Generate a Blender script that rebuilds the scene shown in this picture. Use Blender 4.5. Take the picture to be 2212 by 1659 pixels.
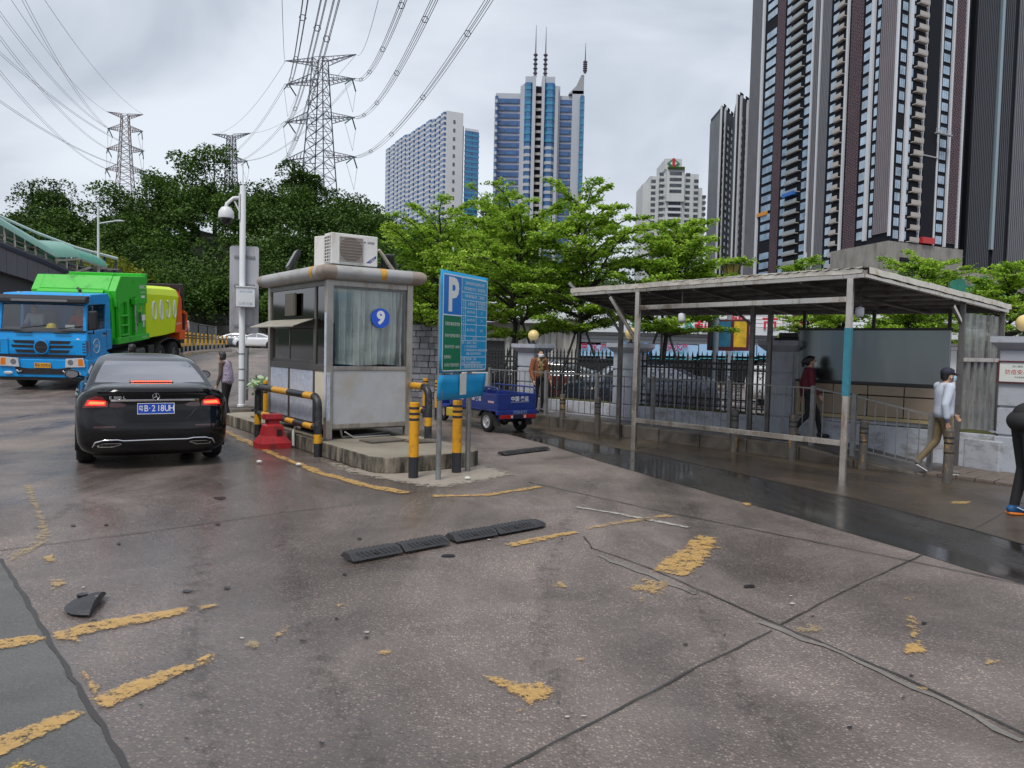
import bpy, bmesh, math, random
import numpy as np
from mathutils import Vector, Matrix, Euler, noise as mnoise
for o in list(bpy.data.objects): bpy.data.objects.remove(o)
S = bpy.context.scene
COL = S.collection
R = math.radians
# ---------------------------------------------------------------- camera
CAM_H, FPX, PITCH, ROLL = 1.65, 1662.0, R(2.72), R(1.3)
fw = Vector((0, math.cos(PITCH), -math.sin(PITCH)))
r0 = Vector((1, 0, 0)); u0 = r0.cross(fw)
rt = math.cos(ROLL)*r0 + math.sin(ROLL)*u0
upv = -math.sin(ROLL)*r0 + math.cos(ROLL)*u0
cd = bpy.data.cameras.new('camera'); cam = bpy.data.objects.new('camera', cd); COL.objects.link(cam)
m = Matrix.Identity(4)
for i in range(3):
    m[i][0] = rt[i]; m[i][1] = upv[i]; m[i][2] = -fw[i]
m[2][3] = CAM_H
cam.matrix_world = m
cd.sensor_width = 36; cd.lens = 36*FPX/2212; cd.clip_start = .05; cd.clip_end = 4000
S.camera = cam
# ---------------------------------------------------------------- overcast sky, weak soft sun
SUN_EL, SUN_AZ = R(58), R(205)       # azimuth clockwise from +Y
w = bpy.data.worlds.new('World'); S.world = w; w.use_nodes = True
nt = w.node_tree; nd = nt.nodes; lk = nt.links; nd.clear()
out = nd.new('ShaderNodeOutputWorld'); bg = nd.new('ShaderNodeBackground'); lk.new(bg.outputs[0], out.inputs[0])
sky = nd.new('ShaderNodeTexSky'); sky.sky_type = 'NISHITA'; sky.sun_disc = False
sky.sun_elevation = SUN_EL; sky.sun_rotation = SUN_AZ; sky.air_density = 1.2; sky.dust_density = 3
skm = nd.new('ShaderNodeVectorMath'); skm.operation = 'SCALE'; skm.inputs['Scale'].default_value = .09
lk.new(sky.outputs[0], skm.inputs[0])
tc = nd.new('ShaderNodeTexCoord'); mp = nd.new('ShaderNodeMapping'); mp.inputs['Scale'].default_value = (1, 1, 2.2)
lk.new(tc.outputs['Generated'], mp.inputs[0])
n1 = nd.new('ShaderNodeTexNoise'); n1.inputs['Scale'].default_value = 1.9; n1.inputs['Detail'].default_value = 5
n1.inputs['Roughness'].default_value = .5; n1.inputs['Distortion'].default_value = .5
lk.new(mp.outputs[0], n1.inputs['Vector'])
rp = nd.new('ShaderNodeValToRGB'); rp.color_ramp.interpolation = 'EASE'
rp.color_ramp.elements[0].position = .34; rp.color_ramp.elements[0].color = (.32, .35, .405, 1)
rp.color_ramp.elements[1].position = .66; rp.color_ramp.elements[1].color = (.585, .62, .675, 1)
lk.new(n1.outputs['Fac'], rp.inputs[0])
mx = nd.new('ShaderNodeMix'); mx.data_type = 'RGBA'; mx.inputs['Factor'].default_value = .86
lk.new(skm.outputs[0], mx.inputs['A']); lk.new(rp.outputs[0], mx.inputs['B'])
lk.new(mx.outputs['Result'], bg.inputs['Color']); bg.inputs['Strength'].default_value = 1.0
sl = bpy.data.lights.new('sun', 'SUN'); sl.energy = 1.5; sl.angle = R(18); sl.color = (1, .96, .9)
so = bpy.data.objects.new('sun', sl); COL.objects.link(so)
sd = Vector((math.sin(SUN_AZ)*math.cos(SUN_EL), math.cos(SUN_AZ)*math.cos(SUN_EL), math.sin(SUN_EL)))
so.rotation_euler = sd.to_track_quat('Z', 'Y').to_euler(); so.location = (0, -10, 40)
S.view_settings.view_transform = 'Standard'; S.view_settings.look = 'None'
S.view_settings.exposure = .6; S.view_settings.gamma = 1; S.view_settings.use_curve_mapping = False
S.render.resolution_x = 1024; S.render.resolution_y = 768
S.render.engine = 'CYCLES'
S.cycles.max_bounces = 8; S.cycles.transparent_max_bounces = 24; S.cycles.caustics_reflective = False; S.cycles.caustics_refractive = False
# ---------------------------------------------------------------- measuring helpers
CV = Vector((0, 0, CAM_H))
def ray(u, v): return fw + rt*((u-1106)/FPX) - upv*((v-829.5)/FPX)
def px(u, v, z=0.):
    d = ray(u, v); return CV + d*((z-CAM_H)/d.z)
def at(u, v, Y):
    d = ray(u, v); return CV + d*(Y/d.y)
def smooth(t): t = max(0, min(1, t)); return t*t*(3-2*t)
def gz(x, y):
    """height of the ground: the lane rises behind the booth on the left"""
    return 1.15*smooth((y-19)/14.)*smooth((-x-1.5-max(0, (y-30)*.1))/3.) if y < 300 else 0.
rnd = random.Random(7)
# ---------------------------------------------------------------- materials
MATS = {}
def M(name, col, rough=.6, metal=0., var=.12, vs=2.5, bump=0., bs=70., spec=.5, coat=0., emit=0., trans=0., alpha=1., dirt=None, obj=False, rvar=.1, sss=0):
    """principled material with world-scaled tonal variation; dirt = (colour, scale, amount)"""
    if name in MATS: return MATS[name]
    m = bpy.data.materials.new(name); m.use_nodes = True; MATS[name] = m
    nt = m.node_tree; b = nt.nodes['Principled BSDF']; L = nt.links
    b.inputs['Roughness'].default_value = rough; b.inputs['Metallic'].default_value = metal
    b.inputs['Specular IOR Level'].default_value = spec; b.inputs['Coat Weight'].default_value = coat
    b.inputs['Coat Roughness'].default_value = .03
    b.inputs['Transmission Weight'].default_value = trans; b.inputs['Alpha'].default_value = alpha
    if sss: b.inputs['Subsurface Weight'].default_value = sss; b.inputs['Subsurface Radius'].default_value = (.01, .004, .002)
    c4 = (col[0], col[1], col[2], 1)
    b.inputs['Base Color'].default_value = c4
    if emit:
        b.inputs['Emission Color'].default_value = c4; b.inputs['Emission Strength'].default_value = emit
    if var or bump or dirt:
        if obj: pos = nt.nodes.new('ShaderNodeTexCoord').outputs['Object']
        else: pos = nt.nodes.new('ShaderNodeNewGeometry').outputs['Position']
        last = None
        if var:
            n = nt.nodes.new('ShaderNodeTexNoise'); n.inputs['Scale'].default_value = vs; n.inputs['Detail'].default_value = 6; n.inputs['Roughness'].default_value = .65
            L.new(pos, n.inputs['Vector'])
            r = nt.nodes.new('ShaderNodeMapRange'); r.inputs['From Min'].default_value = .25; r.inputs['From Max'].default_value = .75
            r.inputs['To Min'].default_value = 1-var; r.inputs['To Max'].default_value = 1+var*.7
            L.new(n.outputs['Fac'], r.inputs['Value'])
            mm = nt.nodes.new('ShaderNodeVectorMath'); mm.operation = 'SCALE'; mm.inputs[0].default_value = col[:3]
            L.new(r.outputs[0], mm.inputs['Scale']); last = mm.outputs[0]
            r2 = nt.nodes.new('ShaderNodeMapRange'); r2.inputs['From Min'].default_value = .3; r2.inputs['From Max'].default_value = .7
            r2.inputs['To Min'].default_value = max(0.02, rough-rvar); r2.inputs['To Max'].default_value = min(1, rough+rvar)
            L.new(n.outputs['Fac'], r2.inputs['Value']); L.new(r2.outputs[0], b.inputs['Roughness'])
        if dirt:
            dc, ds, da = dirt
            n = nt.nodes.new('ShaderNodeTexNoise'); n.inputs['Scale'].default_value = 1; n.inputs['Detail'].default_value = 8; n.inputs['Roughness'].default_value = .7
            mp = nt.nodes.new('ShaderNodeMapping'); mp.inputs['Scale'].default_value = ds if isinstance(ds, tuple) else (ds, ds, ds)
            L.new(pos, mp.inputs[0]); L.new(mp.outputs[0], n.inputs['Vector'])
            r = nt.nodes.new('ShaderNodeMapRange'); r.inputs['From Min'].default_value = .62-da*.3; r.inputs['From Max'].default_value = .75-da*.15
            L.new(n.outputs['Fac'], r.inputs['Value'])
            mx = nt.nodes.new('ShaderNodeMix'); mx.data_type = 'RGBA'
            L.new(r.outputs[0], mx.inputs['Factor'])
            if last: L.new(last, mx.inputs['A'])
            else: mx.inputs['A'].default_value = c4
            mx.inputs['B'].default_value = (*dc, 1); last = mx.outputs['Result']
        if last: L.new(last, b.inputs['Base Color'])
        if bump:
            n = nt.nodes.new('ShaderNodeTexNoise'); n.inputs['Scale'].default_value = bs; n.inputs['Detail'].default_value = 3
            L.new(pos, n.inputs['Vector'])
            bp = nt.nodes.new('ShaderNodeBump'); bp.inputs['Strength'].default_value = bump; bp.inputs['Distance'].default_value = .02
            L.new(n.outputs['Fac'], bp.inputs['Height']); L.new(bp.outputs[0], b.inputs['Normal'])
    return m
def glass(name, col=(.9, .95, .95), rough=.02, mixf=.75):
    """thin pane: a tinted clear sheet with a mirror coat"""
    if name in MATS: return MATS[name]
    m = bpy.data.materials.new(name); m.use_nodes = True; MATS[name] = m
    nt = m.node_tree; nt.nodes.remove(nt.nodes['Principled BSDF'])
    o = [n for n in nt.nodes if n.type == 'OUTPUT_MATERIAL'][0]
    t = nt.nodes.new('ShaderNodeBsdfTransparent'); t.inputs[0].default_value = (*col, 1)
    g = nt.nodes.new('ShaderNodeBsdfGlossy'); g.inputs['Roughness'].default_value = rough
    lw0 = nt.nodes.new('ShaderNodeLayerWeight'); f = nt.nodes.new('ShaderNodeMath'); f.operation = 'POWER'; f.inputs[1].default_value = 4.; nt.links.new(lw0.outputs['Facing'], f.inputs[0])
    r = nt.nodes.new('ShaderNodeMapRange'); r.inputs['To Min'].default_value = 1-mixf; r.inputs['To Max'].default_value = 1
    mx = nt.nodes.new('ShaderNodeMixShader')
    nt.links.new(f.outputs[0], r.inputs['Value']); nt.links.new(r.outputs[0], mx.inputs[0]); nt.links.new(t.outputs[0], mx.inputs[1]); nt.links.new(g.outputs[0], mx.inputs[2])
    nt.links.new(mx.outputs[0], o.inputs[0]); return m
# ---------------------------------------------------------------- mesh helpers
class MB:
    def __init__(s): s.v = []; s.f = []; s.mi = []; s.m = 0
    def add(s, vs, fs):
        n = len(s.v); s.v += [tuple(p) for p in vs]
        for f in fs: s.f.append([n+i for i in f]); s.mi.append(s.m)
        return s
    def box(s, x0, x1, y0, y1, z0, z1, mat=None):
        vs = [(x, y, z) for z in (z0, z1) for y in (y0, y1) for x in (x0, x1)]
        if mat is not None: vs = [mat @ Vector(p) for p in vs]
        return s.add(vs, [(0, 2, 3, 1), (4, 5, 7, 6), (0, 1, 5, 4), (2, 6, 7, 3), (0, 4, 6, 2), (1, 3, 7, 5)])
    def bar(s, p, q, w, h=None, up=(0, 0, 1)):
        p = Vector(p); q = Vector(q); d = q-p; L = d.length
        if L < 1e-6: return s
        h = h or w; d /= L; u = Vector(up)
        if abs(d.dot(u)) > .98: u = Vector((0, 1, 0))
        x = d.cross(u).normalized(); z = x.cross(d)
        vs = [p+d*t*L+x*a*w/2+z*b*h/2 for t in (0, 1) for b in (-1, 1) for a in (-1, 1)]
        return s.add(vs, [(0, 1, 3, 2), (4, 6, 7, 5), (0, 4, 5, 1), (2, 3, 7, 6), (0, 2, 6, 4), (1, 5, 7, 3)])
    def cyl(s, p, q, r, r2=None, n=12, cap=True):
        p = Vector(p); q = Vector(q); d = (q-p).normalized(); r2 = r if r2 is None else r2
        a = Vector((1, 0, 0)) if abs(d.x) < .9 else Vector((0, 1, 0))
        x = d.cross(a).normalized(); y = d.cross(x)
        vs = [c+(x*math.cos(2*math.pi*i/n)+y*math.sin(2*math.pi*i/n))*rr for c, rr in ((p, r), (q, r2)) for i in range(n)]
        fs = [(i, (i+1) % n, n+(i+1) % n, n+i) for i in range(n)]
        if cap: fs += [tuple(range(n-1, -1, -1)), tuple(range(n, 2*n))]
        return s.add(vs, fs)
    def tube(s, pts, r, n=8, cap=True):
        pts = [Vector(p) for p in pts]; k = len(pts); rs = r if isinstance(r, (list, tuple)) else [r]*k
        vs = []; x = None
        for i, p in enumerate(pts):
            d = (pts[min(i+1, k-1)]-pts[max(i-1, 0)]).normalized()
            if x is None:
                a = Vector((0, 0, 1)) if abs(d.z) < .9 else Vector((1, 0, 0)); x = d.cross(a).normalized()
            else: x = (x-d*x.dot(d)).normalized()
            y = d.cross(x)
            vs += [p+(x*math.cos(2*math.pi*j/n)+y*math.sin(2*math.pi*j/n))*rs[i] for j in range(n)]
        fs = [(i*n+j, i*n+(j+1) % n, (i+1)*n+(j+1) % n, (i+1)*n+j) for i in range(k-1) for j in range(n)]
        if cap: fs += [tuple(range(n-1, -1, -1)), tuple(range((k-1)*n, k*n))]
        return s.add(vs, fs)
    def lathe(s, prof, n=16, c=(0, 0, 0), mat=None, cap=True):
        vs = []; k = len(prof)
        for r, z in prof:
            for j in range(n):
                p = Vector((c[0]+r*math.cos(2*math.pi*j/n), c[1]+r*math.sin(2*math.pi*j/n), c[2]+z))
                vs.append(mat @ p if mat is not None else p)
        fs = [(i*n+j, i*n+(j+1) % n, (i+1)*n+(j+1) % n, (i+1)*n+j) for i in range(k-1) for j in range(n)]
        if cap: fs += [tuple(range(n-1, -1, -1)), tuple(range((k-1)*n, k*n))]
        return s.add(vs, fs)
    def prism(s, poly, a0, a1, fn):
        """poly in 2D; fn(x, y, a) -> 3D"""
        n = len(poly)
        vs = [fn(x, y, a0) for x, y in poly]+[fn(x, y, a1) for x, y in poly]
        return s.add(vs, [tuple(range(n)), tuple(range(2*n-1, n-1, -1))]+[(i, n+i, n+(i+1) % n, (i+1) % n) for i in range(n)])
    def ell(s, c, r, nu=14, nv=9, mat=None):
        c = Vector(c); r = r if isinstance(r, (tuple, list)) else (r, r, r); vs = []
        for i in range(nv+1):
            th = math.pi*i/nv
            for j in range(nu):
                ph = 2*math.pi*j/nu
                p = Vector((r[0]*math.sin(th)*math.cos(ph), r[1]*math.sin(th)*math.sin(ph), r[2]*math.cos(th)))
                if mat is not None: p = mat @ p
                vs.append(c+p)
        return s.add(vs, [(i*nu+j, (i+1)*nu+j, (i+1)*nu+(j+1) % nu, i*nu+(j+1) % nu) for i in range(nv) for j in range(nu)])
    def grid(s, rows):
        """rows: list of equal-length point lists"""
        n = len(rows[0]); vs = [p for r in rows for p in r]
        return s.add(vs, [(i*n+j, i*n+j+1, (i+1)*n+j+1, (i+1)*n+j) for i in range(len(rows)-1) for j in range(n-1)])
    def quad(s, *p): return s.add(p, [tuple(range(len(p)))])
    def mesh(s, name, mats):
        me = bpy.data.meshes.new(name); me.from_pydata(s.v, [], s.f)
        mats = mats if isinstance(mats, (list, tuple)) else [mats]
        for m in mats: me.materials.append(m)
        if len(mats) > 1: me.polygons.foreach_set('material_index', s.mi)
        return me
    def build(s, name, mats, parent=None, sm=0, bevel=0, loc=None, rot=None, fix=False, seg=2):
        me = s.mesh(name, mats)
        if fix:
            bm = bmesh.new(); bm.from_mesh(me); bmesh.ops.recalc_face_normals(bm, faces=bm.faces); bm.to_mesh(me); bm.free()
        if sm: me.shade_smooth(); me.set_sharp_from_angle(angle=R(sm))
        return link(name, me, parent, loc, rot, bevel, seg)
def link(name, me, parent=None, loc=None, rot=None, bevel=0, seg=2):
    o = bpy.data.objects.new(name, me); COL.objects.link(o)
    if parent is not None: o.parent = parent
    if loc is not None: o.location = loc
    if rot is not None: o.rotation_euler = rot
    if bevel:
        b = o.modifiers.new('bevel', 'BEVEL'); b.width = bevel; b.segments = seg; b.limit_method = 'ANGLE'; b.angle_limit = R(35)
    return o
def box(name, mats, parent, *d, bevel=0, loc=None, rot=None): return MB().box(*d).build(name, mats, parent, bevel=bevel, loc=loc, rot=rot)
def tag(o, label, cat, group=None):
    o['label'] = label; o['category'] = cat
    if group: o['group'] = group
    return o
def struct(o): o['kind'] = 'structure'; return o
def stuff(o): o['kind'] = 'stuff'; return o
def thing(name, label, cat, loc=(0, 0, 0), rz=0., group=None):
    o = bpy.data.objects.new(name, None); COL.objects.link(o); o.location = loc; o.rotation_euler = (0, 0, rz); o.empty_display_size = .1
    return tag(o, label, cat, group)
def copy_tree(o, parent=None):
    c = o.copy(); COL.objects.link(c)
    if parent is not None: c.parent = parent
    for ch in KIDS.get(o.name, [x for x in o.children]): copy_tree(ch, c)
    return c
KIDS = {}
def text(s, size, mat, parent, loc, rot=(R(90), 0, 0), depth=.0, ax='CENTER', xs=1., name='lettering', bold=0.):
    cu = bpy.data.curves.new('txt', 'FONT'); cu.body = s; cu.size = size; cu.align_x = ax; cu.align_y = 'CENTER'; cu.extrude = depth; cu.offset = bold
    cu.resolution_u = 3
    o = bpy.data.objects.new('txt', cu); COL.objects.link(o)
    me = bpy.data.meshes.new_from_object(o); bpy.data.objects.remove(o); bpy.data.curves.remove(cu)
    me.name = name; me.materials.clear(); me.materials.append(mat)
    q = link(name, me, parent, loc, rot); q.scale = (xs, 1, 1); return q
# ---------------------------------------------------------------- ground: worn exposed-aggregate concrete, damp
def N(nt, t, **k):
    n = nt.nodes.new(t)
    for a, v in k.items():
        if a in n.inputs: n.inputs[a].default_value = v
        else: setattr(n, a, v)
    return n
def concrete(name, base, peb_scale=64., pebble=.75, wet=.5, dark=.55, wetscale=.35, rough_dry=.6, rough_wet=.16, puddle=.0):
    m = bpy.data.materials.new(name); m.use_nodes = True; MATS[name] = m
    nt = m.node_tree; b = nt.nodes['Principled BSDF']; L = nt.links
    pos = N(nt, 'ShaderNodeNewGeometry').outputs['Position']
    # pebbles
    wv = N(nt, 'ShaderNodeTexNoise', Scale=30., Detail=2.); L.new(pos, wv.inputs['Vector'])
    wa = N(nt, 'ShaderNodeMixRGB'); wa.inputs[0].default_value = .012; L.new(pos, wa.inputs[1]); L.new(wv.outputs['Color'], wa.inputs[2])
    vo = N(nt, 'ShaderNodeTexVoronoi', Scale=peb_scale); L.new(wa.outputs[0], vo.inputs['Vector'])
    ms = N(nt, 'ShaderNodeMapRange'); ms.inputs['From Min'].default_value = .55; ms.inputs['From Max'].default_value = .3
    L.new(vo.outputs['Distance'], ms.inputs['Value'])
    sep = N(nt, 'ShaderNodeSeparateColor'); L.new(vo.outputs['Color'], sep.inputs[0])
    rp = N(nt, 'ShaderNodeValToRGB'); e = rp.color_ramp.elements
    e[0].position = 0; e[0].color = (base[0]*.45, base[1]*.43, base[2]*.43, 1)
    e[1].position = 1; e[1].color = (min(1, base[0]*2.0), base[1]*1.95, base[2]*1.85, 1)
    for p, k in ((.35, .8), (.62, 1.05), (.85, 1.5)):
        x = e.new(p); x.color = (base[0]*k*1.03, base[1]*k, base[2]*k*.96, 1)
    L.new(sep.outputs[0], rp.inputs[0])
    fn = N(nt, 'ShaderNodeTexNoise', Scale=140., Detail=3.); L.new(pos, fn.inputs['Vector'])
    cem = N(nt, 'ShaderNodeMapRange'); cem.inputs['To Min'].default_value = .5; cem.inputs['To Max'].default_value = 1.05; L.new(fn.outputs['Fac'], cem.inputs['Value'])
    cs = N(nt, 'ShaderNodeVectorMath', operation='SCALE'); cs.inputs[0].default_value = [c*.82 for c in base]; L.new(cem.outputs[0], cs.inputs['Scale'])
    # pebbles show in patches where the skin has worn
    wn = N(nt, 'ShaderNodeTexNoise', Scale=1.1, Detail=6., Roughness=.6); L.new(pos, wn.inputs['Vector'])
    wr = N(nt, 'ShaderNodeMapRange'); wr.inputs['From Min'].default_value = .35; wr.inputs['From Max'].default_value = .55; wr.inputs['To Min'].default_value = pebble*.5; wr.inputs['To Max'].default_value = pebble
    L.new(wn.outputs['Fac'], wr.inputs['Value'])
    pm = N(nt, 'ShaderNodeMath', operation='MULTIPLY'); L.new(ms.outputs[0], pm.inputs[0]); L.new(wr.outputs[0], pm.inputs[1])
    c1 = N(nt, 'ShaderNodeMix', data_type='RGBA'); L.new(pm.outputs[0], c1.inputs['Factor']); L.new(cs.outputs[0], c1.inputs['A']); L.new(rp.outputs[0], c1.inputs['B'])
    # stains
    sn = N(nt, 'ShaderNodeTexNoise', Scale=.8, Detail=9., Roughness=.62, Distortion=.6); L.new(pos, sn.inputs['Vector'])
    sr = N(nt, 'ShaderNodeMapRange'); sr.inputs['From Min'].default_value = .32; sr.inputs['From Max'].default_value = .68; sr.inputs['To Min'].default_value = .58; sr.inputs['To Max'].default_value = 1.2
    L.new(sn.outputs['Fac'], sr.inputs['Value'])
    c2 = N(nt, 'ShaderNodeVectorMath', operation='SCALE'); L.new(c1.outputs['Result'], c2.inputs[0]); L.new(sr.outputs[0], c2.inputs['Scale'])
    # damp film
    mp = N(nt, 'ShaderNodeMapping'); mp.inputs['Rotation'].default_value = (0, 0, R(38)); mp.inputs['Scale'].default_value = (1, .45, 1); L.new(pos, mp.inputs[0])
    dn = N(nt, 'ShaderNodeTexNoise', Scale=wetscale, Detail=7., Roughness=.6, Distortion=.8); L.new(mp.outputs[0], dn.inputs['Vector'])
    dr = N(nt, 'ShaderNodeMapRange'); dr.inputs['From Min'].default_value = .62-wet*.3; dr.inputs['From Max'].default_value = .74-wet*.25; L.new(dn.outputs['Fac'], dr.inputs['Value'])
    dm = N(nt, 'ShaderNodeMapRange'); dm.inputs['To Min'].default_value = 1.; dm.inputs['To Max'].default_value = dark; L.new(dr.outputs[0], dm.inputs['Value'])
    c3 = N(nt, 'ShaderNodeVectorMath', operation='SCALE'); L.new(c2.outputs[0], c3.inputs[0]); L.new(dm.outputs[0], c3.inputs['Scale'])
    L.new(c3.outputs[0], b.inputs['Base Color'])
    rr = N(nt, 'ShaderNodeMapRange'); rr.inputs['To Min'].default_value = rough_dry; rr.inputs['To Max'].default_value = rough_wet; L.new(dr.outputs[0], rr.inputs['Value'])
    ra = N(nt, 'ShaderNodeMath', operation='MULTIPLY_ADD'); ra.inputs[1].default_value = .22; L.new(fn.outputs['Fac'], ra.inputs[0]); L.new(rr.outputs[0], ra.inputs[2]); 
    rs = N(nt, 'ShaderNodeMath', operation='SUBTRACT'); rs.inputs[1].default_value = .11; L.new(ra.outputs[0], rs.inputs[0])
    L.new(rs.outputs[0], b.inputs['Roughness'])
    # relief: pebbles and grit, drowned where the film is deep
    ad = N(nt, 'ShaderNodeMath', operation='MULTIPLY_ADD'); ad.inputs[1].default_value = .5; L.new(fn.outputs['Fac'], ad.inputs[0]); L.new(pm.outputs[0], ad.inputs[2])
    bs = N(nt, 'ShaderNodeMapRange'); bs.inputs['To Min'].default_value = .75; bs.inputs['To Max'].default_value = .75*(1-puddle) ; L.new(dr.outputs[0], bs.inputs['Value'])
    bp = N(nt, 'ShaderNodeBump', Distance=.006); L.new(bs.outputs[0], bp.inputs['Strength']); L.new(ad.outputs[0], bp.inputs['Height']); L.new(bp.outputs[0], b.inputs['Normal'])
    b.inputs['Specular IOR Level'].default_value = .5
    return m
concrete('road', (.30, .248, .224), wet=.62, dark=.6, rough_dry=.52, rough_wet=.17, puddle=.7)
concrete('patch', (.205, .195, .182), peb_scale=80, pebble=.35, wet=.7, dark=.7, rough_dry=.5, rough_wet=.25, puddle=.5)
concrete('apron', (.145, .112, .083), pebble=.5, wet=.78, dark=.48, rough_dry=.46, rough_wet=.14, puddle=.7)
concrete('wetstrip', (.068, .062, .058), pebble=.5, wet=.78, dark=.5, wetscale=.6, rough_dry=.42, rough_wet=.05, puddle=.93)
concrete('island', (.42, .37, .29), peb_scale=40, pebble=.15, wet=.1, rough_dry=.8, rough_wet=.6)
concrete('kerbstone', (.22, .19, .155), peb_scale=50, pebble=.3, wet=.6, dark=.4, wetscale=1.6, rough_dry=.75, rough_wet=.4)
def axis(segs):
    r = []
    for a, b, st in segs: r += list(np.arange(a, b, st))
    return r
xs = axis([(-1500, -300, 300), (-300, -60, 40), (-60, -24, 4), (-24, 12, .75), (12, 60, 6), (60, 300, 40), (300, 1501, 300)])
ys = axis([(-40, -4, 6), (-4, 18, 1), (18, 36, .5), (36, 60, 3), (60, 300, 30), (300, 1801, 300)])
g = MB().grid([[(x, y, gz(x, y)) for x in xs] for y in ys]).build('ground', MATS['road'], sm=180)
struct(g)
def ribbon(pts, wdt, z, jit=0., seed=1, step=None):
    rr = random.Random(seed); P = [Vector((p[0], p[1], 0)) for p in pts]
    if step:
        Q = []
        for a, b in zip(P, P[1:]):
            k = max(1, int((b-a).length/step)); Q += [a+(b-a)*i/k for i in range(k)]
        P = Q+[P[-1]]
    A = []; B = []
    for i, p in enumerate(P):
        d = (P[min(i+1, len(P)-1)]-P[max(0, i-1)]).normalized(); n = Vector((-d.y, d.x, 0))
        o = rr.uniform(-jit, jit)
        w1 = wdt/2*(1+rr.uniform(-.35, .35)*(jit > 0))
        A.append((*(p+n*(w1+o)).xy, z)); B.append((*(p-n*(w1-o)).xy, z))
    return MB().grid([B, A])
def pxs(pts, z=0.): return [px(u, v, z) for u, v in pts]
def sheet(name, pts, z, mat, parent=None, n=0, world=False):
    P = pts if world else pxs(pts)
    return MB().quad(*[(p[0], p[1], z) for p in P]).build(name, mat, parent)
# damp dark asphalt channel beside the shelter
near = [(1090, 936), (1188, 962), (1300, 998), (1404, 1028), (1700, 1112), (1992, 1198), (2100, 1232), (2212, 1262), (2400, 1312), (2900, 1440)]
far = [(2900, 1370), (2400, 1232), (2212, 1178), (2100, 1146), (1850, 1080), (1404, 982), (1320, 966), (1235, 950), (1150, 928)]
ch = sheet('drain_channel', near+far, .004, MATS['wetstrip']); struct(ch)
K0 = Vector((.81, 16.03, 0)); K1 = Vector((5.74, 10.65, 0)); KD = (K1-K0).normalized(); KN = Vector((-KD.y, KD.x, 0))
ap = [px(u, v) for u, v in far]
apr = MB().quad(*[(p.x, p.y, .0055) for p in ap], *[(q.x, q.y, .0055) for q in (K0-KD*1.2, K0+KN*.1, K1+KN*.1, K1+KD*1+KN*1.8, K1+KD*9+KN*2.)]).build('kerb_apron', MATS['apron']); struct(apr)
pa = sheet('road_patch', [(-160, 1090), (0, 1209), (50, 1290), (103, 1381), (191, 1522), (275, 1659), (330, 1760), (-600, 1760)], .004, MATS['patch']); struct(pa)
tar = M('tar', (.04, .036, .033), .45, var=.3, vs=20)
mortar = M('mortar', (.19, .175, .16), .7, var=.3, vs=8, bump=.4)
JO = [([(0, 1209), (50, 1288), (103, 1381), (191, 1522), (275, 1659), (340, 1780)], .022, .008),
      ([(0, 1190), (332, 1148), (610, 1108), (760, 1092)], .012, .004),
      ([(1141, 1042), (1404, 1100), (1955, 1211), (2212, 1264), (2350, 1292)], .015, .004),
      ([(1262, 1160), (1280, 1185), (1404, 1229), (1686, 1353), (1943, 1461), (2212, 1589), (2400, 1680)], .013, .009),
      ([(1669, 1364), (1512, 1440), (1404, 1498), (1095, 1659), (1000, 1710)], .011, .005),
      ([(1686, 1351), (1830, 1275), (1996, 1198)], .010, .004),
      ([(2100, 1146), (2212, 1085)], .012, .004),
      ([(1404, 981), (1850, 1079), (2100, 1145), (2212, 1177), (2300, 1203)], .02, .008)]
for i, (p, wd, j) in enumerate(JO):
    ribbon(pxs(p), wd, .0075, j, i, .12).build('joint_sealant', tar, g)
ribbon(pxs([(1640, 1345), (1700, 1368), (1780, 1398), (1943, 1470), (2060, 1528), (2212, 1602)]), .04, .006, .02, 5, .1).build('mortar_patch', mortar, g)
ribbon(pxs([(1290, 1200), (1404, 1244), (1500, 1285)]), .04, .006, .02, 6, .1).build('mortar_patch', mortar, g)
# ------------------------------------------------ worn paint
def paint(name, col, wear, op=.86):
    m = bpy.data.materials.new(name); m.use_nodes = True; nt = m.node_tree; b = nt.nodes['Principled BSDF']; L = nt.links
    pos = N(nt, 'ShaderNodeNewGeometry').outputs['Position']
    a = N(nt, 'ShaderNodeTexNoise', Scale=11., Detail=8., Roughness=.78); L.new(pos, a.inputs['Vector'])
    v = N(nt, 'ShaderNodeTexVoronoi', Scale=58.); L.new(pos, v.inputs['Vector'])
    s = N(nt, 'ShaderNodeMath', operation='MULTIPLY_ADD'); s.inputs[1].default_value = .16; L.new(v.outputs['Distance'], s.inputs[0]); L.new(a.outputs['Fac'], s.inputs[2])
    at_ = N(nt, 'ShaderNodeAttribute', attribute_name='edge'); th = N(nt, 'ShaderNodeMapRange'); th.inputs['To Min'].default_value = .46; th.inputs['To Max'].default_value = wear; L.new(at_.outputs['Fac'], th.inputs['Value'])
    df = N(nt, 'ShaderNodeMath', operation='SUBTRACT'); L.new(s.outputs[0], df.inputs[0]); L.new(th.outputs[0], df.inputs[1])
    r = N(nt, 'ShaderNodeMapRange'); r.inputs['From Min'].default_value = -.03; r.inputs['From Max'].default_value = .07
    r.inputs['To Min'].default_value = op; r.inputs['To Max'].default_value = 0; L.new(df.outputs[0], r.inputs['Value']); L.new(r.outputs[0], b.inputs['Alpha'])
    n = N(nt, 'ShaderNodeTexNoise', Scale=30., Detail=4.); L.new(pos, n.inputs['Vector'])
    q = N(nt, 'ShaderNodeMapRange'); q.inputs['To Min'].default_value = .55; q.inputs['To Max'].default_value = 1.25; L.new(n.outputs['Fac'], q.inputs['Value'])
    c = N(nt, 'ShaderNodeVectorMath', operation='SCALE'); c.inputs[0].default_value = col; L.new(q.outputs[0], c.inputs['Scale']); L.new(c.outputs[0], b.inputs['Base Color'])
    b.inputs['Roughness'].default_value = .5
    return m
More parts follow.
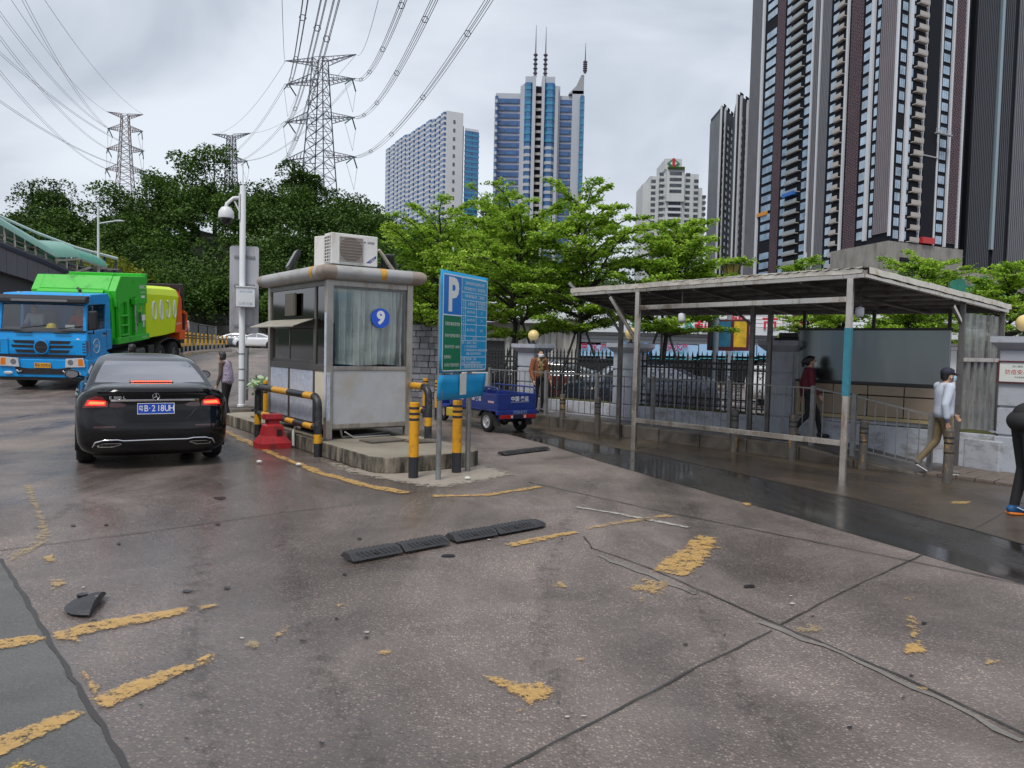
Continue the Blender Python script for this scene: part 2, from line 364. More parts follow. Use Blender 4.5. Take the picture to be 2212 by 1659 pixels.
Y1 = paint('yellow_paint', (.60, .37, .12), .625, .8); Y2 = paint('yellow_paint_worn', (.55, .36, .14), .585, .75); Y3 = paint('yellow_paint_faint', (.46, .34, .17), .58, .6); W1 = paint('white_paint_faint', (.48, .46, .41), .62)
def ragged(name, P, z, m, parent, inset=.03):
    bm = bmesh.new(); f = bm.faces.new([bm.verts.new((p[0], p[1], z)) for p in P]); f.normal_update()
    if f.normal.z < 0: f.normal_flip()
    lay = bm.verts.layers.float.new('edge'); bmesh.ops.triangulate(bm, faces=[f]); bmesh.ops.subdivide_edges(bm, edges=bm.edges[:], cuts=2, use_grid_fill=True); bmesh.ops.triangulate(bm, faces=bm.faces[:]); bmesh.ops.subdivide_edges(bm, edges=bm.edges[:], cuts=1, use_grid_fill=True)
    B = [(Vector((a[0], a[1])), Vector((c[0], c[1]))) for a, c in zip(P, list(P[1:])+[P[0]])]
    for v in bm.verts:
        q = v.co.xy; d = 9
        for a, c in B: e = c-a; t = max(0, min(1, (q-a).dot(e)/max(1e-9, e.length_squared))); d = min(d, (q-a-e*t).length)
        v[lay] = min(1, d/inset)
    me = bpy.data.meshes.new(name); bm.to_mesh(me); bm.free(); me.materials.append(m); return link(name, me, parent)
def mark(pts, m, z=.0095): return ragged('paint_mark', [(p.x, p.y) for p in pxs(pts)], z, m, g)
def blob(u, v, a, b, m, seed, rot=0):
    rr = random.Random(seed); P = []
    for i in range(14):
        t = 2*math.pi*i/14; k = rr.uniform(.7, 1.15); x = a*math.cos(t)*k; y = b*math.sin(t)*k
        P.append((u+x*math.cos(rot)-y*math.sin(rot), v+x*math.sin(rot)+y*math.cos(rot)))
    mark(P, m)
mark([(-120, 1403), (97, 1368), (101, 1389), (-120, 1432)], Y1)
mark([(109, 1368), (200, 1345), (404, 1311), (412, 1327), (300, 1350), (170, 1378), (180, 1392), (140, 1386), (116, 1386)], Y1)
mark([(425, 1312), (470, 1302), (476, 1310), (430, 1323)], Y2)
mark([(-90, 1622), (0, 1589), (174, 1529), (187, 1547), (110, 1590), (45, 1622), (-40, 1650)], Y1)
mark([(186, 1508), (300, 1468), (463, 1411), (474, 1425), (330, 1490), (226, 1540), (204, 1528)], Y1)
mark([(174, 1440), (196, 1470), (216, 1478), (226, 1500), (196, 1512), (180, 1470)], Y1)
mark([(560, 1392), (628, 1350), (625, 1372), (500, 1415)], Y2)
mark([(-40, 1690), (45, 1640), (130, 1659), (90, 1720)], paint('yellow_paint_bright', (.7, .45, .04), .62))
mark([(46, 1046), (72, 1046), (80, 1080), (110, 1150), (108, 1172), (20, 1222), (5, 1210), (70, 1168), (84, 1130), (60, 1080)], Y3)
mark([(90, 1205), (118, 1195), (128, 1215), (95, 1222)], Y2); mark([(100, 1255), (140, 1250), (148, 1262), (110, 1278)], Y2)
def stripe(pts, wd, m, seed):
    me = ribbon(pxs(pts), wd*1.25, .021, .012, seed, .25); k = len(me.v)//2; P = [p[:2] for p in me.v[:k]]+[p[:2] for p in me.v[k:][::-1]]; ragged('paint_mark', P, .0095, m, g, wd*.25)
stripe([(470, 925), (530, 953), (600, 985), (690, 1022), (790, 1050), (880, 1067)], .13, Y1, 1)
stripe([(930, 1073), (1050, 1071), (1170, 1052)], .1, Y1, 2)
stripe([(1090, 1181), (1170, 1165), (1252, 1149)], .1, Y1, 3); stripe([(1262, 1144), (1330, 1131), (1452, 1114)], .1, Y2, 4)
stripe([(1445, 1243), (1490, 1205), (1535, 1160)], .2, Y1, 5); stripe([(1508, 1178), (1560, 1186)], .06, Y2, 15)
stripe([(1392, 1282), (1420, 1255)], .2, Y2, 6); stripe([(1240, 1096), (1340, 1112), (1492, 1141)], .08, W1, 7)
mark([(1035, 1459), (1080, 1462), (1120, 1478), (1165, 1475), (1203, 1490), (1192, 1512), (1160, 1520), (1150, 1532), (1120, 1508), (1070, 1486)], Y1)
for i, (u, v, a, b, mm) in enumerate([(840, 1413, 27, 7, Y1), (1208, 1265, 22, 8, Y2), (735, 1308, 18, 5, Y2), (850, 1259, 10, 3, Y2), (1252, 1427, 20, 6, Y2),
    (1972, 1352, 20, 26, Y2), (1975, 1403, 30, 17, Y1), (2145, 1432, 30, 8, Y2), (1963, 1294, 18, 5, Y2), (2075, 1087, 30, 5, Y2), (1740, 1360, 40, 10, Y3), (1612, 1090, 14, 4, Y1), (1384, 1297, 8, 8, Y2), (1992, 1490, 14, 6, Y2), (550, 1395, 26, 10, Y3), (2090, 1446, 12, 5, Y3), (1125, 1538, 12, 6, Y2)]):
    blob(u, v, a, b, mm, i)
# oily stain patches and bits of trodden litter
oil = M('oil', (.02, .018, .018), .3, var=.4, vs=9)
for i, (u, v, a, b) in enumerate([(476, 1077, 14, 4), (490, 1272, 9, 3), (404, 1279, 12, 3), (968, 1202, 16, 3), (792, 1379, 7, 2), (1620, 1268, 14, 4), (655, 1386, 9, 2), (230, 1135, 6, 2)]):
    rr = random.Random(i+50); P = []
    for k in range(9):
        t = 2*math.pi*k/9; s = rr.uniform(.5, 1.2); P.append((u+a*math.cos(t)*s, v+b*math.sin(t)*s))
    sheet('tar_spot', P, .0085, oil, g)

# tyre tracks and oil drips
trk = paint('tyre_track', (.03, .026, .024), .56, .24)
for i, (pts, wd) in enumerate([([(470, 1700), (430, 1480), (420, 1300), (440, 1150), (480, 1040)], .2), ([(820, 1700), (700, 1450), (640, 1280), (610, 1150), (600, 1060)], .2), ([(1250, 1640), (1180, 1400), (1180, 1250), (1220, 1130), (1290, 1040)], .18), ([(1700, 1640), (1560, 1420), (1500, 1260), (1490, 1150), (1500, 1080)], .18), ([(60, 1150), (180, 1080), (300, 1040), (420, 1030)], .16)]):
    me = ribbon(pxs(pts), wd, .006, .03, i, .3); k = len(me.v)//2; ragged('tyre_track', [p[:2] for p in me.v[:k]]+[p[:2] for p in me.v[k:][::-1]], .0065, trk, g, wd*.5)
rr = random.Random(77)
for i in range(34):
    u = rr.uniform(150, 2100); v = rr.uniform(1120, 1640); a = rr.uniform(2, 8); P = [(u+a*math.cos(2*math.pi*k/8)*rr.uniform(.6, 1.2), v+a*.32*math.sin(2*math.pi*k/8)*rr.uniform(.6, 1.2)) for k in range(8)]
    sheet('oil_drip', P, .0085, oil if i % 3 else M('pale_chip', (.42, .39, .35), .7), g)
# ---------------------------------------------------------------- booth island
BO = Vector((-2.73, 11.30, 0)); BR = R(36)
def bl(x, y, z=0.): return BO+Vector((x*math.cos(BR)-y*math.sin(BR), x*math.sin(BR)+y*math.cos(BR), z))
stain = M('island_side', (.36, .31, .24), .85, var=.25, vs=5, bump=.5, bs=40, dirt=((.035, .032, .026), (6, 6, 1.3), 1.15))
def rrect(x0, x1, y0, y1, r, n=5):
    P = []
    for cx, cy, a in ((x1-r, y1-r, 0), (x0+r, y1-r, 90), (x0+r, y0+r, 180), (x1-r, y0+r, 270)):
        for i in range(n+1): t = R(a+90*i/n); P.append((cx+r*math.cos(t), cy+r*math.sin(t)))
    return P
isl = thing('traffic_island', 'raised concrete island with black-stained sides under the toll booth', 'island', BO, BR)
b = MB().prism(rrect(-.12, 1.52, -2.0, 5.0, .32), 0, .22, lambda x, y, a: (x, y, a)); b.mi = [1 if i == 1 else 0 for i in range(len(b.f))]
b.build('kerb_body', [stain, MATS['island']], isl, bevel=.02, fix=True)
box('cover_slab', MATS['kerbstone'], isl, .35, .95, -.72, -.35, .2215, .25, bevel=.008, rot=(0, 0, R(6)))
box('cover_slab', MATS['kerbstone'], isl, .95, 1.4, -.95, -.6, .2215, .243, bevel=.008)
box('cover_slab', MATS['kerbstone'], isl, .1, .6, 3.5, 3.9, .2215, .245, bevel=.008)
# broken cement skirt round the island foot
ce = M('cement_spill', (.40, .36, .30), .8, var=.35, vs=6, bump=.6, bs=30)
sk = [(680, 985), (700, 1002), (742, 1022), (800, 1034), (848, 1042), (890, 1050), (950, 1057), (1010, 1048), (1080, 1036), (1120, 1026), (1090, 1014), (1038, 1002), (980, 1000), (870, 1018), (770, 1010)]
sheet('cement_skirt', sk, .0235, ce, isl.parent) if False else None
skp = [px(u, v) for u, v in sk]
ragged('cement_skirt', [(p.x, p.y) for p in skp], .0075, paint('cement_skirt', (.40, .35, .29), .74, .9), g, .25)
# ---------------------------------------------------------------- booth
steel = M('stainless', (.40, .37, .33), .42, metal=.65, var=.22, vs=4, dirt=((.2, .16, .12), (5, 5, 1), .35))
dsteel = M('stainless_dark', (.11, .10, .09), .4, metal=.5, var=.25, vs=5)
panel = M('booth_panel', (.44, .455, .475), .5, var=.16, vs=3, dirt=((.40, .37, .33), 2.2, .5))
peel = M('peeling_film', (.52, .56, .66), .6, var=.2, vs=9, bump=.3, bs=30, dirt=((.36, .39, .47), 14, .5))
fascia = M('fascia', (.42, .42, .41), .45, metal=.25, var=.15, vs=3, dirt=((.30, .25, .2), (2, 2, 6), .35))
fcap = M('fascia_cap', (.33, .27, .22), .5, metal=.3, var=.18, vs=5)
rust = M('rust_run', (.62, .33, .06), .7, var=.5, vs=11)
bgl = glass('booth_glass', (.95, .97, .96), .05, .95)
dgl = glass('booth_glass_dark', (.16, .17, .18), .06, .9)
BW, BL, Z0, ZM, Z1 = 1.42, 2.62, .38, 1.28, 2.60
bt = thing('toll_booth', 'small stainless steel toll booth with silver curtains and a blue number nine', 'booth', BO, BR)
fr = MB()
for x in (0, BW-.1):
    for y in (0, BL-.1): fr.box(x, x+.1, y, y+.1, .222, Z1)
for z0, z1 in ((Z0, Z0+.07), (ZM-.03, ZM+.03), (Z1-.1, Z1-.002)):
    fr.box(.1, BW-.1, .01, .07, z0, z1); fr.box(.1, BW-.1, BL-.07, BL-.01, z0, z1)
    fr.box(BW-.07, BW-.01, .1, BL-.1, z0, z1)
fr.build('frame', steel, bt, bevel=.006)
fl = MB()
for z0, z1 in ((Z0, Z0+.06), (ZM-.05, ZM+.05), (Z1-.1, Z1-.003)): fl.box(.01, .07, .1, BL-.1, z0, z1)
for y in (.5, 1.58): fl.box(.012, .068, y, y+.07, Z0+.06, ZM-.05)
for y in (.46, ): fl.box(.012, .068, y, y+.07, ZM+.05, Z1-.1)
fl.box(.012, .068, .53, BL-.1, 1.93, 1.99)
fl.build('lane_side_frame', dsteel, bt, bevel=.005)
box('floor_plate', dsteel, bt, .02, BW-.02, .02, BL-.02, Z0-.02, Z0-.002)
box('bottom_panel', panel, bt, .1, BW-.1, .02, .05, Z0+.07, ZM-.03)
box('bottom_panel', panel, bt, .1, BW-.1, BL-.05, BL-.02, Z0+.07, ZM-.03); box('bottom_panel', panel, bt, BW-.05, BW-.02, .1, BL-.1, Z0+.07, ZM-.03)
for y0, y1, mm in ((.1, .5, M('cream_board', (.62, .58, .47), .5, var=.1, vs=3)), (.57, 1.58, peel), (1.65, BL-.1, peel)): box('bottom_panel', mm, bt, .022, .05, y0, y1, Z0+.06, ZM-.05)
# torn film strips left on the near corner post
MB().box(-.004, -.001, .012, .085, .55, 2.1).build('film_strip', peel, bt); MB().box(.004, .06, -.004, -.001, .5, 1.22).build('film_strip', peel, bt)
# silver curtains hung inside the glass
curt = M('silver_curtain', (.50, .53, .51), .42, metal=.1, var=.25, vs=4, bump=.35, bs=12, rvar=.12)
def curtain(p0, p1, z0, z1, n, seed, amp=.034):
    rr = random.Random(seed); p0 = Vector(p0); p1 = Vector(p1); d = (p1-p0); nn = Vector((-d.y, d.x, 0)).normalized()
    ph = [rr.uniform(0, 6.3) for _ in range(6)]; rows = []
    L = d.length; fq = [rr.uniform(.85, 1.2)*k for k in (27, 52, 91)]
    for j in range(15):
        t = j/14; z = z1+(z0-z1)*t; row = []
        for i in range(n+1):
            s = i/n*L; a = amp*(.35+.75*smooth(t*2.2))
            dd = a*(math.sin(fq[0]*s+ph[0]+.9*math.sin(t*2+ph[3]))+.6*math.sin(fq[1]*s+ph[1]+t*1.6)+.28*math.sin(fq[2]*s+ph[2]-t*2.5))
            dd += .012*math.sin(23*t+7*s+ph[4])*t
            p = p0+d*(i/n)+nn*dd; row.append((p.x, p.y, z+.01*math.sin(9*s+ph[5])*t))
        rows.append(row)
    return MB().grid(rows)
curtain((.12, .14, 0), (BW-.12, .14, 0), ZM+.05, Z1-.13, 240, 3).build('curtain', curt, bt, sm=180)
curtain((.16, .5, 0), (.16, BL-.12, 0), 2.0, Z1-.13, 120, 5).build('curtain', curt, bt, sm=180)
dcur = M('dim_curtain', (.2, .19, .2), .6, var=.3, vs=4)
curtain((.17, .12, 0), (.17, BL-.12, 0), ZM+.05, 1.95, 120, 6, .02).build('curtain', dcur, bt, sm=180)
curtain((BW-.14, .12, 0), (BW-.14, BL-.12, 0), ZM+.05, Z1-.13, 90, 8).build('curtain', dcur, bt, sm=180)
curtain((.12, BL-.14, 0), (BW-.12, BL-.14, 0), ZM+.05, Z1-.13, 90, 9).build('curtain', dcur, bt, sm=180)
def pane(nm, mt, *d): box(nm, mt, bt, *d)
pane('pane', bgl, .1, BW-.1, .03, .036, ZM+.03, Z1-.1); pane('pane', bgl, .1, BW-.1, BL-.036, BL-.03, ZM+.03, Z1-.1); pane('pane', dgl, BW-.036, BW-.03, .1, BL-.1, ZM+.03, Z1-.1)
pane('pane', dgl, .03, .036, .1, .46, ZM+.05, Z1-.1); pane('pane', dgl, .03, .036, .53, BL-.1, 1.99, Z1-.1)
for i, (y0, y1, x) in enumerate(((.53, 1.62, .018), (1.56, BL-.1, .044))):
    w_ = MB(); 
    for a in (y0, y1-.05): w_.box(x, x+.022, a, a+.05, ZM+.05, 1.93)
    for z in (ZM+.05, 1.88): w_.box(x, x+.022, y0+.05, y1-.05, z, z+.05)
    wo = w_.build('sliding_window', dsteel, bt, bevel=.003); box('pane', dgl, wo, x+.008, x+.012, y0+.05, y1-.05, ZM+.1, 1.88)
aw = MB(); aw.quad((0, .5, 2.02), (0, 2.5, 2.02), (-.34, 2.52, 1.90), (-.34, .47, 1.90)); aw.quad((-.34, .47, 1.90), (-.34, 2.52, 1.90), (-.34, 2.52, 1.885), (-.34, .47, 1.885)); aw.quad((0, .5, 2.005), (-.34, .47, 1.885), (-.34, 2.52, 1.885), (0, 2.5, 2.005))
aw.build('awning', M('awning', (.42, .39, .32), .5, metal=.3, var=.2, vs=5, dirt=((.25, .2, .15), 6, .4)), bt)
led = box('display_box', M('led_case', (.10, .09, .06), .5, var=.2), bt, -.045, -.005, 1.22, 1.66, 2.08, 2.44, bevel=.008)
box('screen', M('led_screen', (.075, .05, .035), .35, var=.5, vs=25), led, -.049, -.0455, 1.25, 1.63, 2.11, 2.41)
nd_ = MB().cyl((.86, -.012, 2.05), (.86, .0285, 2.05), .15, n=40).build('number_disc', M('blue_disc', (.015, .10, .62), .35, var=.05), bt, sm=40)
text('9', .27, M('white_print', (.8, .8, .8), .45, var=.04), nd_, (.86, -.0135, 2.05), bold=.012)
# bullnose roof edge swept round the top, with darker corner caps
def bull(nm, p0, p1, mt, ex):
    prof = [(.0, -.02), (.1, -.015), (.17, .02), (.205, .08), (.215, .13), (.2, .185), (.16, .225), (.1, .245), (0, .25)]
    d = Vector(p1)-Vector(p0); nn = Vector((d.y, -d.x, 0)).normalized(); dd = d.normalized(); A = []; B = []
    for o, z in [(a_*.72, c_*.8) for a_, c_ in prof]:
        A.append(Vector(p0)+nn*o-dd*o*ex[0]+Vector((0, 0, Z1+z))); B.append(Vector(p1)+nn*o+dd*o*ex[1]+Vector((0, 0, Z1+z)))
    k = 10
    return MB().grid([[a+(b_-a)*t/k for a, b_ in zip(A, B)] for t in range(k+1)]).build(nm, mt, bt, sm=60)
C4 = [(0, 0), (BW, 0), (BW, BL), (0, BL)]
for i in range(4):
    a = Vector((*C4[i], 0)); b_ = Vector((*C4[(i+1) % 4], 0)); d = (b_-a).normalized()
    c1 = a+d*.09; c2 = b_-d*.09
    bull('roof_edge', c1, c2, fascia, (0, 0)); bull('corner_cap', a, c1, fcap, (1, 0)); bull('corner_cap', c2, b_, fcap, (0, 1))
for (p0, p1) in (((.78, 0), (.9, 0)), ((0, .36), (0, .22))):
    prof = [(.17, .02), (.206, .08), (.2165, .13), (.2015, .185), (.161, .226), (.1, .2465)]
    d = (Vector((*p1, 0))-Vector((*p0, 0))).normalized(); nn = Vector((d.y, -d.x, 0)); A = []; B = []
    for k, (o_, z) in enumerate([(a_*.72+.0005, c_*.8) for a_, c_ in prof]):
        s = .75+.25*k/5
        mid = (Vector((*p0, 0))+Vector((*p1, 0)))/2; hw = (Vector((*p1, 0))-Vector((*p0, 0))).length/2*s
        A.append(mid-d*hw+nn*(o_+.002)+Vector((0, 0, Z1+z))); B.append(mid+d*hw+nn*(o_+.002)+Vector((0, 0, Z1+z)))
    MB().grid([A, B]).build('rust_streak', rust, bt, sm=60)
box('roof_deck', fascia, bt, .0, BW, .0, BL, Z1+.0, Z1+.198)
cabm = M('black_cable', (.015, .015, .016), .5); greyc = M('grey_conduit', (.4, .4, .38), .5, var=.1)
cb = MB(); cb.tube([(.25, .05, .37), (.3, .1, .24), (.8, .3, .235), (1.3, .5, .235)], .018); cb.tube([(.3, .0, .33), (.45, .02, .236), (1.1, .1, .236)], .012)
cb.build('cable', greyc, bt, sm=60)
MB().tube([(-.02, 1.0, .3), (-.12, .95, .33), (-.16, .9, .26), (-.17, .86, .05)], .022).build('conduit', greyc, bt, sm=60)
# ---------------------------------------------------------------- air conditioners on the roof
acw = M('ac_white', (.72, .71, .68), .45, var=.08, vs=4, dirt=((.5, .45, .38), (3, 3, 1), .3)); acd = M('ac_dark', (.045, .035, .03), .6, var=.3, vs=10); acg = M('ac_grille', (.36, .31, .27), .6, metal=.2, var=.2)
def ac(label, x, y, rz, front=True):
    t = thing('air_conditioner', label, 'air conditioner', bl(x, y, Z1+.201), BR+rz, 'outdoor units on the booth roof')
    W, D, Hh = .92, .32, .60; t.scale = (.82, .82, .82)
    box('case', acw, t, 0, W, 0, D, .04, Hh, bevel=.012)
    box('foot', acd, t, .05, .15, .02, D-.02, 0, .0395); box('foot', acd, t, W-.15, W-.05, .02, D-.02, 0, .0395)
    gr = MB().prism(rrect(.14, .62, .07, .56, .05), -.012, -.0005, lambda a, c, h: (a, h, c)).build('grille_panel', acw, t, fix=True)
    MB().cyl((.38, -.0135, .315), (.38, -.0125, .315), .225, n=40).build('fan_opening', acd, gr)
    k = MB()
    for i in range(28): xx = .16+.45*i/27; k.box(xx-.0035, xx+.0035, -.022, -.017, .09, .54)
    for i in range(9): zz = .1+.43*i/8; k.box(.15, .62, -.026, -.0222, zz-.004, zz+.004)
    k.build('fan_guard', acg, gr)
    s = MB()
    s.m = 1; s.box(-.006, -.0005, .04, D-.04, .08, Hh-.05); s.m = 0
    for i in range(9): zz = .08+(Hh-.135)*i/8; s.box(-.014, -.0062, .03, D-.03, zz-.008, zz+.008)
    for i in range(3): yy = .05+.1*i; s.box(-.02, -.0142, yy-.012, yy+.012, .075, Hh-.045)
    s.build('side_vent', [acw, acd], t)
    text('GREE', .055, M('ac_print', (.06, .07, .1), .4), t, (.78, -.002, .47), xs=1.15, bold=.001)
    MB().cyl((.66, -.0022, .475), (.66, -.001, .475), .016, n=16).build('logo_dot', M('ac_print', (0, 0, 0)), t)
    sw = MB(); sw.quad((.68, -.002, .1), (.78, -.002, .1), (.89, -.002, .2), (.89, -.002, .25)); sw.build('sticker', M('ac_stick', (.05, .06, .25), .4), t)
    text('冷静王', .045, M('white_print', (0, 0, 0)), t, (.815, -.0035, .155), rot=(R(90), R(-37), 0))
    q = MB(); q.box(-.0005, W+.0005, D+.0005, D+.006, .08, Hh-.05); q.build('coil', acd, t)
    return t
ac('white air conditioner outdoor unit with its fan grille facing the road, on the booth roof', .1, .12, 0)
a2 = ac('white air conditioner outdoor unit standing behind the other one on the booth roof', .80, 1.02, R(200))
MB().tube([bl(.84, .3, 3.1), bl(.98, .32, 3.12), bl(1.08, .36, 3.03), bl(1.2, .42, 2.92), bl(1.28, .45, 2.85), bl(1.42, .5, 2.83)], [.02, .026, .03, .034, .034, .03], 10).build('refrigerant_pipe', M('pipe_wrap', (.55, .5, .38), .7, var=.3, vs=20), None, sm=60)
tag(bpy.data.objects['refrigerant_pipe'], 'cream taped pipe bending down from the air conditioner to the booth roof', 'pipe')
tg = MB(); rr = random.Random(4)
for k in range(7):
    p = Vector((1.1+rr.uniform(-.1, .1), .5+rr.uniform(-.1, .1), 2.87)); P = [bl(*p)]
    for j in range(5): p = p+Vector((rr.uniform(-.12, .14), rr.uniform(-.08, .08), rr.uniform(-.02, .05))); p.z = max(p.z, 2.812); P.append(bl(*p))
    tg.tube(P, .007, 5)
tag(tg.build('cable_tangle', M('black_cable', (0, 0, 0)), None, sm=60), 'tangle of loose cables lying on the booth roof', 'cable')
def flood(label, x, y, rz, tilt, sc=1.):
    t = thing('floodlight', label, 'floodlight', bl(x, y, Z1+.2), BR+rz, 'floodlights on the booth roof')
    dk = M('flood_body', (.03, .033, .035), .5, var=.2)
    h = box('housing', dk, t, -.14*sc, .14*sc, -.03, .03, -.17*sc, .17*sc, bevel=.008, loc=(0, 0, .22*sc), rot=(tilt, 0, 0))
    k = MB()
    for i in range(8): xx = -.12*sc+.24*sc*i/7; k.box(xx-.006, xx+.006, .031, .055, -.15*sc, .15*sc)
    k.build('cooling_fin', dk, h)
    gp = MB()
    for i in range(4):
        for j in range(7): gp.box(-.125*sc+.066*sc*i, -.125*sc+.056*sc+.066*sc*i, -.034, -.031, -.15*sc+.043*sc*j, -.115*sc+.043*sc*j)
    gp.build('led_cell', M('led_cell', (.35, .37, .38), .25, var=.2, vs=30), h)
    q = MB(); q.bar((-.16*sc, 0, .22*sc), (-.16*sc, 0, 0), .02); q.bar((.16*sc, 0, .22*sc), (.16*sc, 0, 0), .02); q.bar((-.17*sc, 0, .01), (.17*sc, 0, .01), .02); q.build('bracket', dk, t)
flood('tilted black floodlight with rows of white cells at the lane end of the booth roof', .12, 1.75, R(-100), R(-28))
flood('small dark floodlight with ribbed back near the pipe end on the booth roof', 1.28, .62, R(150), R(-18), .8)
# ---------------------------------------------------------------- striped guards and bollards
blk = M('guard_black', (.022, .024, .028), .45, var=.25, vs=12, dirt=((.09, .085, .08), 12, .3)); yel = M('guard_yellow', (.66, .33, .015), .42, var=.16, vs=12, dirt=((.12, .08, .03), 14, .22))
def banded(pts, r, bands, nm, parent, n=14):
    """bands = list of lengths alternating black / yellow along the path"""
    P = [Vector(p) for p in pts]; D = [0]
    for a, c in zip(P, P[1:]): D.append(D[-1]+(c-a).length)
    def pt(s):
        for i in range(len(P)-1):
            if s <= D[i+1]+1e-9: return P[i]+(P[i+1]-P[i])*((s-D[i])/(D[i+1]-D[i]))
        return P[-1]
    s = 0; T = D[-1]; k = 0
    while s < T-1e-6:
        e = min(T, s+bands[k % len(bands)]); q = [pt(s)]+[P[i] for i in range(len(P)) if s+.01 < D[i] < e-.01]+[pt(e)]
        MB().tube(q, r, n).build('black_band' if k % 2 == 0 else 'yellow_band', blk if k % 2 == 0 else yel, parent, sm=50); s = e; k += 1
def guard(label, x, y0, y1, zb):
    t = thing('guard_rail', label, 'guard rail', bl(x, y0, zb), BR, 'striped tube guards beside the booth')
    L = y1-y0; H_ = .87-zb*.35; r = .16; arc = [(0, r-r*math.cos(R(a)), H_-r+r*math.sin(R(a))) for a in range(0, 91, 18)]
    arc2 = [(0, L-p[1], p[2]) for p in reversed(arc)]
    banded([(0, 0, 0), (0, 0, .2)], .058, [.2], '', t); banded([(0, 0, .2), (0, 0, .33)], .058, [.0001, .13], '', t)
    banded([(0, 0, .33)]+arc, .058, [9], '', t)
    banded([arc[-1], arc2[0]], .054, [.001, .34, .36], '', t)
    banded(arc2+[(0, L, .4)], .058, [9], '', t); banded([(0, L, .4), (0, L, .22)], .058, [.0001, .2], '', t); banded([(0, L, .22), (0, L, 0)], .058, [.3], '', t)
    banded([(0, .05, .42), (0, L-.05, .42)], .045, [.12, .34, .42, .34, .36, .34], '', t)
guard('black and yellow tube guard along the lane side of the toll booth', -.17, -.12, 2.6, 0)
guard('black and yellow tube guard on the tricycle side of the toll booth', 1.44, -.5, 2.1, .222)
by = M('bollard_yellow', (.68, .32, .01), .4, var=.14, vs=14, dirt=((.16, .1, .03), (16, 16, 8), .3)); bk = M('bollard_black', (.02, .022, .028), .42, var=.2, vs=14)
def bollard(label, p, h=.95, r=.062, base=.27, group='yellow bollards round the booth', bands=((.06, .09), (.13, .16), (.2, .23)), mats=None):
    t = thing('bollard', label, 'bollard', p, rnd.uniform(0, 6), group); y_, k_ = mats or (by, bk)
    if base: MB().cyl((0, 0, 0), (0, 0, base), r, n=18).build('black_base', k_, t, sm=40)
    MB().lathe([(r, base), (r, h-.012), (r-.012, h)], 18).build('post', y_, t, sm=40)
    MB().cyl((0, 0, h+.0005), (0, 0, h+.004), r-.013, n=18).build('cap', M('bollard_cap', (.06, .05, .03), .6, var=.2), t)
    for a, c in bands: MB().cyl((0, 0, h-c), (0, 0, h-a), r+.002, n=18).build('black_band', k_, t, sm=40)
    return t
bollard('yellow and black bollard at the island front, nearer the lane than the parking sign', (-1.20, 9.49, 0))
bollard('yellow and black bollard with scraped paint between the two parking sign posts', (-.70, 9.97, 0), .95)
bollard('yellow bollard behind the lane-side guard, next to the camera pole', bl(.22, 3.35, .222), .72, .055, .15)
bollard('yellow bollard behind the booth in front of the grey stone wall, beside the guard', (-1.98, 17.6, 0), .9)
bollard('yellow bollard in front of the grey stone wall, beside the parking sign', (-1.66, 17.2, 0), .88)
# cast red counterweight foot
rd = M('red_plastic', (.42, .022, .03), .45, var=.25, vs=8, dirt=((.12, .03, .03), 6, .4))
t = thing('barrier_foot', 'red plastic barrier foot block standing beside the booth guard', 'barrier foot', (-3.72, 11.95, 0), BR)
q = MB(); lv = [(0, .24, .2), (.09, .24, .2), (.2, .165, .14), (.36, .13, .12), (.37, .09, .085), (.44, .09, .085), (.455, .135, .11), (.53, .125, .1)]
rows = []
for z, a, c in lv: rows.append([(a*x, c*y, z) for x, y in ((-1, -1), (1, -1), (1, 1), (-1, 1), (-1, -1))])
q.grid(rows); q.quad(*[p for p in rows[-1][:4]]); q.build('body', rd, t, bevel=.012, fix=True)
box('recess', M('recess', (.03, .01, .01), .7), t, .02, .1, -.151, -.139, .2, .3)
# ---------------------------------------------------------------- parking fee sign
SR = math.atan2(.904, .427); SO = Vector((-.88, 9.30, 0)); SW = 1.22
sg = thing('parking_sign', 'blue and green parking price sign with a large white P on two posts', 'sign', SO, SR)
galv = M('galvanised', (.25, .26, .27), .5, metal=.5, var=.25, vs=8, dirt=((.15, .13, .11), (6, 6, 2), .4))
for x in (.09, .84): MB().cyl((x, .045, 0), (x, .045, 2.5), .034, n=16).build('post', galv, sg, sm=40)
cy = M('sign_cyan', (.0, .30, .60), .4, var=.06, vs=2); blu = M('sign_blue', (.0, .17, .60), .4, var=.06); grn = M('sign_green', (.0, .17, .075), .4, var=.08); wh = M('sign_white', (.75, .78, .76), .45, var=.05)
SB, ST = 1.32, 2.57; SHt = ST-SB
def sp(a, b_): return (a*SW, ST-b_*SHt)
def srect(nm, a0, a1, b0, b1, y, mt, par, r=0):
    x0, z1 = sp(a0, b0); x1, z0 = sp(a1, b1)
    if r: MB().prism(rrect(x0, x1, z0, z1, r), y, y+.0015, lambda p, c, h: (p, h, c)).build(nm, mt, par, fix=True)
    else: MB().box(x0, x1, y, y+.0015, z0, z1).build(nm, mt, par)
bo = MB(); bo.grid([[(SW*i/12, .006*math.sin(i*.9)*(1 if j in (0, 6) else .3), SB+SHt*j/6) for i in range(13)] for j in range(7)])
board = bo.build('board', cy, sg, sm=60)
sd_ = board.modifiers.new('thick', 'SOLIDIFY'); sd_.thickness = .008; sd_.offset = -1
srect('border', .03, .985, .03, .985, -.0095, wh, board, .04); srect('field', .043, .972, .043, .972, -.0112, cy, board, .03)
srect('p_panel', .043, .40, .043, .42, -.0129, blu, board); srect('green_panel', .043, .40, .44, .972, -.0129, grn, board)
ln = MB()
def hl(b_, a0=.41, a1=.972): x0, z = sp(a0, b_); x1, _ = sp(a1, b_); ln.box(x0, x1, -.0125, -.0114, z-.003, z+.003)
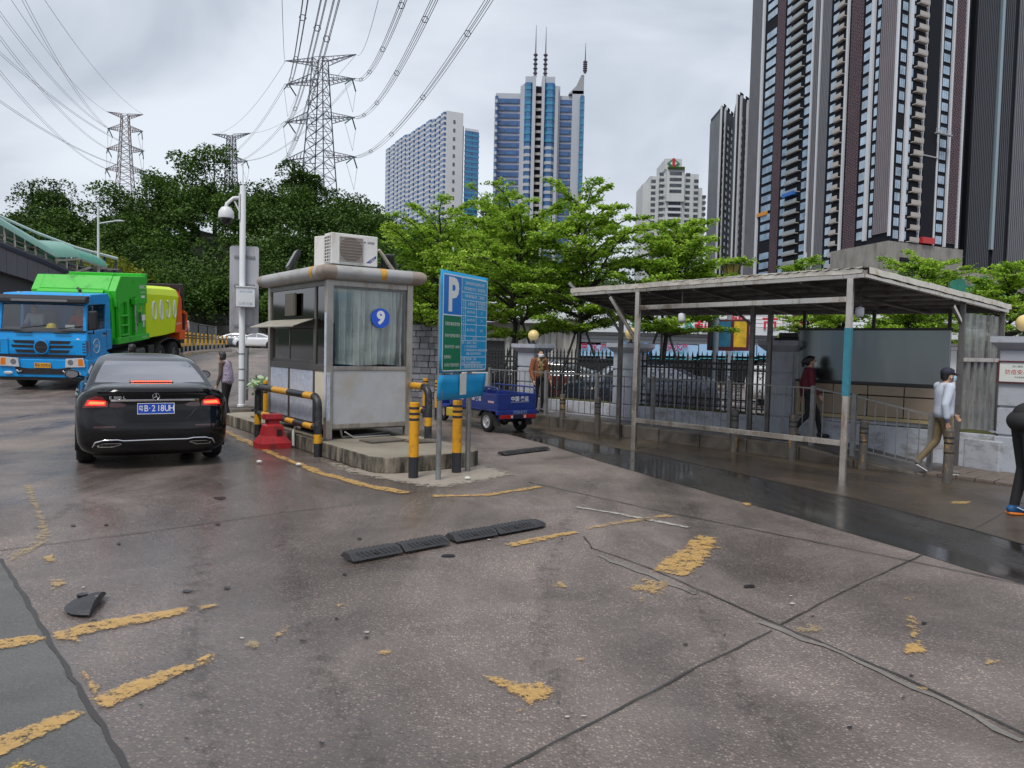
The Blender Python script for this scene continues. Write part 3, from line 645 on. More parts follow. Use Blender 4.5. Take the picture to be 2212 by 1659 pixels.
def vl(a, b0, b1): x, z1 = sp(a, b0); _, z0 = sp(a, b1); ln.box(x-.003, x+.003, -.0145, -.0131, z0, z1)
for b_ in (.185, .265, .345, .425, .51, .63, .675, .845, .925): hl(b_)
vl(.405, .043, .972); vl(.49, .265, .675); vl(.73, .265, .63); vl(.49, .845, .925)
ln.box(.043*SW, .4*SW, -.0145, -.0131, sp(0, .435)[1], sp(0, .425)[1])
ln.build('table_lines', wh, board)
def st(s, a, b_, size, xs=1., ax='CENTER', bold=0.): x, z = sp(a, b_); text(s, size, wh, board, (x, -.0155, z), xs=xs, ax=ax, bold=bold)
text('P', .56, wh, board, (sp(.225, 0)[0], -.0155, sp(0, .245)[1]), xs=.9, bold=.022)
for s, a, b_, z, k in (('深圳市停车场收费标价牌', .69, .095, .05, .95), ('停车场定价方式：政府指导价', .69, .15, .05, .9), ('停车场所属区域：二类地区', .69, .226, .05, .9),
    ('车', .447, .29, .036, 1), ('型', .447, .32, .036, 1), ('收费标准', .61, .305, .05, .9), ('每天最高收', .85, .288, .042, 1), ('费标准(元)', .85, .323, .042, 1),
    ('小', .447, .37, .036, 1), ('车', .447, .4, .036, 1), ('每小时10元', .61, .385, .045, .95), ('31', .85, .385, .05, 1), ('大', .447, .452, .036, 1), ('车', .447, .484, .036, 1), ('每小时15元', .61, .468, .045, .95), ('70', .85, .468, .05, 1),
    ('超', .447, .528, .03, 1), ('大', .447, .555, .03, 1), ('型', .447, .582, .03, 1), ('车', .447, .609, .03, 1), ('每小时20元', .61, .57, .045, .95), ('105', .85, .57, .05, 1), ('临时卡', .448, .653, .028, 1), ('1元/次', .7, .653, .045, 1),
    ('投诉', .448, .868, .036, 1), ('电话', .448, .905, .036, 1), ('深圳市价格监督检查局监制', .69, .948, .045, .95)): st(s, a, b_, z, k)
for s, b_, z in (('说明：1、进场取卡，离场交卡。', .70, .036), ('         2、进场15分钟内免收费。', .738, .036), ('         3、停车收费按实际时间计不超过每天最高收费', .776, .036), ('              标准按二类区域收取停车费用。', .812, .036)): st(s, .415, b_, z, .86, 'LEFT')
st('市物价局：12358', .51, .868, .038, 1, 'LEFT'); st('市公安交通警察局:83342621', .51, .905, .038, .9, 'LEFT')
for s, b_, z, k in (('军警车辆免费停放', .52, .05, .92), ('深圳市农产品股份有限公司停车场', .635, .046, .54), ('停车场许可证号：A00050', .745, .046, .72), ('深圳市农产品股份有限公司', .925, .046, .68)): st(s, .222, b_, z, k)
st('收费单位：', .06, .845, .046, .9, 'LEFT')
lo = MB(); lo.grid([[(-.05*(1-j/3)+SW*i/12, .02*math.sin(i*.7+j)*(1-j/4), .985+.31*j/3) for i in range(13)] for j in range(4)])
lob = lo.build('lower_board', M('banner_cyan', (.0, .27, .56), .5, var=.08, vs=4), sg, sm=60); s2 = lob.modifiers.new('thick', 'SOLIDIFY'); s2.thickness = .004; s2.offset = -1
MB().quad((.46, -.026, 1.035), (.64, -.022, 1.035), (.64, -.022, 1.305), (.46, -.026, 1.305)).build('paper_notice', M('paper', (.62, .62, .58), .7, var=.12, vs=10), sg)
# ---------------------------------------------------------------- raised pavement with kerb stones
pav_m = M('paving', (.12, .115, .115), .5, var=.25, vs=6, bump=.4, bs=30, dirt=((.05, .048, .045), 3, .5))
PZ = .23
def kp(s, n=0., z=0.): p = K0+KD*s+KN*n; return Vector((p.x, p.y, z))
KL = (K1-K0).length
def ktop(s): return PZ*(1-smooth((s-5.2)/(KL-5.2)))
P2 = Vector((2.44, 15.94, 0)); P3 = Vector((4.86, 13.72, 0)); P1 = Vector((.47, 17.75, 0)); P4 = Vector((7.43, 11.2, 0)); FD = (P4-P2).normalized(); FN = Vector((-FD.y, FD.x, 0)); FANG = math.atan2(FD.y, FD.x)
P0 = P1-FD*3.0
pv = MB(); rows = []
for i in range(45):
    s = -3.4+(KL+3.4+1.2)*i/44; a = kp(s, .16)
    b_ = P2+FD*((a-P2).dot(FD))+FN*.6; zz = ktop(s)
    rows.append([(a.x, a.y, zz-.004), (*(a+(b_-a)*.5).xy, max(zz-.004, .012)), (b_.x, b_.y, max(zz-.004, .012))])
pave = struct(pv.grid(rows).build('pavement', pav_m, sm=180))
s = -3.4; i = 0
while s < KL:
    L = rnd.uniform(.82, .98); e = min(s+L, KL); rr = rnd.uniform(-.008, .008); q = MB(); n0, n1 = rr-.01, .16
    A = [kp(s+.006, n0), kp(s+.006, n1), kp(e-.006, n1), kp(e-.006, n0)]; t0 = max(.03, ktop(s))+rnd.uniform(-.006, .006); t1 = max(.012, ktop(e))
    tops = [t0, t0, t1, t1]
    q.add([(p.x, p.y, -.02) for p in A]+[(p.x, p.y, t) for p, t in zip(A, tops)], [(3, 2, 1, 0), (4, 5, 6, 7), (0, 1, 5, 4), (1, 2, 6, 5), (2, 3, 7, 6), (3, 0, 4, 7)])
    q.build('kerb_block', MATS['kerbstone'], pave, bevel=.018, fix=True); s = e; i += 1
brickp = M('paver', (.15, .12, .10), .55, var=.3, vs=9, bump=.4)
for i in range(6):
    for j in range(3):
        c = K1+KD*(.05+.23*i)+KN*(.25+.34*j); box('paving_block', brickp, pave, -.11, .11, -.16, .16, -.02, .034+rnd.uniform(0, .012), bevel=.008, loc=(c.x, c.y, 0), rot=(0, 0, math.atan2(KD.y, KD.x)))
# ---------------------------------------------------------------- worn grey and yellow bollards in front of the kerb
gb = M('bollard_worn', (.10, .092, .085), .55, var=.3, vs=9, dirt=((.62, .33, .02), (9, 9, 4), .26)); gk = M('bollard_worn_black', (.02, .02, .02), .5, var=.3, vs=10)
lbl = ['worn yellow and grey bollard at the kerb before the woman in leopard print', 'worn bollard at the kerb beside the first post of the shelter', 'grey bollard with yellow flecks at the kerb in the middle of the shelter', 'grey bollard at the kerb in front of the woman in maroon',
       'grey bollard with bright yellow patches beside the blue-wrapped shelter post', 'dark grey bollard standing by the man in the cap at the ramp foot']
for (u, vt, vb), l in zip(((1214, 855, 926), (1290, 863, 937), (1585, 883, 976), (1710, 896, 994), (1863, 907, 1013), (2046, 920, 1043)), lbl):
    p = px(u, vb); bollard(l, p, .71, .06, 0, 'worn bollards along the kerb', ((.1, .125), (.17, .195), (.3, .32)), (gb, gk))
# ---------------------------------------------------------------- steel pedestrian railing
rail_m = M('railing_steel', (.27, .27, .265), .45, metal=.55, var=.2, vs=9, dirt=((.16, .13, .1), 7, .3))
def railseg(label, s0, s1, z0a, z0b, hgt, posts=(1, 1)):
    a = kp(s0, .3); c = kp(s1, .3); L = (c-a).length; d = (c-a).normalized()
    t = thing('railing', label, 'railing', a, math.atan2(d.y, d.x), 'steel railing panels along the kerb')
    def z(x): return z0a+(z0b-z0a)*x/L
    def ht(x): return hgt[0]+(hgt[1]-hgt[0])*x/L
    pm = MB().box(-.033, .033, -.033, .033, 0, 1).mesh('post', rail_m)
    for x, k in ((0, posts[0]), (L, posts[1])):
        if k: o = link('post', pm, t, (x, 0, z(x)-.01), None, .004); o.scale = (1, 1, ht(x)+.05)
    MB().bar((.034, 0, z(0)+ht(0)), (L-.034, 0, z(L)+ht(L)), .028, .022).build('top_rail', rail_m, t)
    MB().bar((.034, 0, z(0)+.1), (L-.034, 0, z(L)+.1), .024, .02).build('bottom_rail', rail_m, t)
    n = max(3, round(L/.165)); bm_ = MB().cyl((0, 0, 0), (0, 0, 1), .008, n=8).mesh('baluster', rail_m)
    for i in range(1, n):
        x = L*i/n; o = link('baluster', bm_, t, (x, 0, z(x)+.11)); o.scale = (1, 1, ht(x)-.121)
def ks(u):
    # kerb coordinate of the railing line at this bearing
    k = (u-1106)/FPX; o_ = K0+KN*.3
    return (o_.x-k*o_.y)/(k*KD.y-KD.x)
us = [1058, 1180, 1290, 1412, 1578, 1758, 1848, 2016]
rl = ['steel railing panel behind the blue tricycle', 'steel railing panel in front of the woman in the leopard blouse', 'steel railing panel just before the shelter, beside a pillar with a globe', 'steel railing panel at the first shelter posts', 'steel railing panel in the middle of the shelter', 'steel railing panel in front of the woman in maroon', 'short steel railing panel beside the blue-wrapped shelter post']
sv = [ks(u) for u in us]
for i in range(6): railseg(rl[i], sv[i], sv[i+1], ktop(sv[i]), ktop(sv[i+1]), (.9, .9), (1 if i == 0 else 0, 1))
railseg('steel railing panel sloping down the ramp beside the man in the cap', sv[6], sv[7], ktop(sv[6]), ktop(sv[7]), (.9, .83), (0, 1))
# ---------------------------------------------------------------- pillars with globe lamps
pil = M('pillar_paint', (.40, .42, .47), .65, var=.12, vs=3, bump=.15, bs=20, dirt=((.27, .28, .31), 4, .3))
globe = M('globe_glass', (.78, .60, .25), .25, var=.03, coat=.3); dkm = M('dark_metal', (.03, .03, .032), .5, var=.2)
def pillar(label, p, zt, z0=0., lamp=True, extra=None):
    t = thing('gate_pillar', label, 'pillar', (p.x, p.y, 0), FANG, 'grey fence pillars')
    w_ = .25; hh = zt-.2
    box('base', pil, t, -w_-.02, w_+.02, -w_-.02, w_+.02, z0-.05, .52, bevel=.01)
    n = 3; zz = [.52+(hh-.52)*k/n for k in range(n+1)]
    for k in range(n):
        box('block', pil, t, -w_, w_, -w_, w_, zz[k]+.03, zz[k+1]-.002, bevel=.008); box('joint', pil, t, -w_+.025, w_-.025, -w_+.025, w_-.025, zz[k]-.001, zz[k]+.031)
    c = MB(); lv = [(w_-.01, hh), (w_+.03, hh+.03), (w_+.11, hh+.11), (w_+.11, hh+.2)]; rows = [[(a*x, a*y, z) for x, y in ((-1, -1), (1, -1), (1, 1), (-1, 1), (-1, -1))] for a, z in lv]
    c.grid(rows); c.quad(*rows[-1][:4]); c.build('cap', pil, t, bevel=.008, fix=True)
    if lamp:
        l = MB().lathe([(.06, zt), (.06, zt+.02), (.03, zt+.04), (.03, zt+.07), (.045, zt+.075), (.045, zt+.1)], 14).build('lamp_base', dkm, t, sm=40)
        MB().ell((0, 0, zt+.2), .128, 24, 16).build('globe', globe, l, sm=180)
    return t
pillar('grey pillar with a pale yellow globe lamp behind the woman in the leopard blouse', P1, 1.74, PZ)
pillar('grey pillar with a pale yellow globe lamp at the first shelter posts', P2, 1.79, PZ)
pt_ = pillar('grey pillar without a globe standing under the shelter roof', P3, 1.88, PZ, False)
box('loudspeaker_bracket', dkm, pt_, -.2, .25, -.06, .06, 1.885, 1.93, bevel=.01); box('sensor_box', dkm, pt_, -.1, .25, -.09, .09, 1.93, 2.02, bevel=.01)
p4t = pillar('grey pillar with a framed market notice and a globe lamp at the gateway', P4, 1.97, 0)
# framed notice on the pillar
fr_ = thing('framed_notice', 'framed white notice with red Chinese lettering hung on the gateway pillar', 'notice', (P4.x, P4.y, 0), FANG)
wd, zb, zt = .62, 1.30, 1.62
mar = M('maroon_frame', (.09, .012, .018), .4, var=.1)
for nm, d in (('frame', (-.26, .36, -.29, -.258, zb, zb+.02)), ('frame', (-.26, .36, -.29, -.258, zt-.02, zt)), ('frame', (-.26, -.24, -.29, -.258, zb+.02, zt-.02)), ('frame', (.34, .36, -.29, -.258, zb+.02, zt-.02))): box(nm, mar, fr_, *d)
box('sheet', M('notice_white', (.66, .70, .66), .4, var=.04), fr_, -.24, .34, -.275, -.262, zb+.02, zt-.02)
text('防疫安心市场', .075, M('red_print', (.5, .02, .03), .5), fr_, (.05, -.277, 1.455)); text('放心食品 幸福街道', .032, M('ink', (.04, .04, .05), .5), fr_, (.05, -.277, 1.54)); text('市场监督管理所宣', .026, M('ink', (0, 0, 0)), fr_, (.05, -.277, 1.385))
# ---------------------------------------------------------------- low wall and black iron fence between the pillars
wallp = M('low_wall_paint', (.46, .48, .53), .7, var=.15, vs=4, bump=.2, bs=25, dirt=((.2, .19, .18), (3, 3, 6), .45))
moss = M('moss', (.07, .075, .02), .95, var=.5, vs=9, bump=.8, bs=60)
iron = M('iron_black', (.012, .013, .016), .4, var=.2, vs=9, coat=.2)
tipm = MB(); tipm.box(-.013, .013, -.013, .013, 0, 1.0); tipm.lathe([(.013, 1.0), (.026, 1.02), (.012, 1.04), (.022, 1.08), (.012, 1.13), (.001, 1.19)], 6)
barmesh = tipm.mesh('bar', iron)
def span(A, B, idx, lab, has_fence=True):
    d = (B-A).normalized(); L = (B-A).length-.54; a = A+d*.27; an = math.atan2(d.y, d.x)
    t = thing('low_wall', lab[0], 'wall', (a.x, a.y, 0), an, 'painted low walls between the pillars')
    box('body', wallp, t, 0, L, -.13, .13, -.02, .52, bevel=.012)
    k = MB(); rr = random.Random(idx); nn = 40
    k.grid([[(L*i/nn, y, .523+ (0.05 if j == 1 else .0)*rr.uniform(.3, 1)) for i in range(nn+1)] for j, y in enumerate((-.1, 0, .1))]); k.build('moss_strip', moss, t, sm=180)
    if not has_fence: return
    f = thing('iron_fence', lab[1], 'fence', (a.x, a.y, .56), an, 'black iron fence panels')
    n = int(L/.105)
    for i in range(n+1): link('bar', barmesh, f, (.03+(L-.06)*i/n, 0, .0)).scale = (1, 1, .93)
    for z in (.06, .2, .76, .88): MB().box(0, L, -.012, .012, z-.014, z+.014).build('rail', iron, f)
    sc = MB()
    for i in range(n):
        x = .03+(L-.06)*(i+.5)/n
        for z, r in ((.82, .042), (.13, .046)):
            sc.tube([(x+r*math.cos(R(a_)), 0, z+r*math.sin(R(a_))) for a_ in range(0, 361, 40)], .007, 4, False)
        if i % 2 == 0:
            for z, sg_ in ((.7, 1), (.27, -1)):
                for sx in (-1, 1):
                    sc.tube([(x+sx*(.008+.05*math.sin(R(t_))*(1-t_/500)), 0, z-sg_*(.13*t_/270)+.02) for t_ in range(0, 271, 30)], .007, 4, False)
    stuff(sc.build('scrollwork', iron, f, sm=180))
span(P0, P1, 1, ('painted low wall behind the blue tricycle', 'black iron fence panel behind the parking sign and tricycle'))
span(P1, P2, 2, ('painted low wall running behind the woman in the leopard blouse', 'black iron fence panel between the two globe-lamp pillars near the tricycle'))
span(P2, P3, 3, ('painted low wall under the shelter, topped with moss', 'black iron fence panel under the shelter roof'))
span(P3, P4, 4, ('painted low wall below the dark notice board', ''), False)
# ---------------------------------------------------------------- large notice board behind the walkway
N0 = P3+FD*.3-FN*.1; N1 = P4-FD*.95-FN*.1; NL = (N1-N0).length
nb = thing('notice_board', 'long dark stainless notice board over beige tiles beneath the shelter', 'notice board', (N0.x, N0.y, 0), FANG)
dk = bpy.data.materials.new('dull_mirror'); dk.use_nodes = True; b_ = dk.node_tree.nodes['Principled BSDF']; b_.inputs['Base Color'].default_value = (.19, .215, .215, 1); b_.inputs['Metallic'].default_value = .9
no = N(dk.node_tree, 'ShaderNodeTexNoise', Scale=1.5, Detail=2.); mpn = N(dk.node_tree, 'ShaderNodeMapping'); mpn.inputs['Scale'].default_value = (1, 1, .35); ge = N(dk.node_tree, 'ShaderNodeNewGeometry'); dk.node_tree.links.new(ge.outputs['Position'], mpn.inputs[0]); dk.node_tree.links.new(mpn.outputs[0], no.inputs['Vector'])
bp = N(dk.node_tree, 'ShaderNodeBump', Strength=.3, Distance=.05); dk.node_tree.links.new(no.outputs['Fac'], bp.inputs['Height']); dk.node_tree.links.new(bp.outputs[0], b_.inputs['Normal']); b_.inputs['Roughness'].default_value = .2
box('board', dk, nb, 0, NL, -.04, .0, 1.22, 2.06); MB().box(-.03, NL+.03, -.05, .02, 1.17, 1.22).build('lower_frame', dkm, nb); MB().box(-.03, NL+.03, -.05, .02, 2.06, 2.1).build('upper_frame', dkm, nb)
cream = M('cream_paint', (.45, .36, .19), .5, var=.12); tile = M('beige_tile', (.33, .26, .19), .5, var=.12, vs=5)
for z0, z1 in ((.60, .655), ): box('tile_frame', cream, nb, 0, NL, -.06, -.01, z0, z1)
for x in (0, NL-.06): box('tile_frame', cream, nb, x, x+.06, -.06, -.01, .655, 1.165)
n = 4
for i in range(n):
    x0 = .06+(NL-.12)*i/n; x1 = .06+(NL-.12)*(i+1)/n
    box('tile', tile, nb, x0+.008, x1-.008, -.045, -.015, .665, .99, bevel=.004); box('tile', tile, nb, x0+.008, x1-.008, -.045, -.015, 1.01, 1.16, bevel=.004)
box('tile_backing', M('tile_joint', (.06, .035, .03), .7), nb, .06, NL-.06, -.014, .0, .655, 1.17)
box('backing_wall', wallp, nb, 0, NL, .0, .1, .5, 1.17)
for x in (.02, NL*.5, NL-.06): box('board_post', dkm, nb, x, x+.05, .021, .06, .5, 2.4)
# ---------------------------------------------------------------- shelter
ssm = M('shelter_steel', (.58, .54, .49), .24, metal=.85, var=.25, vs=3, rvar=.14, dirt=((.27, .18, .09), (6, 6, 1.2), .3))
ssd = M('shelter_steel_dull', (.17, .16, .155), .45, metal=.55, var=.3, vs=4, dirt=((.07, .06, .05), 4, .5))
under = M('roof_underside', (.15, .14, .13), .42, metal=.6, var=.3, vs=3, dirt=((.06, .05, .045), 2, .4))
sh = thing('walkway_shelter', 'stainless steel walkway shelter with a flat sloping metal roof', 'shelter', (0, 0, 0))
F1 = Vector((2.05, 12.74, 0)); F2 = Vector((4.34, 9.98, 0)); B1 = Vector((6.76, 11.63, 0)); B2 = Vector((7.80, 12.32, 0)); Q2 = Vector((2.02, 14.45, 0)); Q3 = Vector((4.05, 13.05, 0))
FL = Vector((1.06, 13.93, 2.6)); FR = Vector((4.46, 9.86, 2.64)); BRc = Vector((7.92, 12.4, 2.38)); BLc = Vector((2.35, 15.6, 2.34))
def rf(s, t): return (FL*(1-s)+FR*s)*(1-t)+(BLc*(1-s)+BRc*s)*t   # point on the roof's lower plane
def rz_(p):
    best = None
    for i in range(41):
        for j in range(41):
            q = rf(i/40, j/40); dd = (q.xy-p.xy).length
            if best is None or dd < best[0]: best = (dd, q.z)
    return best[1]
def post(p, z0, z1, mt=ssm, w_=.075): return box('post', mt, sh, -w_/2, w_/2, -w_/2, w_/2, z0, z1, bevel=.005, loc=(p.x, p.y, 0), rot=(0, 0, R(-40)))
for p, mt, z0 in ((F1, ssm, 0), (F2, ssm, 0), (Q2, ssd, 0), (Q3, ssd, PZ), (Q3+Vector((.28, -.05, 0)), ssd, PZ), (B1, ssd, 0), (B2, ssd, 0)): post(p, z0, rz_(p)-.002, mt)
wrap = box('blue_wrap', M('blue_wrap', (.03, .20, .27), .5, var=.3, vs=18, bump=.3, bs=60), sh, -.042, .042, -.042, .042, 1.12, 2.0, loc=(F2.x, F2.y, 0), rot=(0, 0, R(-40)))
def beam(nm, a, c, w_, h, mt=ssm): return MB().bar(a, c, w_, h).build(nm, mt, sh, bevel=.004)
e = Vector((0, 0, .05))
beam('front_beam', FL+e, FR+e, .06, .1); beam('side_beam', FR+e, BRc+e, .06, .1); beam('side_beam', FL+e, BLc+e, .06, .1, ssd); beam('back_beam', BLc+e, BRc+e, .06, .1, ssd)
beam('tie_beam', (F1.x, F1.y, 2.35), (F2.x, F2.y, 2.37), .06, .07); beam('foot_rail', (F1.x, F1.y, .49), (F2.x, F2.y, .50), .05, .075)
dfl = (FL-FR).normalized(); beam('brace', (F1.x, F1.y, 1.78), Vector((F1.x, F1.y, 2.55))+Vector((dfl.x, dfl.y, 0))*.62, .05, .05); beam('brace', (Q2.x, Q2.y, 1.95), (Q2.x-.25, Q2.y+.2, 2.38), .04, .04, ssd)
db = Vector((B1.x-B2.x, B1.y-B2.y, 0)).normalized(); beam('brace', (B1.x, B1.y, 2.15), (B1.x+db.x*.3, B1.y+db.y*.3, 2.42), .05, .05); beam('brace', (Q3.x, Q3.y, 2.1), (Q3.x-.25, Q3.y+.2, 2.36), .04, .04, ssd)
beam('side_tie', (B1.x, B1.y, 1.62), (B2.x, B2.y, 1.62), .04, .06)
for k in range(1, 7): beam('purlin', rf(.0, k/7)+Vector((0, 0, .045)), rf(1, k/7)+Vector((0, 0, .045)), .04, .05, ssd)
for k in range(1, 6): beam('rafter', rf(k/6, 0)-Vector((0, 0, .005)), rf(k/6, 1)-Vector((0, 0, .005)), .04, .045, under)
# corrugated roof sheets
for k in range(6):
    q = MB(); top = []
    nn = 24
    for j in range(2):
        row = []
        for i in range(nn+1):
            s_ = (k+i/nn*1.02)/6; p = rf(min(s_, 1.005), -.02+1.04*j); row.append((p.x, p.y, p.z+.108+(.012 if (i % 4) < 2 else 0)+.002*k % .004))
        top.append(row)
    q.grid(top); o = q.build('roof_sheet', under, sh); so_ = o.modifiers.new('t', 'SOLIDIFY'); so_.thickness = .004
# folded drip flashing along front and right edges
fl_m = M('flashing', (.62, .56, .47), .26, metal=.8, var=.35, vs=4, bump=.5, bs=4, dirt=((.3, .2, .1), 5, .35))
def flash(a, c, out):
    k = 26; A = []; B = []; Cc = []; rr = random.Random(3)
    for i in range(k+1):
        p = a+(c-a)*i/k; w1 = rr.uniform(-.006, .006); o2 = out*(.05+rr.uniform(0, .014))
        A.append(p+Vector((0, 0, .14+w1))-out*.06); B.append(p+Vector((0, 0, .135+w1))+o2); Cc.append(p+Vector((0, 0, .055+w1))+o2+out*rr.uniform(0, .01))
    MB().grid([A, B, Cc]).build('flashing', fl_m, sh)
of = Vector((FR.y-FL.y, -(FR.x-FL.x), 0)).normalized(); orr = Vector((BRc.y-FR.y, -(BRc.x-FR.x), 0)).normalized()
flash(FL, FR, of); flash(FR, BRc, orr)
MB().quad(FL+Vector((0, 0, .13)), FL+Vector((.05, -.1, .13)), FL+Vector((-.06, -.02, .26)), FL+Vector((-.09, .05, .22))).build('torn_flap', M('white_flap', (.6, .6, .58), .5), sh)
# ribbed translucent side panel
pc = M('ribbed_panel', (.30, .31, .30), .35, metal=.2, var=.25, vs=5, dirt=((.12, .11, .1), (7, 7, 1.2), .5), alpha=.88)
n = 48; rows = []
for z in (.5, 2.33):
    row = []
    for i in range(n+1):
        p = B1+(B2-B1)*(i/n); m_ = i % 8; o_ = .0 if m_ in (0, 1, 2, 3, 4) else .03; nn_ = Vector((db.y, -db.x, 0)); row.append((*(p+nn_*o_).xy, z-(.02*(i/n) if z > 1 else 0)))
    rows.append(row)
MB().grid(rows).build('ribbed_panel', pc, sh)
WB = thing('low_wall', 'pale low wall block beside the gateway pillar below the ribbed panel', 'wall', (B1.x, B1.y, 0), math.atan2(B2.y-B1.y, B2.x-B1.x)); box('body', wallp, WB, .05, 1.1, -.1, .12, -.02, .5, bevel=.012)
o = MB().bar(B1+Vector((.15, -.05, .22)), P4+Vector((-.3, -.1, .22)), .16, .44).build('low_wall', wallp, None, bevel=.01); tag(o, 'short pale wall between the shelter corner post and the gateway pillar', 'wall')
# bulbs under the roof
bulb_m = M('bulb_plastic', (.62, .63, .68), .35, var=.05)
def bulb(label, u, v, Y):
    p = at(u, v, Y); top = rz_(p)
    t = thing('ceiling_bulb', label, 'lamp', (p.x, p.y, p.z), 0, 'bulbs hanging under the shelter roof')
    MB().lathe([(.03, -.07), (.05, -.065), (.058, -.04), (.058, .05), (.05, .06), (.02, .075)], 14).build('bulb', bulb_m, t, sm=60)
    MB().cyl((0, 0, .0755), (0, 0, top-p.z+.02), .012, n=8).build('holder', dkm, t)
bulb('white bulb hanging under the shelter roof beside the first post', 1473, 686, 12.1); bulb('white bulb hanging under the shelter roof beside the blue-wrapped post', 1857, 674, 10.6)
# ---------------------------------------------------------------- sedan built from horizontal outlines
def interp(tab, z, k):
    if z <= tab[0][0]: return tab[0][k]
    for a, c in zip(tab, tab[1:]):
        if z <= c[0]: f = (z-a[0])/(c[0]-a[0]); return a[k]+(c[k]-a[k])*f
    return tab[-1][k]
#        z    w     rear  front
BODY = [(.17, .76, .16, 4.80), (.24, .86, .06, 4.95), (.34, .905, .0, 5.02), (.5, .915, -.02, 5.04), (.62, .925, .0, 5.03), (.72, .93, .035, 5.0), (.8, .93, .055, 4.96), (.88, .925, .06, 4.88), (.95, .885, .045, 4.7), (1.0, .83, .03, 4.2), (1.035, .765, .045, 3.7)]
CABN = [(.98, .83, .50, 4.3), (1.06, .80, .74, 3.98), (1.12, .775, .92, 3.8), (1.2, .745, 1.15, 3.6), (1.3, .70, 1.46, 3.36), (1.37, .66, 1.72, 3.17), (1.42, .61, 2.0, 2.98), (1.447, .53, 2.25, 2.8)]
def outline(tab, z, ar, nr, af, nf, k=18):
    w_, yr, yf = (interp(tab, z, i) for i in (1, 2, 3)); P = []
    for i in range(-k, k+1):
        u = i/k; u = math.copysign(1-(1-abs(u))**1.6, u); P.append((w_*u, yr+ar*(1-(1-abs(u)**nr)**(1/nr))))
    for i in range(1, 8): P.append((w_, yr+ar+(yf-af-yr-ar)*i/8))
    for i in range(k, -k-1, -1):
        u = i/k; u = math.copysign(1-(1-abs(u))**1.6, u); P.append((w_*u, yf-af*(1-(1-abs(u)**nf)**(1/nf))))
    for i in range(7, 0, -1): P.append((-w_, yr+ar+(yf-af-yr-ar)*i/8))
    return P
def ry(tab, x, z, ar, nr): w_ = interp(tab, z, 1); u = min(.9999, abs(x)/w_); return interp(tab, z, 2)+ar*(1-(1-u**nr)**(1/nr))
def shell(tab, zs, ar, nr, af, nf, crown):
    b = MB(); rows = []
    for z in zs: o_ = outline(tab, z, ar, nr, af, nf); rows.append([(x, y, z) for x, y in o_]+[(*o_[0], z)])
    last = rows[-1]; cy_ = sum(p[1] for p in last)/len(last)
    for s_, dz in crown: rows.append([(p[0]*s_, cy_+(p[1]-cy_)*(1-(1-s_)*.55), p[2]+dz) for p in last])
    b.grid(rows); b.quad(*rows[-1][:-1][::-1]); return b
cgl = M('car_glass', (.30, .30, .325), .05, metal=.8, var=0, spec=.9, coat=.4); chrome = M('chrome', (.75, .76, .78), .12, metal=1, var=0); tyre = M('tyre', (.012, .012, .012), .75, var=.25, vs=14, bump=.4, bs=50); rimm = M('rim_metal', (.32, .33, .34), .3, metal=.8, var=.1)
trimb = M('black_trim', (.008, .008, .009), .35, var=.1)
AR, NR = .42, 3.0; CAR_, CNR = .16, 2.4
def wheel(parent, x, y, r=.335, w_=.24, side=1, rim=True):
    q = MB(); prof = [(r*.62, -w_/2), (r*.9, -w_/2), (r*.985, -w_*.38), (r, -w_*.2), (r, w_*.2), (r*.985, w_*.38), (r*.9, w_/2), (r*.62, w_/2)]
    mt = Matrix.Translation((x, y, r)) @ Matrix.Rotation(R(90)*side, 4, 'Y'); q.lathe(prof+prof[:1], 26, mat=mt, cap=False)
    o_ = q.build('wheel', tyre, parent, sm=50)
    if rim:
        k = MB(); k.lathe([(.001, .3*w_), (r*.18, .32*w_), (r*.2, .2*w_), (r*.6, .1*w_), (r*.61, .46*w_), (r*.65, .47*w_), (r*.66, .3*w_)], 26, mat=mt)
        for i in range(10):
            a = 2*math.pi*i/10; p0 = mt @ Vector((r*.12*math.cos(a), r*.12*math.sin(a), .34*w_)); p1 = mt @ Vector((r*.62*math.cos(a), r*.62*math.sin(a), .42*w_)); k.bar(p0, p1, .03, .03)
        k.build('rim', rimm, o_, sm=40)
    return o_
def patch(poly, off, z_tab=BODY, a=AR, n=NR, sub=6):
    """polygon in (x, z) wrapped on the rear surface"""
    bm = bmesh.new(); vs = [bm.verts.new((x, 0, z)) for x, z in poly]; bm.faces.new(vs); bmesh.ops.triangulate(bm, faces=bm.faces[:])
    for _ in range(3): bmesh.ops.subdivide_edges(bm, edges=bm.edges[:], cuts=1, use_grid_fill=True)
    bmesh.ops.triangulate(bm, faces=bm.faces[:])
    for v in bm.verts: v.co.y = ry(z_tab, v.co.x, v.co.z, a, n)-off
    me = bpy.data.meshes.new('patch'); bm.to_mesh(me); bm.free(); return me
def pobj(nm, poly, off, mt, par, tab=BODY, a=AR, n=NR, thick=0):
    me = patch(poly, off, tab, a, n); me.materials.append(mt); me.shade_smooth(); o_ = link(nm, me, par)
    if thick: s_ = o_.modifiers.new('t', 'SOLIDIFY'); s_.thickness = thick; s_.offset = 0
    return o_
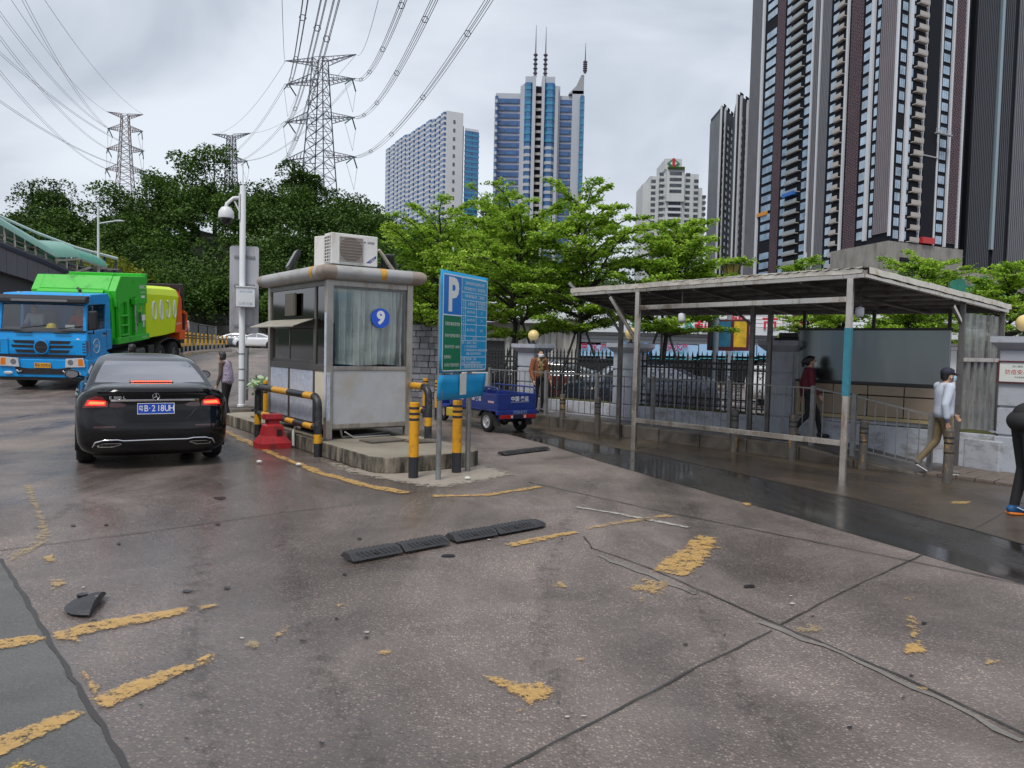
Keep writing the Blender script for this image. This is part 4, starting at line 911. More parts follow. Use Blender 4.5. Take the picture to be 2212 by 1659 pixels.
def car(name, label, loc, rz, paint, detail=False, scale=1., group=None, boost=1., cat='car'):
    t = thing(name, label, cat, loc, rz, group); t.scale = (scale, scale, scale*boost)
    shell(BODY, [r_[0] for r_ in BODY], AR, NR, .9, 2.4, ((.93, .03), (.8, .045), (.5, .055))).build('body', paint, t, sm=50, fix=True)
    shell(CABN, [r_[0] for r_ in CABN], CAR_, CNR, .3, 2.2, ((.8, .014), (.45, .022))).build('cabin', paint, t, sm=50, fix=True)
    # glazing
    rw = [(-.70, 1.09), (.70, 1.09), (.665, 1.18), (.60, 1.30), (.55, 1.365), (-.55, 1.365), (-.60, 1.30), (-.665, 1.18)]
    pobj('rear_window', rw, .008, cgl, t, CABN, CAR_, CNR)
    ws = MB(); ws.grid([[(interp(CABN, z, 1)*u*.9, interp(CABN, z, 3)-.3*(1-(1-min(.999, abs(u)*.9)**2.2)**(1/2.2))+.012, z) for u in [k/8 for k in range(-8, 9)]] for z in (1.06, 1.15, 1.25, 1.36)]); ws.build('windscreen', cgl, t, sm=180)
    for sx in (-1, 1):
        for y0, y1 in ((.0, .47), (.5, 1.0)):
            q = MB(); rows = []
            for z in (1.07, 1.14, 1.22, 1.3, 1.37):
                w_ = interp(CABN, z, 1)+.006; a_ = interp(CABN, z, 2)+.42; c_ = interp(CABN, z, 3)-.36; rows.append([(sx*w_, a_+(c_-a_)*(y0+(y1-y0)*k/6), z) for k in range(7)])
            q.grid(rows).build('side_window', cgl, t, sm=180)
        q = MB(); q.tube([(sx*(interp(CABN, z, 1)+.01), y, z) for y, z in ((1.15, 1.06), (2.4, 1.05), (3.6, 1.06))], .012, 6); q.build('window_trim', chrome, t, sm=60)
        for y in (.98, 3.98): wheel(t, sx*.80, y, side=sx)
        mi = MB(); mi.ell((sx*1.0, 3.35, 1.1), (.11, .06, .075)); mo = mi.build('mirror', paint, t, sm=180); MB().bar((sx*.8, 3.38, 1.05), (sx*.95, 3.36, 1.07), .05, .03).build('mirror_stalk', paint, mo)
        MB().quad(*[(sx*1.0+.085*math.cos(R(k)), 3.285, 1.1+.055*math.sin(R(k))) for k in range(0, 360, 24)]).build('mirror_glass', cgl, mo)
        for y in (1.55, 2.65): MB().bar((sx*.925, y-.1, .89), (sx*.925, y+.1, .9), .025, .025).build('door_handle', chrome if detail else paint, t, bevel=.006)
        for y in (.98, 3.98):
            k = MB(); k.prism([(y+.385*math.cos(R(a_)), .335+.385*math.sin(R(a_))) for a_ in range(-20, 201, 11)], .70, .9325, lambda p, c, h: (sx*h, p, c)); k.build('wheel_arch', trimb, t, fix=True)
    MB().box(-.72, .72, .3, 4.7, .15, .3).build('underbody', trimb, t)
    return t
blackp = M('black_paint', (.005, .005, .006), .07, var=0, coat=0., spec=.4)
cr = R(29); cs_ = .975; lw = Vector((-5.66, 10.21, 0)); fdir = Vector((-math.sin(cr), math.cos(cr), 0)); rdir = Vector((math.cos(cr), math.sin(cr), 0))
corg = lw+rdir*.80*cs_-fdir*.98*cs_
sedan = car('sedan', 'glossy black sedan with glowing red brake lights waiting beside the toll booth', corg, cr, blackp, True, cs_)
redl = M('tail_lens', (.16, .004, .006), .08, var=0, coat=.8); redd = M('tail_lens_dark', (.045, .003, .005), .08, var=0, coat=.8)
glow = M('brake_glow', (1, .012, .01), .4, var=0, emit=1.6); glow2 = M('brake_glow_core', (1, .09, .03), .4, var=0, emit=2.6)
for sx in (-1, 1):
    L_ = [(-.845, .80), (-.56, .815), (-.555, .87), (-.62, .945), (-.70, .955), (-.80, .90)]
    tl = pobj('tail_light', [(sx*-x, z) for x, z in L_], .010, redl, sedan)
    pobj('lid_lens', [(sx*-x, z) for x, z in [(-.545, .815), (-.53, .872), (-.42, .868), (-.345, .842), (-.375, .815), (-.46, .805)]], .010, redd, tl)
    pobj('light_bar', [(sx*-x, z) for x, z in [(-.785, .846), (-.6, .85), (-.592, .878), (-.76, .884)]], .016, glow2, tl)
    pobj('glow_band', [(sx*-x, z) for x, z in [(-.81, .832), (-.59, .836), (-.58, .89), (-.78, .897)]], .013, glow, tl)
    pobj('reflector', [(sx*-x, z) for x, z in [(-.72, .548), (-.47, .555), (-.47, .575), (-.72, .572)]], .008, redd, sedan)
    ex = pobj('exhaust_tip', [(sx*-x, z) for x, z in [(-.67, .30), (-.50, .30), (-.40, .338), (-.42, .352), (-.60, .352), (-.68, .325)]], .012, chrome, sedan)
    pobj('exhaust_mouth', [(sx*-x, z) for x, z in [(-.655, .308), (-.51, .308), (-.42, .337), (-.43, .344), (-.60, .344), (-.665, .325)]], .017, trimb, ex)
def rline(nm, pts, r, mt, par, off=.006):
    P = []
    for (x0, z0), (x1, z1) in zip(pts, pts[1:]):
        for k in range(5): f = k/5; x = x0+(x1-x0)*f; z = z0+(z1-z0)*f; P.append((x, ry(BODY, x, z, AR, NR)-off, z))
    x, z = pts[-1]; P.append((x, ry(BODY, x, z, AR, NR)-off, z))
    return MB().tube(P, r, 8).build(nm, mt, par, sm=60)
rline('bumper_trim', [(-.73, .30), (-.70, .365), (-.6, .392), (-.45, .395), (-.38, .382), (0, .386), (.38, .382), (.45, .395), (.6, .392), (.70, .365), (.73, .30)], .010, chrome, sedan)
rline('lid_gap', [(-.50, .80), (-.43, .70), (-.36, .645), (-.2, .632), (.2, .632), (.36, .645), (.43, .70), (.50, .80)], .004, trimb, sedan, .0)
pobj('chrome_strip', [(-.53, .885), (.53, .885), (.525, .91), (-.525, .91)], .014, chrome, sedan, thick=.012)
pobj('rear_valance', [(-.74, .20), (.74, .20), (.72, .29), (.4, .37), (-.4, .37), (-.72, .29)], .006, trimb, sedan)
pobj('lid_lip', [(-.68, 1.0), (.68, 1.0), (.64, 1.034), (-.64, 1.034)], .03, blackp, sedan, thick=.03)
em = MB(); yb = ry(BODY, 0, .945, AR, NR)-.02; em.tube([(.042*math.cos(R(a)), yb, .947+.042*math.sin(R(a))) for a in range(0, 361, 15)], .0045, 6, False)
for a in (90, 210, 330): em.bar((0, yb, .947), (.042*math.cos(R(a)), yb, .947+.042*math.sin(R(a))), .008, .008)
em.build('emblem', chrome, sedan, sm=60)
pb = M('plate_blue', (.008, .07, .50), .35, var=.04); pwh = M('plate_white', (.8, .8, .8), .4, var=0)
yp = ry(BODY, 0, .79, AR, NR)
pl = box('licence_plate', pb, sedan, -.22, .22, yp-.026, yp-.014, .72, .86, bevel=.004)
q = MB(); q.box(-.222, .222, yp-.0275, yp-.0262, .718, .725); q.box(-.222, .222, yp-.0275, yp-.0262, .855, .862); q.box(-.222, -.215, yp-.0275, yp-.0262, .725, .855); q.box(.215, .222, yp-.0275, yp-.0262, .725, .855); q.build('plate_border', pwh, pl)
for s_, x, sz in (('粤', -.178, .078), ('B', -.118, .115), ('·', -.075, .1), ('2', -.03, .115), ('1', .03, .115), ('8', .075, .115), ('U', .13, .115), ('H', .187, .115)): text(s_, sz, pwh, pl, (x, yp-.0278, .79), xs=.8 if s_ != '粤' else .75, bold=.001)
text('E 300 L', .052, chrome, sedan, (-.45, ry(BODY, -.45, .935, AR, NR)-.02, .932), xs=1.2, bold=.001)
hb = MB()
for k in range(24): x = -.25+.5*k/23; hb.box(x-.007, x+.007, ry(CABN, x, 1.105, CAR_, CNR)-.045, ry(CABN, x, 1.105, CAR_, CNR)-.03, 1.098, 1.112)
hl_ = pobj('high_brake_light', [(-.28, 1.09), (.28, 1.09), (.28, 1.118), (-.28, 1.118)], .02, redd, sedan, CABN, CAR_, CNR, .012); stuff(hb.build('lit_cells', M('brake_cell', (1, .10, .02), .4, var=0, emit=2.4), hl_))
# ---------------------------------------------------------------- parked cars
greyp = M('grey_paint', (.10, .115, .14), .25, var=0, coat=.8); whitep = M('white_paint', (.72, .74, .76), .25, var=0, coat=.8); silv = M('silver_paint', (.4, .41, .42), .3, metal=.3, var=0, coat=.8)
def park(nm, label, u, v, Y, rz, p, boost=1., sc=1., cat='car', grp='cars parked at the far end of the lane'):
    q = at(u, v, Y); z = gz(q.x, q.y) if Y > 30 else 0; car(nm, label, (q.x, q.y, z), rz, p, False, sc, grp, boost, cat)
park('parked_car', 'grey parked sedan at the far end of the lane, beside the last bollards', 462, 748, 61, R(-86), greyp, 1., .82)
park('parked_car', 'white parked sedan at the far end of the lane, seen between pole and booth', 612, 750, 60, R(84), whitep, 1., .8)
park('parked_car', 'dark parked car behind the white sedan at the lane end', 505, 745, 64.5, R(-88), M('dark_paint', (.03, .034, .04), .25, var=0, coat=.8), 1., .85)
park('parked_car', 'silver parked car at the far lane end near the stone wall', 640, 749, 65, R(-80), silv, 1., .85)
park('parked_van', 'white van parked beyond the dark van behind the iron fence', 1640, 880, 24, R(-62), whitep, 1.25, .95, 'van', 'vehicles behind the iron fence')
park('parked_van', 'dark blue van parked close behind the iron fence under the shelter', 1520, 880, 19.2, R(118), M('navy_paint', (.02, .03, .06), .3, var=.05, coat=.6), 1.2, .8, 'van', 'vehicles behind the iron fence')
park('parked_car', 'grey car parked behind the fence near the seafood stall', 1330, 880, 24, R(80), greyp, 1., .9, 'car', 'vehicles behind the iron fence')
# ---------------------------------------------------------------- blue and green refuse truck
tb = M('truck_blue', (.0, .30, .74), .38, var=.07, vs=2, coat=.1, dirt=((.02, .20, .46), (1.5, 1.5, 5), .3)); tblk = M('truck_black', (.015, .016, .02), .45, var=.2, vs=6); tgreen = M('truck_green', (.03, .46, .02), .45, var=.06, vs=3, coat=0., dirt=((.02, .2, .03), 3, .25)); tlime = M('truck_lime', (.62, .80, .0), .45, var=.03, coat=0.); tor = M('truck_orange', (.75, .10, .01), .45, var=.06, coat=0.)
tw = M('truck_white', (.75, .78, .75), .4, var=.03); hlm = M('headlamp', (.55, .57, .6), .12, var=.3, vs=25, coat=.6); amb = M('amber', (.7, .2, .01), .2, var=.1)
ta = R(4.5); TRK = R(180)+ta
tr = thing('refuse_truck', 'bright blue refuse truck with a green, lime and orange compactor body', 'truck', (-13.24, 21.75, .10), TRK); tr.rotation_euler = (R(-4.6), 0, TRK); tr.scale = (1, 1, 1)
W = 1.22
# cab shell: side walls with window opening, roof, back, front lower
def tbx(nm, mt, *d, bevel=.02, par=None, **k): return box(nm, mt, par or tr, *d, bevel=bevel, **k)
prof = [(-.04, .78), (.0, 1.15), (.0, 1.45), (-.06, 1.74), (-1.62, 1.74), (-1.62, 1.1), (-1.3, 1.1), (-1.12, .98), (-.95, .78)]
cab = MB().prism(prof, -W, W, lambda y, z, a: (a, y, z)).build('cab_lower', tb, tr, bevel=.05, fix=True, seg=3)
MB().prism([(-.16, 2.50), (-.24, 2.66), (-.42, 2.76), (-1.5, 2.78), (-1.62, 2.68), (-1.62, 2.46), (-.2, 2.46)], -W+.03, W-.03, lambda y, z, a: (a, y, z)).build('cab_roof', tb, tr, bevel=.05, fix=True, seg=3)
tbx('cab_back', tb, -W+.03, W-.03, -1.62, -1.5, 1.70, 2.48)
for sx in (-1, 1):
    MB().bar((sx*(W-.07), -.07, 1.72), (sx*(W-.09), -.22, 2.53), .1, .09, (0, 1, 0)).build('windscreen_pillar', tb, tr, bevel=.015)
    MB().prism([(-1.2, 1.72), (-1.55, 1.72), (-1.55, 2.48), (-1.32, 2.48)], W-.1, W-.02, lambda y, z, a: (sx*a, y, z)).build('door_pillar', tb, tr, bevel=.01, fix=True)
    MB().quad((sx*(W-.04), -.14, 1.74), (sx*(W-.04), -1.2, 1.74), (sx*(W-.05), -1.32, 2.46), (sx*(W-.05), -.26, 2.46)).build('side_window', glass('cab_side_glass', (.45, .5, .5), .03, .88), tr)
    k = MB(); k.box(sx*(W+.0), sx*(W+.004), -1.25, -1.235, 1.15, 1.72); k.box(sx*W, sx*(W+.004), -.2, -.185, .95, 1.72); k.build('door_gap', tblk, tr)
    tbx('door_handle', tblk, sx*W, sx*(W+.03), -1.2, -1.02, 1.58, 1.63, bevel=.008)
    m_ = tbx('mirror', tblk, sx*(W+.1), sx*(W+.32), -.02, .1, 1.78, 2.32, bevel=.04)
    MB().tube([(sx*(W-.02), -.2, 2.42), (sx*(W+.2), .02, 2.44), (sx*(W+.2), .04, 2.31)], .02, 8).build('mirror_arm', tblk, m_, sm=60); MB().tube([(sx*(W-.02), -.1, 1.68), (sx*(W+.2), .02, 1.68), (sx*(W+.2), .04, 1.79)], .02, 8).build('mirror_arm', tblk, m_, sm=60)
    tbx('corner_vane', tb, sx*(W-.32), sx*(W-.02), -.02, .03, 1.05, 1.5, bevel=.02)
    for z in (1.12, 1.2, 1.28, 1.36): tbx('vane_slot', tblk, sx*(W-.12), sx*(W-.04), .031, .034, z, z+.03, bevel=0)
    hl = MB().prism([(W-.60, .70), (W-.58, .95), (W-.1, .98), (W-.06, .72)], .0, .055, lambda x, z, a: (sx*x, a, z)).build('headlamp', hlm, tr, fix=True, bevel=.01)
    MB().prism([(W-.24, .76), (W-.24, .95), (W-.12, .955), (W-.1, .76)], .0555, .06, lambda x, z, a: (sx*x, a, z)).build('indicator', amb, hl, fix=True)
    MB().cyl((sx*(W-.45), .0555, .85), (sx*(W-.45), .062, .85), .075, n=18).build('reflector', M('lamp_bowl', (.3, .31, .33), .1, metal=.8, var=0), hl)
    MB().ell((sx*(W-.3), .05, .53), (.13, .02, .05)).build('fog_lamp', hlm, tr, sm=180)
    tbx('marker_lamp', M('marker', (.2, .05, .02), .3), sx*(W-.025), sx*(W+.005), -.06, .0, 1.12, 1.45, bevel=0)
    MB().cyl((sx*.85, -.6, 2.74), (sx*.85, -.6, 2.79), .06, n=14).build('roof_beacon', M('beacon', (.55, .55, .55), .3), tr)
    rim_ = wheel(tr, sx*.98, -1.05, .48, .3, sx)
    MB().prism([(-1.05+.6*math.cos(R(a)), .5+.58*math.sin(R(a))) for a in range(0, 181, 15)]+[(-1.05+.52*math.cos(R(a)), .5+.5*math.sin(R(a))) for a in range(180, -1, -15)], .78, W+.02, lambda y, z, a: (sx*a, y, z)).build('front_mudguard', tb, tr, fix=True)
    for y in (-5.6, -6.95):
        wheel(tr, sx*.92, y, .48, .5, sx)
    MB().prism([(-6.28+1.32*math.cos(R(a)), .62+.5*math.sin(R(a))) for a in range(0, 181, 12)]+[(-6.28+1.28*math.cos(R(a)), .62+.46*math.sin(R(a))) for a in range(180, -1, -12)], .64, W, lambda y, z, a: (sx*a, y, z)).build('rear_mudguard', tblk, tr, fix=True)
wsg = MB().grid([[((W-.1)*u, -.045-.155*v+.05*(1-u*u), 1.70+.80*v) for u in [k/8 for k in range(-8, 9)]] for v in (0, .33, .66, 1)]).build('windscreen', glass('cab_glass', (.72, .76, .76), .04, .86), tr, sm=180)
k = MB(); k.prism([(.02, 2.50), (.06, 2.53), (.04, 2.64), (-.12, 2.72), (-.25, 2.72), (-.2, 2.52)], -W-.01, W+.01, lambda y, z, a: (a, y, z)); k.build('sun_visor', tblk, tr, bevel=.02, fix=True)
tbx('visor_stripe', M('visor_grey', (.2, .2, .22), .4), -.75, .75, .052, .058, 2.55, 2.61, bevel=0)
tbx('cowl', tblk, -W+.06, W-.06, -.08, -.01, 1.70, 1.745, bevel=.01)
for x in (-.75, .25): MB().bar((x+.3, .0, 1.79), (x-.35, -.01, 1.88), .025, .02).build('wiper', tblk, tr)
for x in (-.55, .5): tbx('step_grip', tblk, x-.22, x+.22, .0, .03, 1.66, 1.7, bevel=.01)
for z0, z1, w1 in ((1.36, 1.45, .78), (1.24, 1.32, .84), (1.1, 1.19, .74)):
    for sx in (-1, 1): MB().prism([(.2, z0), (w1-.05, z0+.015), (w1, z1), (.22, z1)], .004, .012, lambda x, z, a: (sx*x, a, z)).build('grille_slot', tblk, tr, fix=True)
MB().cyl((0, .0, 1.27), (0, .06, 1.27), .205, n=32).build('emblem_ring', tb, tr, sm=40, bevel=.01); MB().cyl((0, .0605, 1.27), (0, .066, 1.27), .17, n=32).build('emblem', tblk, tr); tbx('emblem_bar', M('emblem_grey', (.07, .07, .075), .4), -.15, .15, .0665, .069, 1.26, 1.275, bevel=0)
MB().cyl((-.98, .012, 1.5), (-.98, .02, 1.5), .05, n=4).build('gas_badge', tw, tr)
tbx('air_gap', tblk, -W+.08, W-.08, -.02, .014, .98, 1.06, bevel=0)
bp_ = MB().prism([(-W-.01, .40), (-W-.01, .9), (-W+.15, 1.02), (-.85, 1.02), (-.8, .93), (.8, .93), (.85, 1.02), (W-.15, 1.02), (W+.01, .9), (W+.01, .40)], -.35, .0, lambda x, z, a: (x, a+.0, z)).build('bumper', tb, tr, bevel=.035, fix=True, seg=3)
MB().prism([(-.7, .50), (-.75, .7), (-.4, .66), (.4, .66), (.75, .7), (.7, .50)], .001, .02, lambda x, z, a: (x, a, z)).build('bumper_recess', tblk, tr, fix=True)
for x in (-.62, .62): MB().tube([(x-.05, .03, .58), (x, .08, .56), (x+.06, .05, .6)], .03, 8).build('tow_hook', rimm, tr, sm=60)
plt = tbx('licence_plate', M('plate_yellow', (.72, .34, .01), .4, var=.05), -.22, .22, .022, .034, .68, .82, bevel=.004); text('粤B KD933', .105, M('ink', (0, 0, 0)), plt, (0, .0355, .75), rot=(R(90), 0, R(180)), xs=.85, bold=.002)
tbx('front_axle_guard', tblk, -1.1, 1.1, -.5, -.06, .34, .42); tbx('underrun_bar', M('underrun', (.03, .028, .026), .7), -W, W, -.15, -.05, .31, .41, bevel=.02)
MB().quad((-W-.003, -.5, 1.38), (-W-.003, -.5, 1.384), (-W-.003, -.9, 1.384), (-W-.003, -.9, 1.38)).build('door_stripe', tw, tr)
ring = MB().tube([(-W-.006, -.55+.2*math.cos(R(a)), 1.28+.2*math.sin(R(a))) for a in range(20, 341, 16)], .012, 6).build('lng_ring', tw, tr)
text('LNG', .13, tw, tr, (-W-.004, -.55, 1.28), rot=(R(90), 0, R(270)), bold=.002); text('深圳环卫', .07, tw, tr, (-W-.004, -1.05, 1.55), rot=(R(90), 0, R(270)))
# inside the cab
tbx('dashboard', M('dash', (.05, .05, .055), .7, var=.2), -W+.1, W-.1, -.5, -.1, 1.6, 1.8, bevel=.03)
for x in (-.6, .45): tbx('seat_back', M('seat', (.2, .2, .21), .8, var=.1), x-.25, x+.25, -1.35, -1.2, 1.6, 2.25, bevel=.05)
tbx('paper', tw, -.85, -.6, -.11, -.1, 1.8, 1.9, bevel=0)
# chassis
tbx('chassis', tblk, -.5, .5, -8.0, -.6, .72, 1.0); tbx('hook_frame', tblk, -.62, .62, -8.05, -1.75, 1.0, 1.2); tbx('tank', M('tank_grey', (.06, .062, .066), .5, var=.2), -W+.05, -.6, -4.3, -2.4, .5, .95, bevel=.08); tbx('tank', M('tank_grey', (0, 0, 0)), .6, W-.05, -4.3, -2.4, .5, .95, bevel=.08); tbx('battery_box', tblk, -W+.02, -.6, -4.95, -4.45, .62, .98)
MB().tube([(-.3, -1.66, 2.7), (-.3, -1.7, 2.86), (-.22, -1.72, 2.92)], .04).build('exhaust_stack', tblk, tr)
# compactor body
def cross(y, w_, z0, z1, r): return [(-w_, z0), (-w_, z1-r), (-w_+r*.3, z1-r*.3), (-w_+r, z1), (w_-r, z1), (w_-r*.3, z1-r*.3), (w_, z1-r), (w_, z0)]
def loft(nm, st, mt, par=tr, bev=.02):
    b = MB(); rows = []
    for y, w_, z0, z1, r in st: c = cross(y, w_, z0, z1, r); rows.append([(x, y, z) for x, z in c]+[(c[0][0], y, c[0][1])])
    b.grid(rows); b.quad(*rows[0][:-1]); b.quad(*rows[-1][:-1][::-1]); return b.build(nm, mt, par, bevel=bev, fix=True)
lime = loft('lime_body', [(-4.3, 1.2, 1.25, 3.02, .3), (-6.0, 1.2, 1.25, 2.98, .32), (-7.55, 1.18, 1.3, 2.93, .36)], tlime)
rear = loft('orange_tail', [(-7.552, 1.185, 1.3, 2.93, .36), (-7.95, 1.14, 1.34, 2.88, .4), (-8.12, 1.0, 1.45, 2.75, .4)], tor)
MB().prism([(-7.0, 1.252), (-7.56, 1.252), (-7.56, 2.9), (-7.5, 2.6)], 0, 1, lambda y, z, a: (-1.2-.004*a, y, z)).build('orange_flash', tor, tr, fix=True)
tbx('rear_frame', tblk, -1.15, 1.15, -8.22, -8.13, 1.3, 3.05); tbx('rear_step', tor, -1.2, -.75, -8.1, -7.5, .95, 1.3, bevel=.03); tbx('rear_lamp', tblk, -1.18, -.78, -8.0, -7.6, .8, .94)
MB().tube([(-1.12, -8.1, 2.0), (-1.15, -8.35, 1.9), (-1.12, -8.4, 1.5), (-1.1, -8.3, 1.2)], .06, 8).build('lift_arm', tor, tr, sm=60)
gbd = loft('green_body', [(-1.8, 1.14, 1.22, 2.9, .25), (-4.2, 1.2, 1.22, 2.98, .25)], tgreen)
hop = MB(); hp = [(-1.95, 2.35), (-1.95, 2.85), (-2.35, 3.3), (-4.35, 3.3), (-4.35, 2.42), (-3.55, 2.42), (-3.35, 2.65)]
hop.prism(hp, 1.0, 1.235, lambda y, z, a: (-a, y, z)); hop.build('hopper_cheek', tgreen, tr, bevel=.015, fix=True)
MB().prism([(-1.95, 2.35), (-1.95, 2.85), (-2.35, 3.3), (-4.35, 3.3), (-4.35, 2.42)], 1.0, 1.235, lambda y, z, a: (a, y, z)).build('hopper_cheek', tgreen, tr, bevel=.015, fix=True)
MB().prism([(-1.94, 2.5), (-1.94, 2.86), (-2.34, 3.31), (-2.42, 3.26), (-2.1, 2.86), (-2.1, 2.5)], -1.0, 1.0, lambda y, z, a: (a, y, z)).build('hopper_front', tgreen, tr, bevel=.015, fix=True)
tbx('hopper_rim', tgreen, -1.24, 1.24, -4.42, -4.30, 3.1, 3.4); tbx('hopper_lid', tgreen, -1.0, 1.0, -4.28, -2.4, 2.99, 3.16)
MB().prism([(-1.78, 2.2), (-1.70, 2.3), (-1.70, 2.8), (-1.78, 2.88)], -.95, .95, lambda y, z, a: (a, y, z)).build('front_rib', tgreen, tr, fix=True)
for z in (1.5, 1.85, 2.25, 2.6): tbx('front_bar', tgreen, -1.1, 1.1, -1.8, -1.72, z, z+.08)
for y in (-2.1, -2.75, -3.3): tbx('side_rib', tgreen, -1.27, -1.16, y-.06, y+.06, 1.25, 2.55)
tbx('side_skirt', tgreen, -1.30, -1.17, -4.3, -1.85, 1.22, 1.42); tbx('control_box', tgreen, -1.27, -1.19, -3.75, -3.45, 1.75, 2.2); tbx('control_panel', M('panel_dark', (.02, .1, .03), .4), -1.275, -1.271, -3.7, -3.5, 1.8, 2.15, bevel=0)
tbx('hydraulic_ram', M('ram', (.55, .56, .55), .25, metal=.6, var=.1), -1.33, -1.29, -3.2, -3.14, 1.5, 2.5, bevel=.01); tbx('latch', tgreen, -1.36, -1.2, -3.3, -3.1, 2.4, 2.6)
for z in (1.45, 1.75, 2.05): tbx('ladder_rung', tgreen, -1.30, -1.2, -2.7, -2.15, z, z+.06)
tbx('label_white', tw, -1.242, -1.237, -4.15, -3.85, 1.85, 2.05, bevel=0); tbx('label_yellow', M('lab_y', (.4, .32, .03), .5), -1.205, -1.202, -3.95, -3.8, 2.1, 2.3, bevel=0)
SDR = (R(90), 0, R(270))
text('深圳环卫', .13, tw, tr, (-1.237, -4.0, 2.95), rot=SDR, bold=.003); text('SHENZHEN', .08, tw, tr, (-1.237, -4.0, 2.78), rot=SDR); tbx('white_strip', tw, -1.239, -1.2365, -4.15, -3.85, 2.6, 2.68, bevel=0)
text('LHDA-DLA', .09, tw, tr, (-1.302, -3.9, 1.32), rot=SDR); text('SHENZHEN', .11, tw, tr, (-1.206, -7.35, 1.58), rot=SDR)
def icon(pts, r=.035): MB().tube([(-1.206, y, z) for y, z in pts], r, 4, False).build('white_icon', tw, tr)
icon([(-5.0+.17*math.cos(R(a)), 2.15+.3*math.sin(R(a))) for a in range(0, 361, 20)]); icon([(-5.65+.14*math.sin(R(a))*abs(math.sin(R(a/2))) ** .3, 2.15+.34*math.cos(R(a))) for a in range(0, 361, 18)]); icon([(-6.3+.16*math.cos(R(a)), 2.15+.3*math.sin(R(a))) for a in range(60, 371, 20)]); icon([(-6.95+.14*math.sin(R(a))*(.5-.5*math.cos(R(a))) ** .5, 2.15+.32*math.cos(R(a))) for a in range(0, 361, 18)])
tri = MB(); tri.tube([(-1.239, -4.0+.1*math.cos(R(a)), 1.72+.12*math.sin(R(a))) for a in (90, 210, 330, 450)], .014, 4, False); tri.build('recycling_mark', tw, tr)
hel = thing('hard_hat', 'yellow hard hat lying on the dashboard of the blue truck', 'hard hat', tr.location)
hel.rotation_euler = tr.rotation_euler
yh = M('helmet_yellow', (.75, .55, .0), .35, var=.05)
MB().lathe([(.13, 0), (.128, .03), (.11, .08), (.07, .12), (.01, .135)], 20, (-.18, -.2, 1.805)).build('dome', yh, hel, sm=60); MB().lathe([(.155, -.003), (.155, .006), (.12, .012)], 20, (-.16, -.17, 1.805)).build('brim', yh, hel, sm=60)
# ---------------------------------------------------------------- blue cargo tricycle
tkb = M('trike_blue', (.012, .032, .20), .4, var=.15, vs=5, coat=.2, dirt=((.02, .03, .09), 6, .4)); tkw = M('trike_print', (.62, .64, .68), .5, var=.3, vs=40)
TA = R(36)
tk = thing('cargo_tricycle', 'dark blue cargo tricycle with an open tray behind the parking sign', 'tricycle', Vector((-.26, 14.5, 0)), TA)
def kx(nm, mt, *d, bevel=.008, par=None, **k): return box(nm, mt, par or tk, *d, bevel=bevel, **k)
WB_, LB = .92, 1.55; z0, z1 = .46, .76
kx('tray_floor', tkb, 0, WB_, 0, LB, .42, .46)
kx('tail_board', tkb, 0, WB_, 0, .03, z0, z1)
kx('side_board', tkb, 0, .03, .03, LB, z0, z1); kx('side_board', tkb, WB_-.03, WB_, .03, LB, z0, z1); kx('head_board', tkb, .03, WB_-.03, LB-.03, LB, z0, z1)
for x in (-.004, WB_-.03):
    for z in (.52, .70): kx('board_rib', tkb, x, x+.034, .02, LB, z, z+.02, bevel=.004)
def hoop(x0, y0, x1, y1):
    a = Vector((x0, y0, z1)); c = Vector((x1, y1, z1)); d = (c-a).normalized(); h = .12; r = .06
    P = [a]+[a+d*(r-r*math.cos(R(k)))+Vector((0, 0, h-r+r*math.sin(R(k)))) for k in range(0, 91, 22)]; P += [c-d*(r-r*math.cos(R(k)))+Vector((0, 0, h-r+r*math.sin(R(k)))) for k in range(88, -1, -22)]+[c]
    b = MB(); b.tube(P, .016, 8); L = (c-a).length
    for k in range(1, 4): b.cyl(a+d*L*k/4, a+d*L*k/4+Vector((0, 0, h)), .011, n=6)
    b.build('tray_hoop', tkb, tk, sm=60)
hoop(.015, .03, .015, LB-.05); hoop(WB_-.015, .03, WB_-.015, LB-.05)
kx('rear_crossbar', tkb, -.01, WB_+.01, -.02, .06, .36, .44)
kx('rear_panel', M('trike_dark', (.01, .012, .03), .5), .3, WB_-.3, -.022, -.01, .28, .36)
for sx in (0, 1):
    x0 = .04 if sx == 0 else WB_-.34; tl = kx('tail_lamp', M('trike_red', (.3, .015, .01), .3, var=.2, vs=30), x0, x0+.3, -.05, -.015, .29, .36); kx('lamp_clear', M('lamp_clear', (.55, .5, .45), .3), x0+(.24 if sx == 0 else .01), x0+(.285 if sx == 0 else .055), -.053, -.0505, .3, .35, par=tl)
    kx('lamp_frame', tkb, x0-.02, x0+.32, -.014, .0, .27, .375)
for x in (.08, WB_-.08):
    w_ = wheel(tk, x, .42, .21, .11, -1 if x < .4 else 1, False)
    mt = Matrix.Translation((x, .42, .21)) @ Matrix.Rotation(R(90)*(-1 if x < .4 else 1), 4, 'Y')
    MB().lathe([(.001, .05), (.03, .055), (.035, .03), (.1, .02), (.11, .045), (.135, .05), (.14, .03)], 22, mat=mt).build('rim', M('trike_rim', (.5, .5, .52), .35, metal=.5, var=.2), w_, sm=40)
    MB().prism([(.42+.26*math.cos(R(a)), .21+.25*math.sin(R(a))) for a in range(20, 171, 15)]+[(.42+.25*math.cos(R(a)), .21+.24*math.sin(R(a))) for a in range(170, 19, -15)], x-.08, x+.08, lambda y, z, a: (a, y, z)).build('mudguard', dkm, tk, fix=True)
    MB().quad((x-.08, .16, .36), (x+.08, .16, .36), (x+.08, .12, .14), (x-.08, .12, .14)).build('mud_flap', M('mudflap', (.03, .03, .032), .7, var=.3, vs=20), tk)
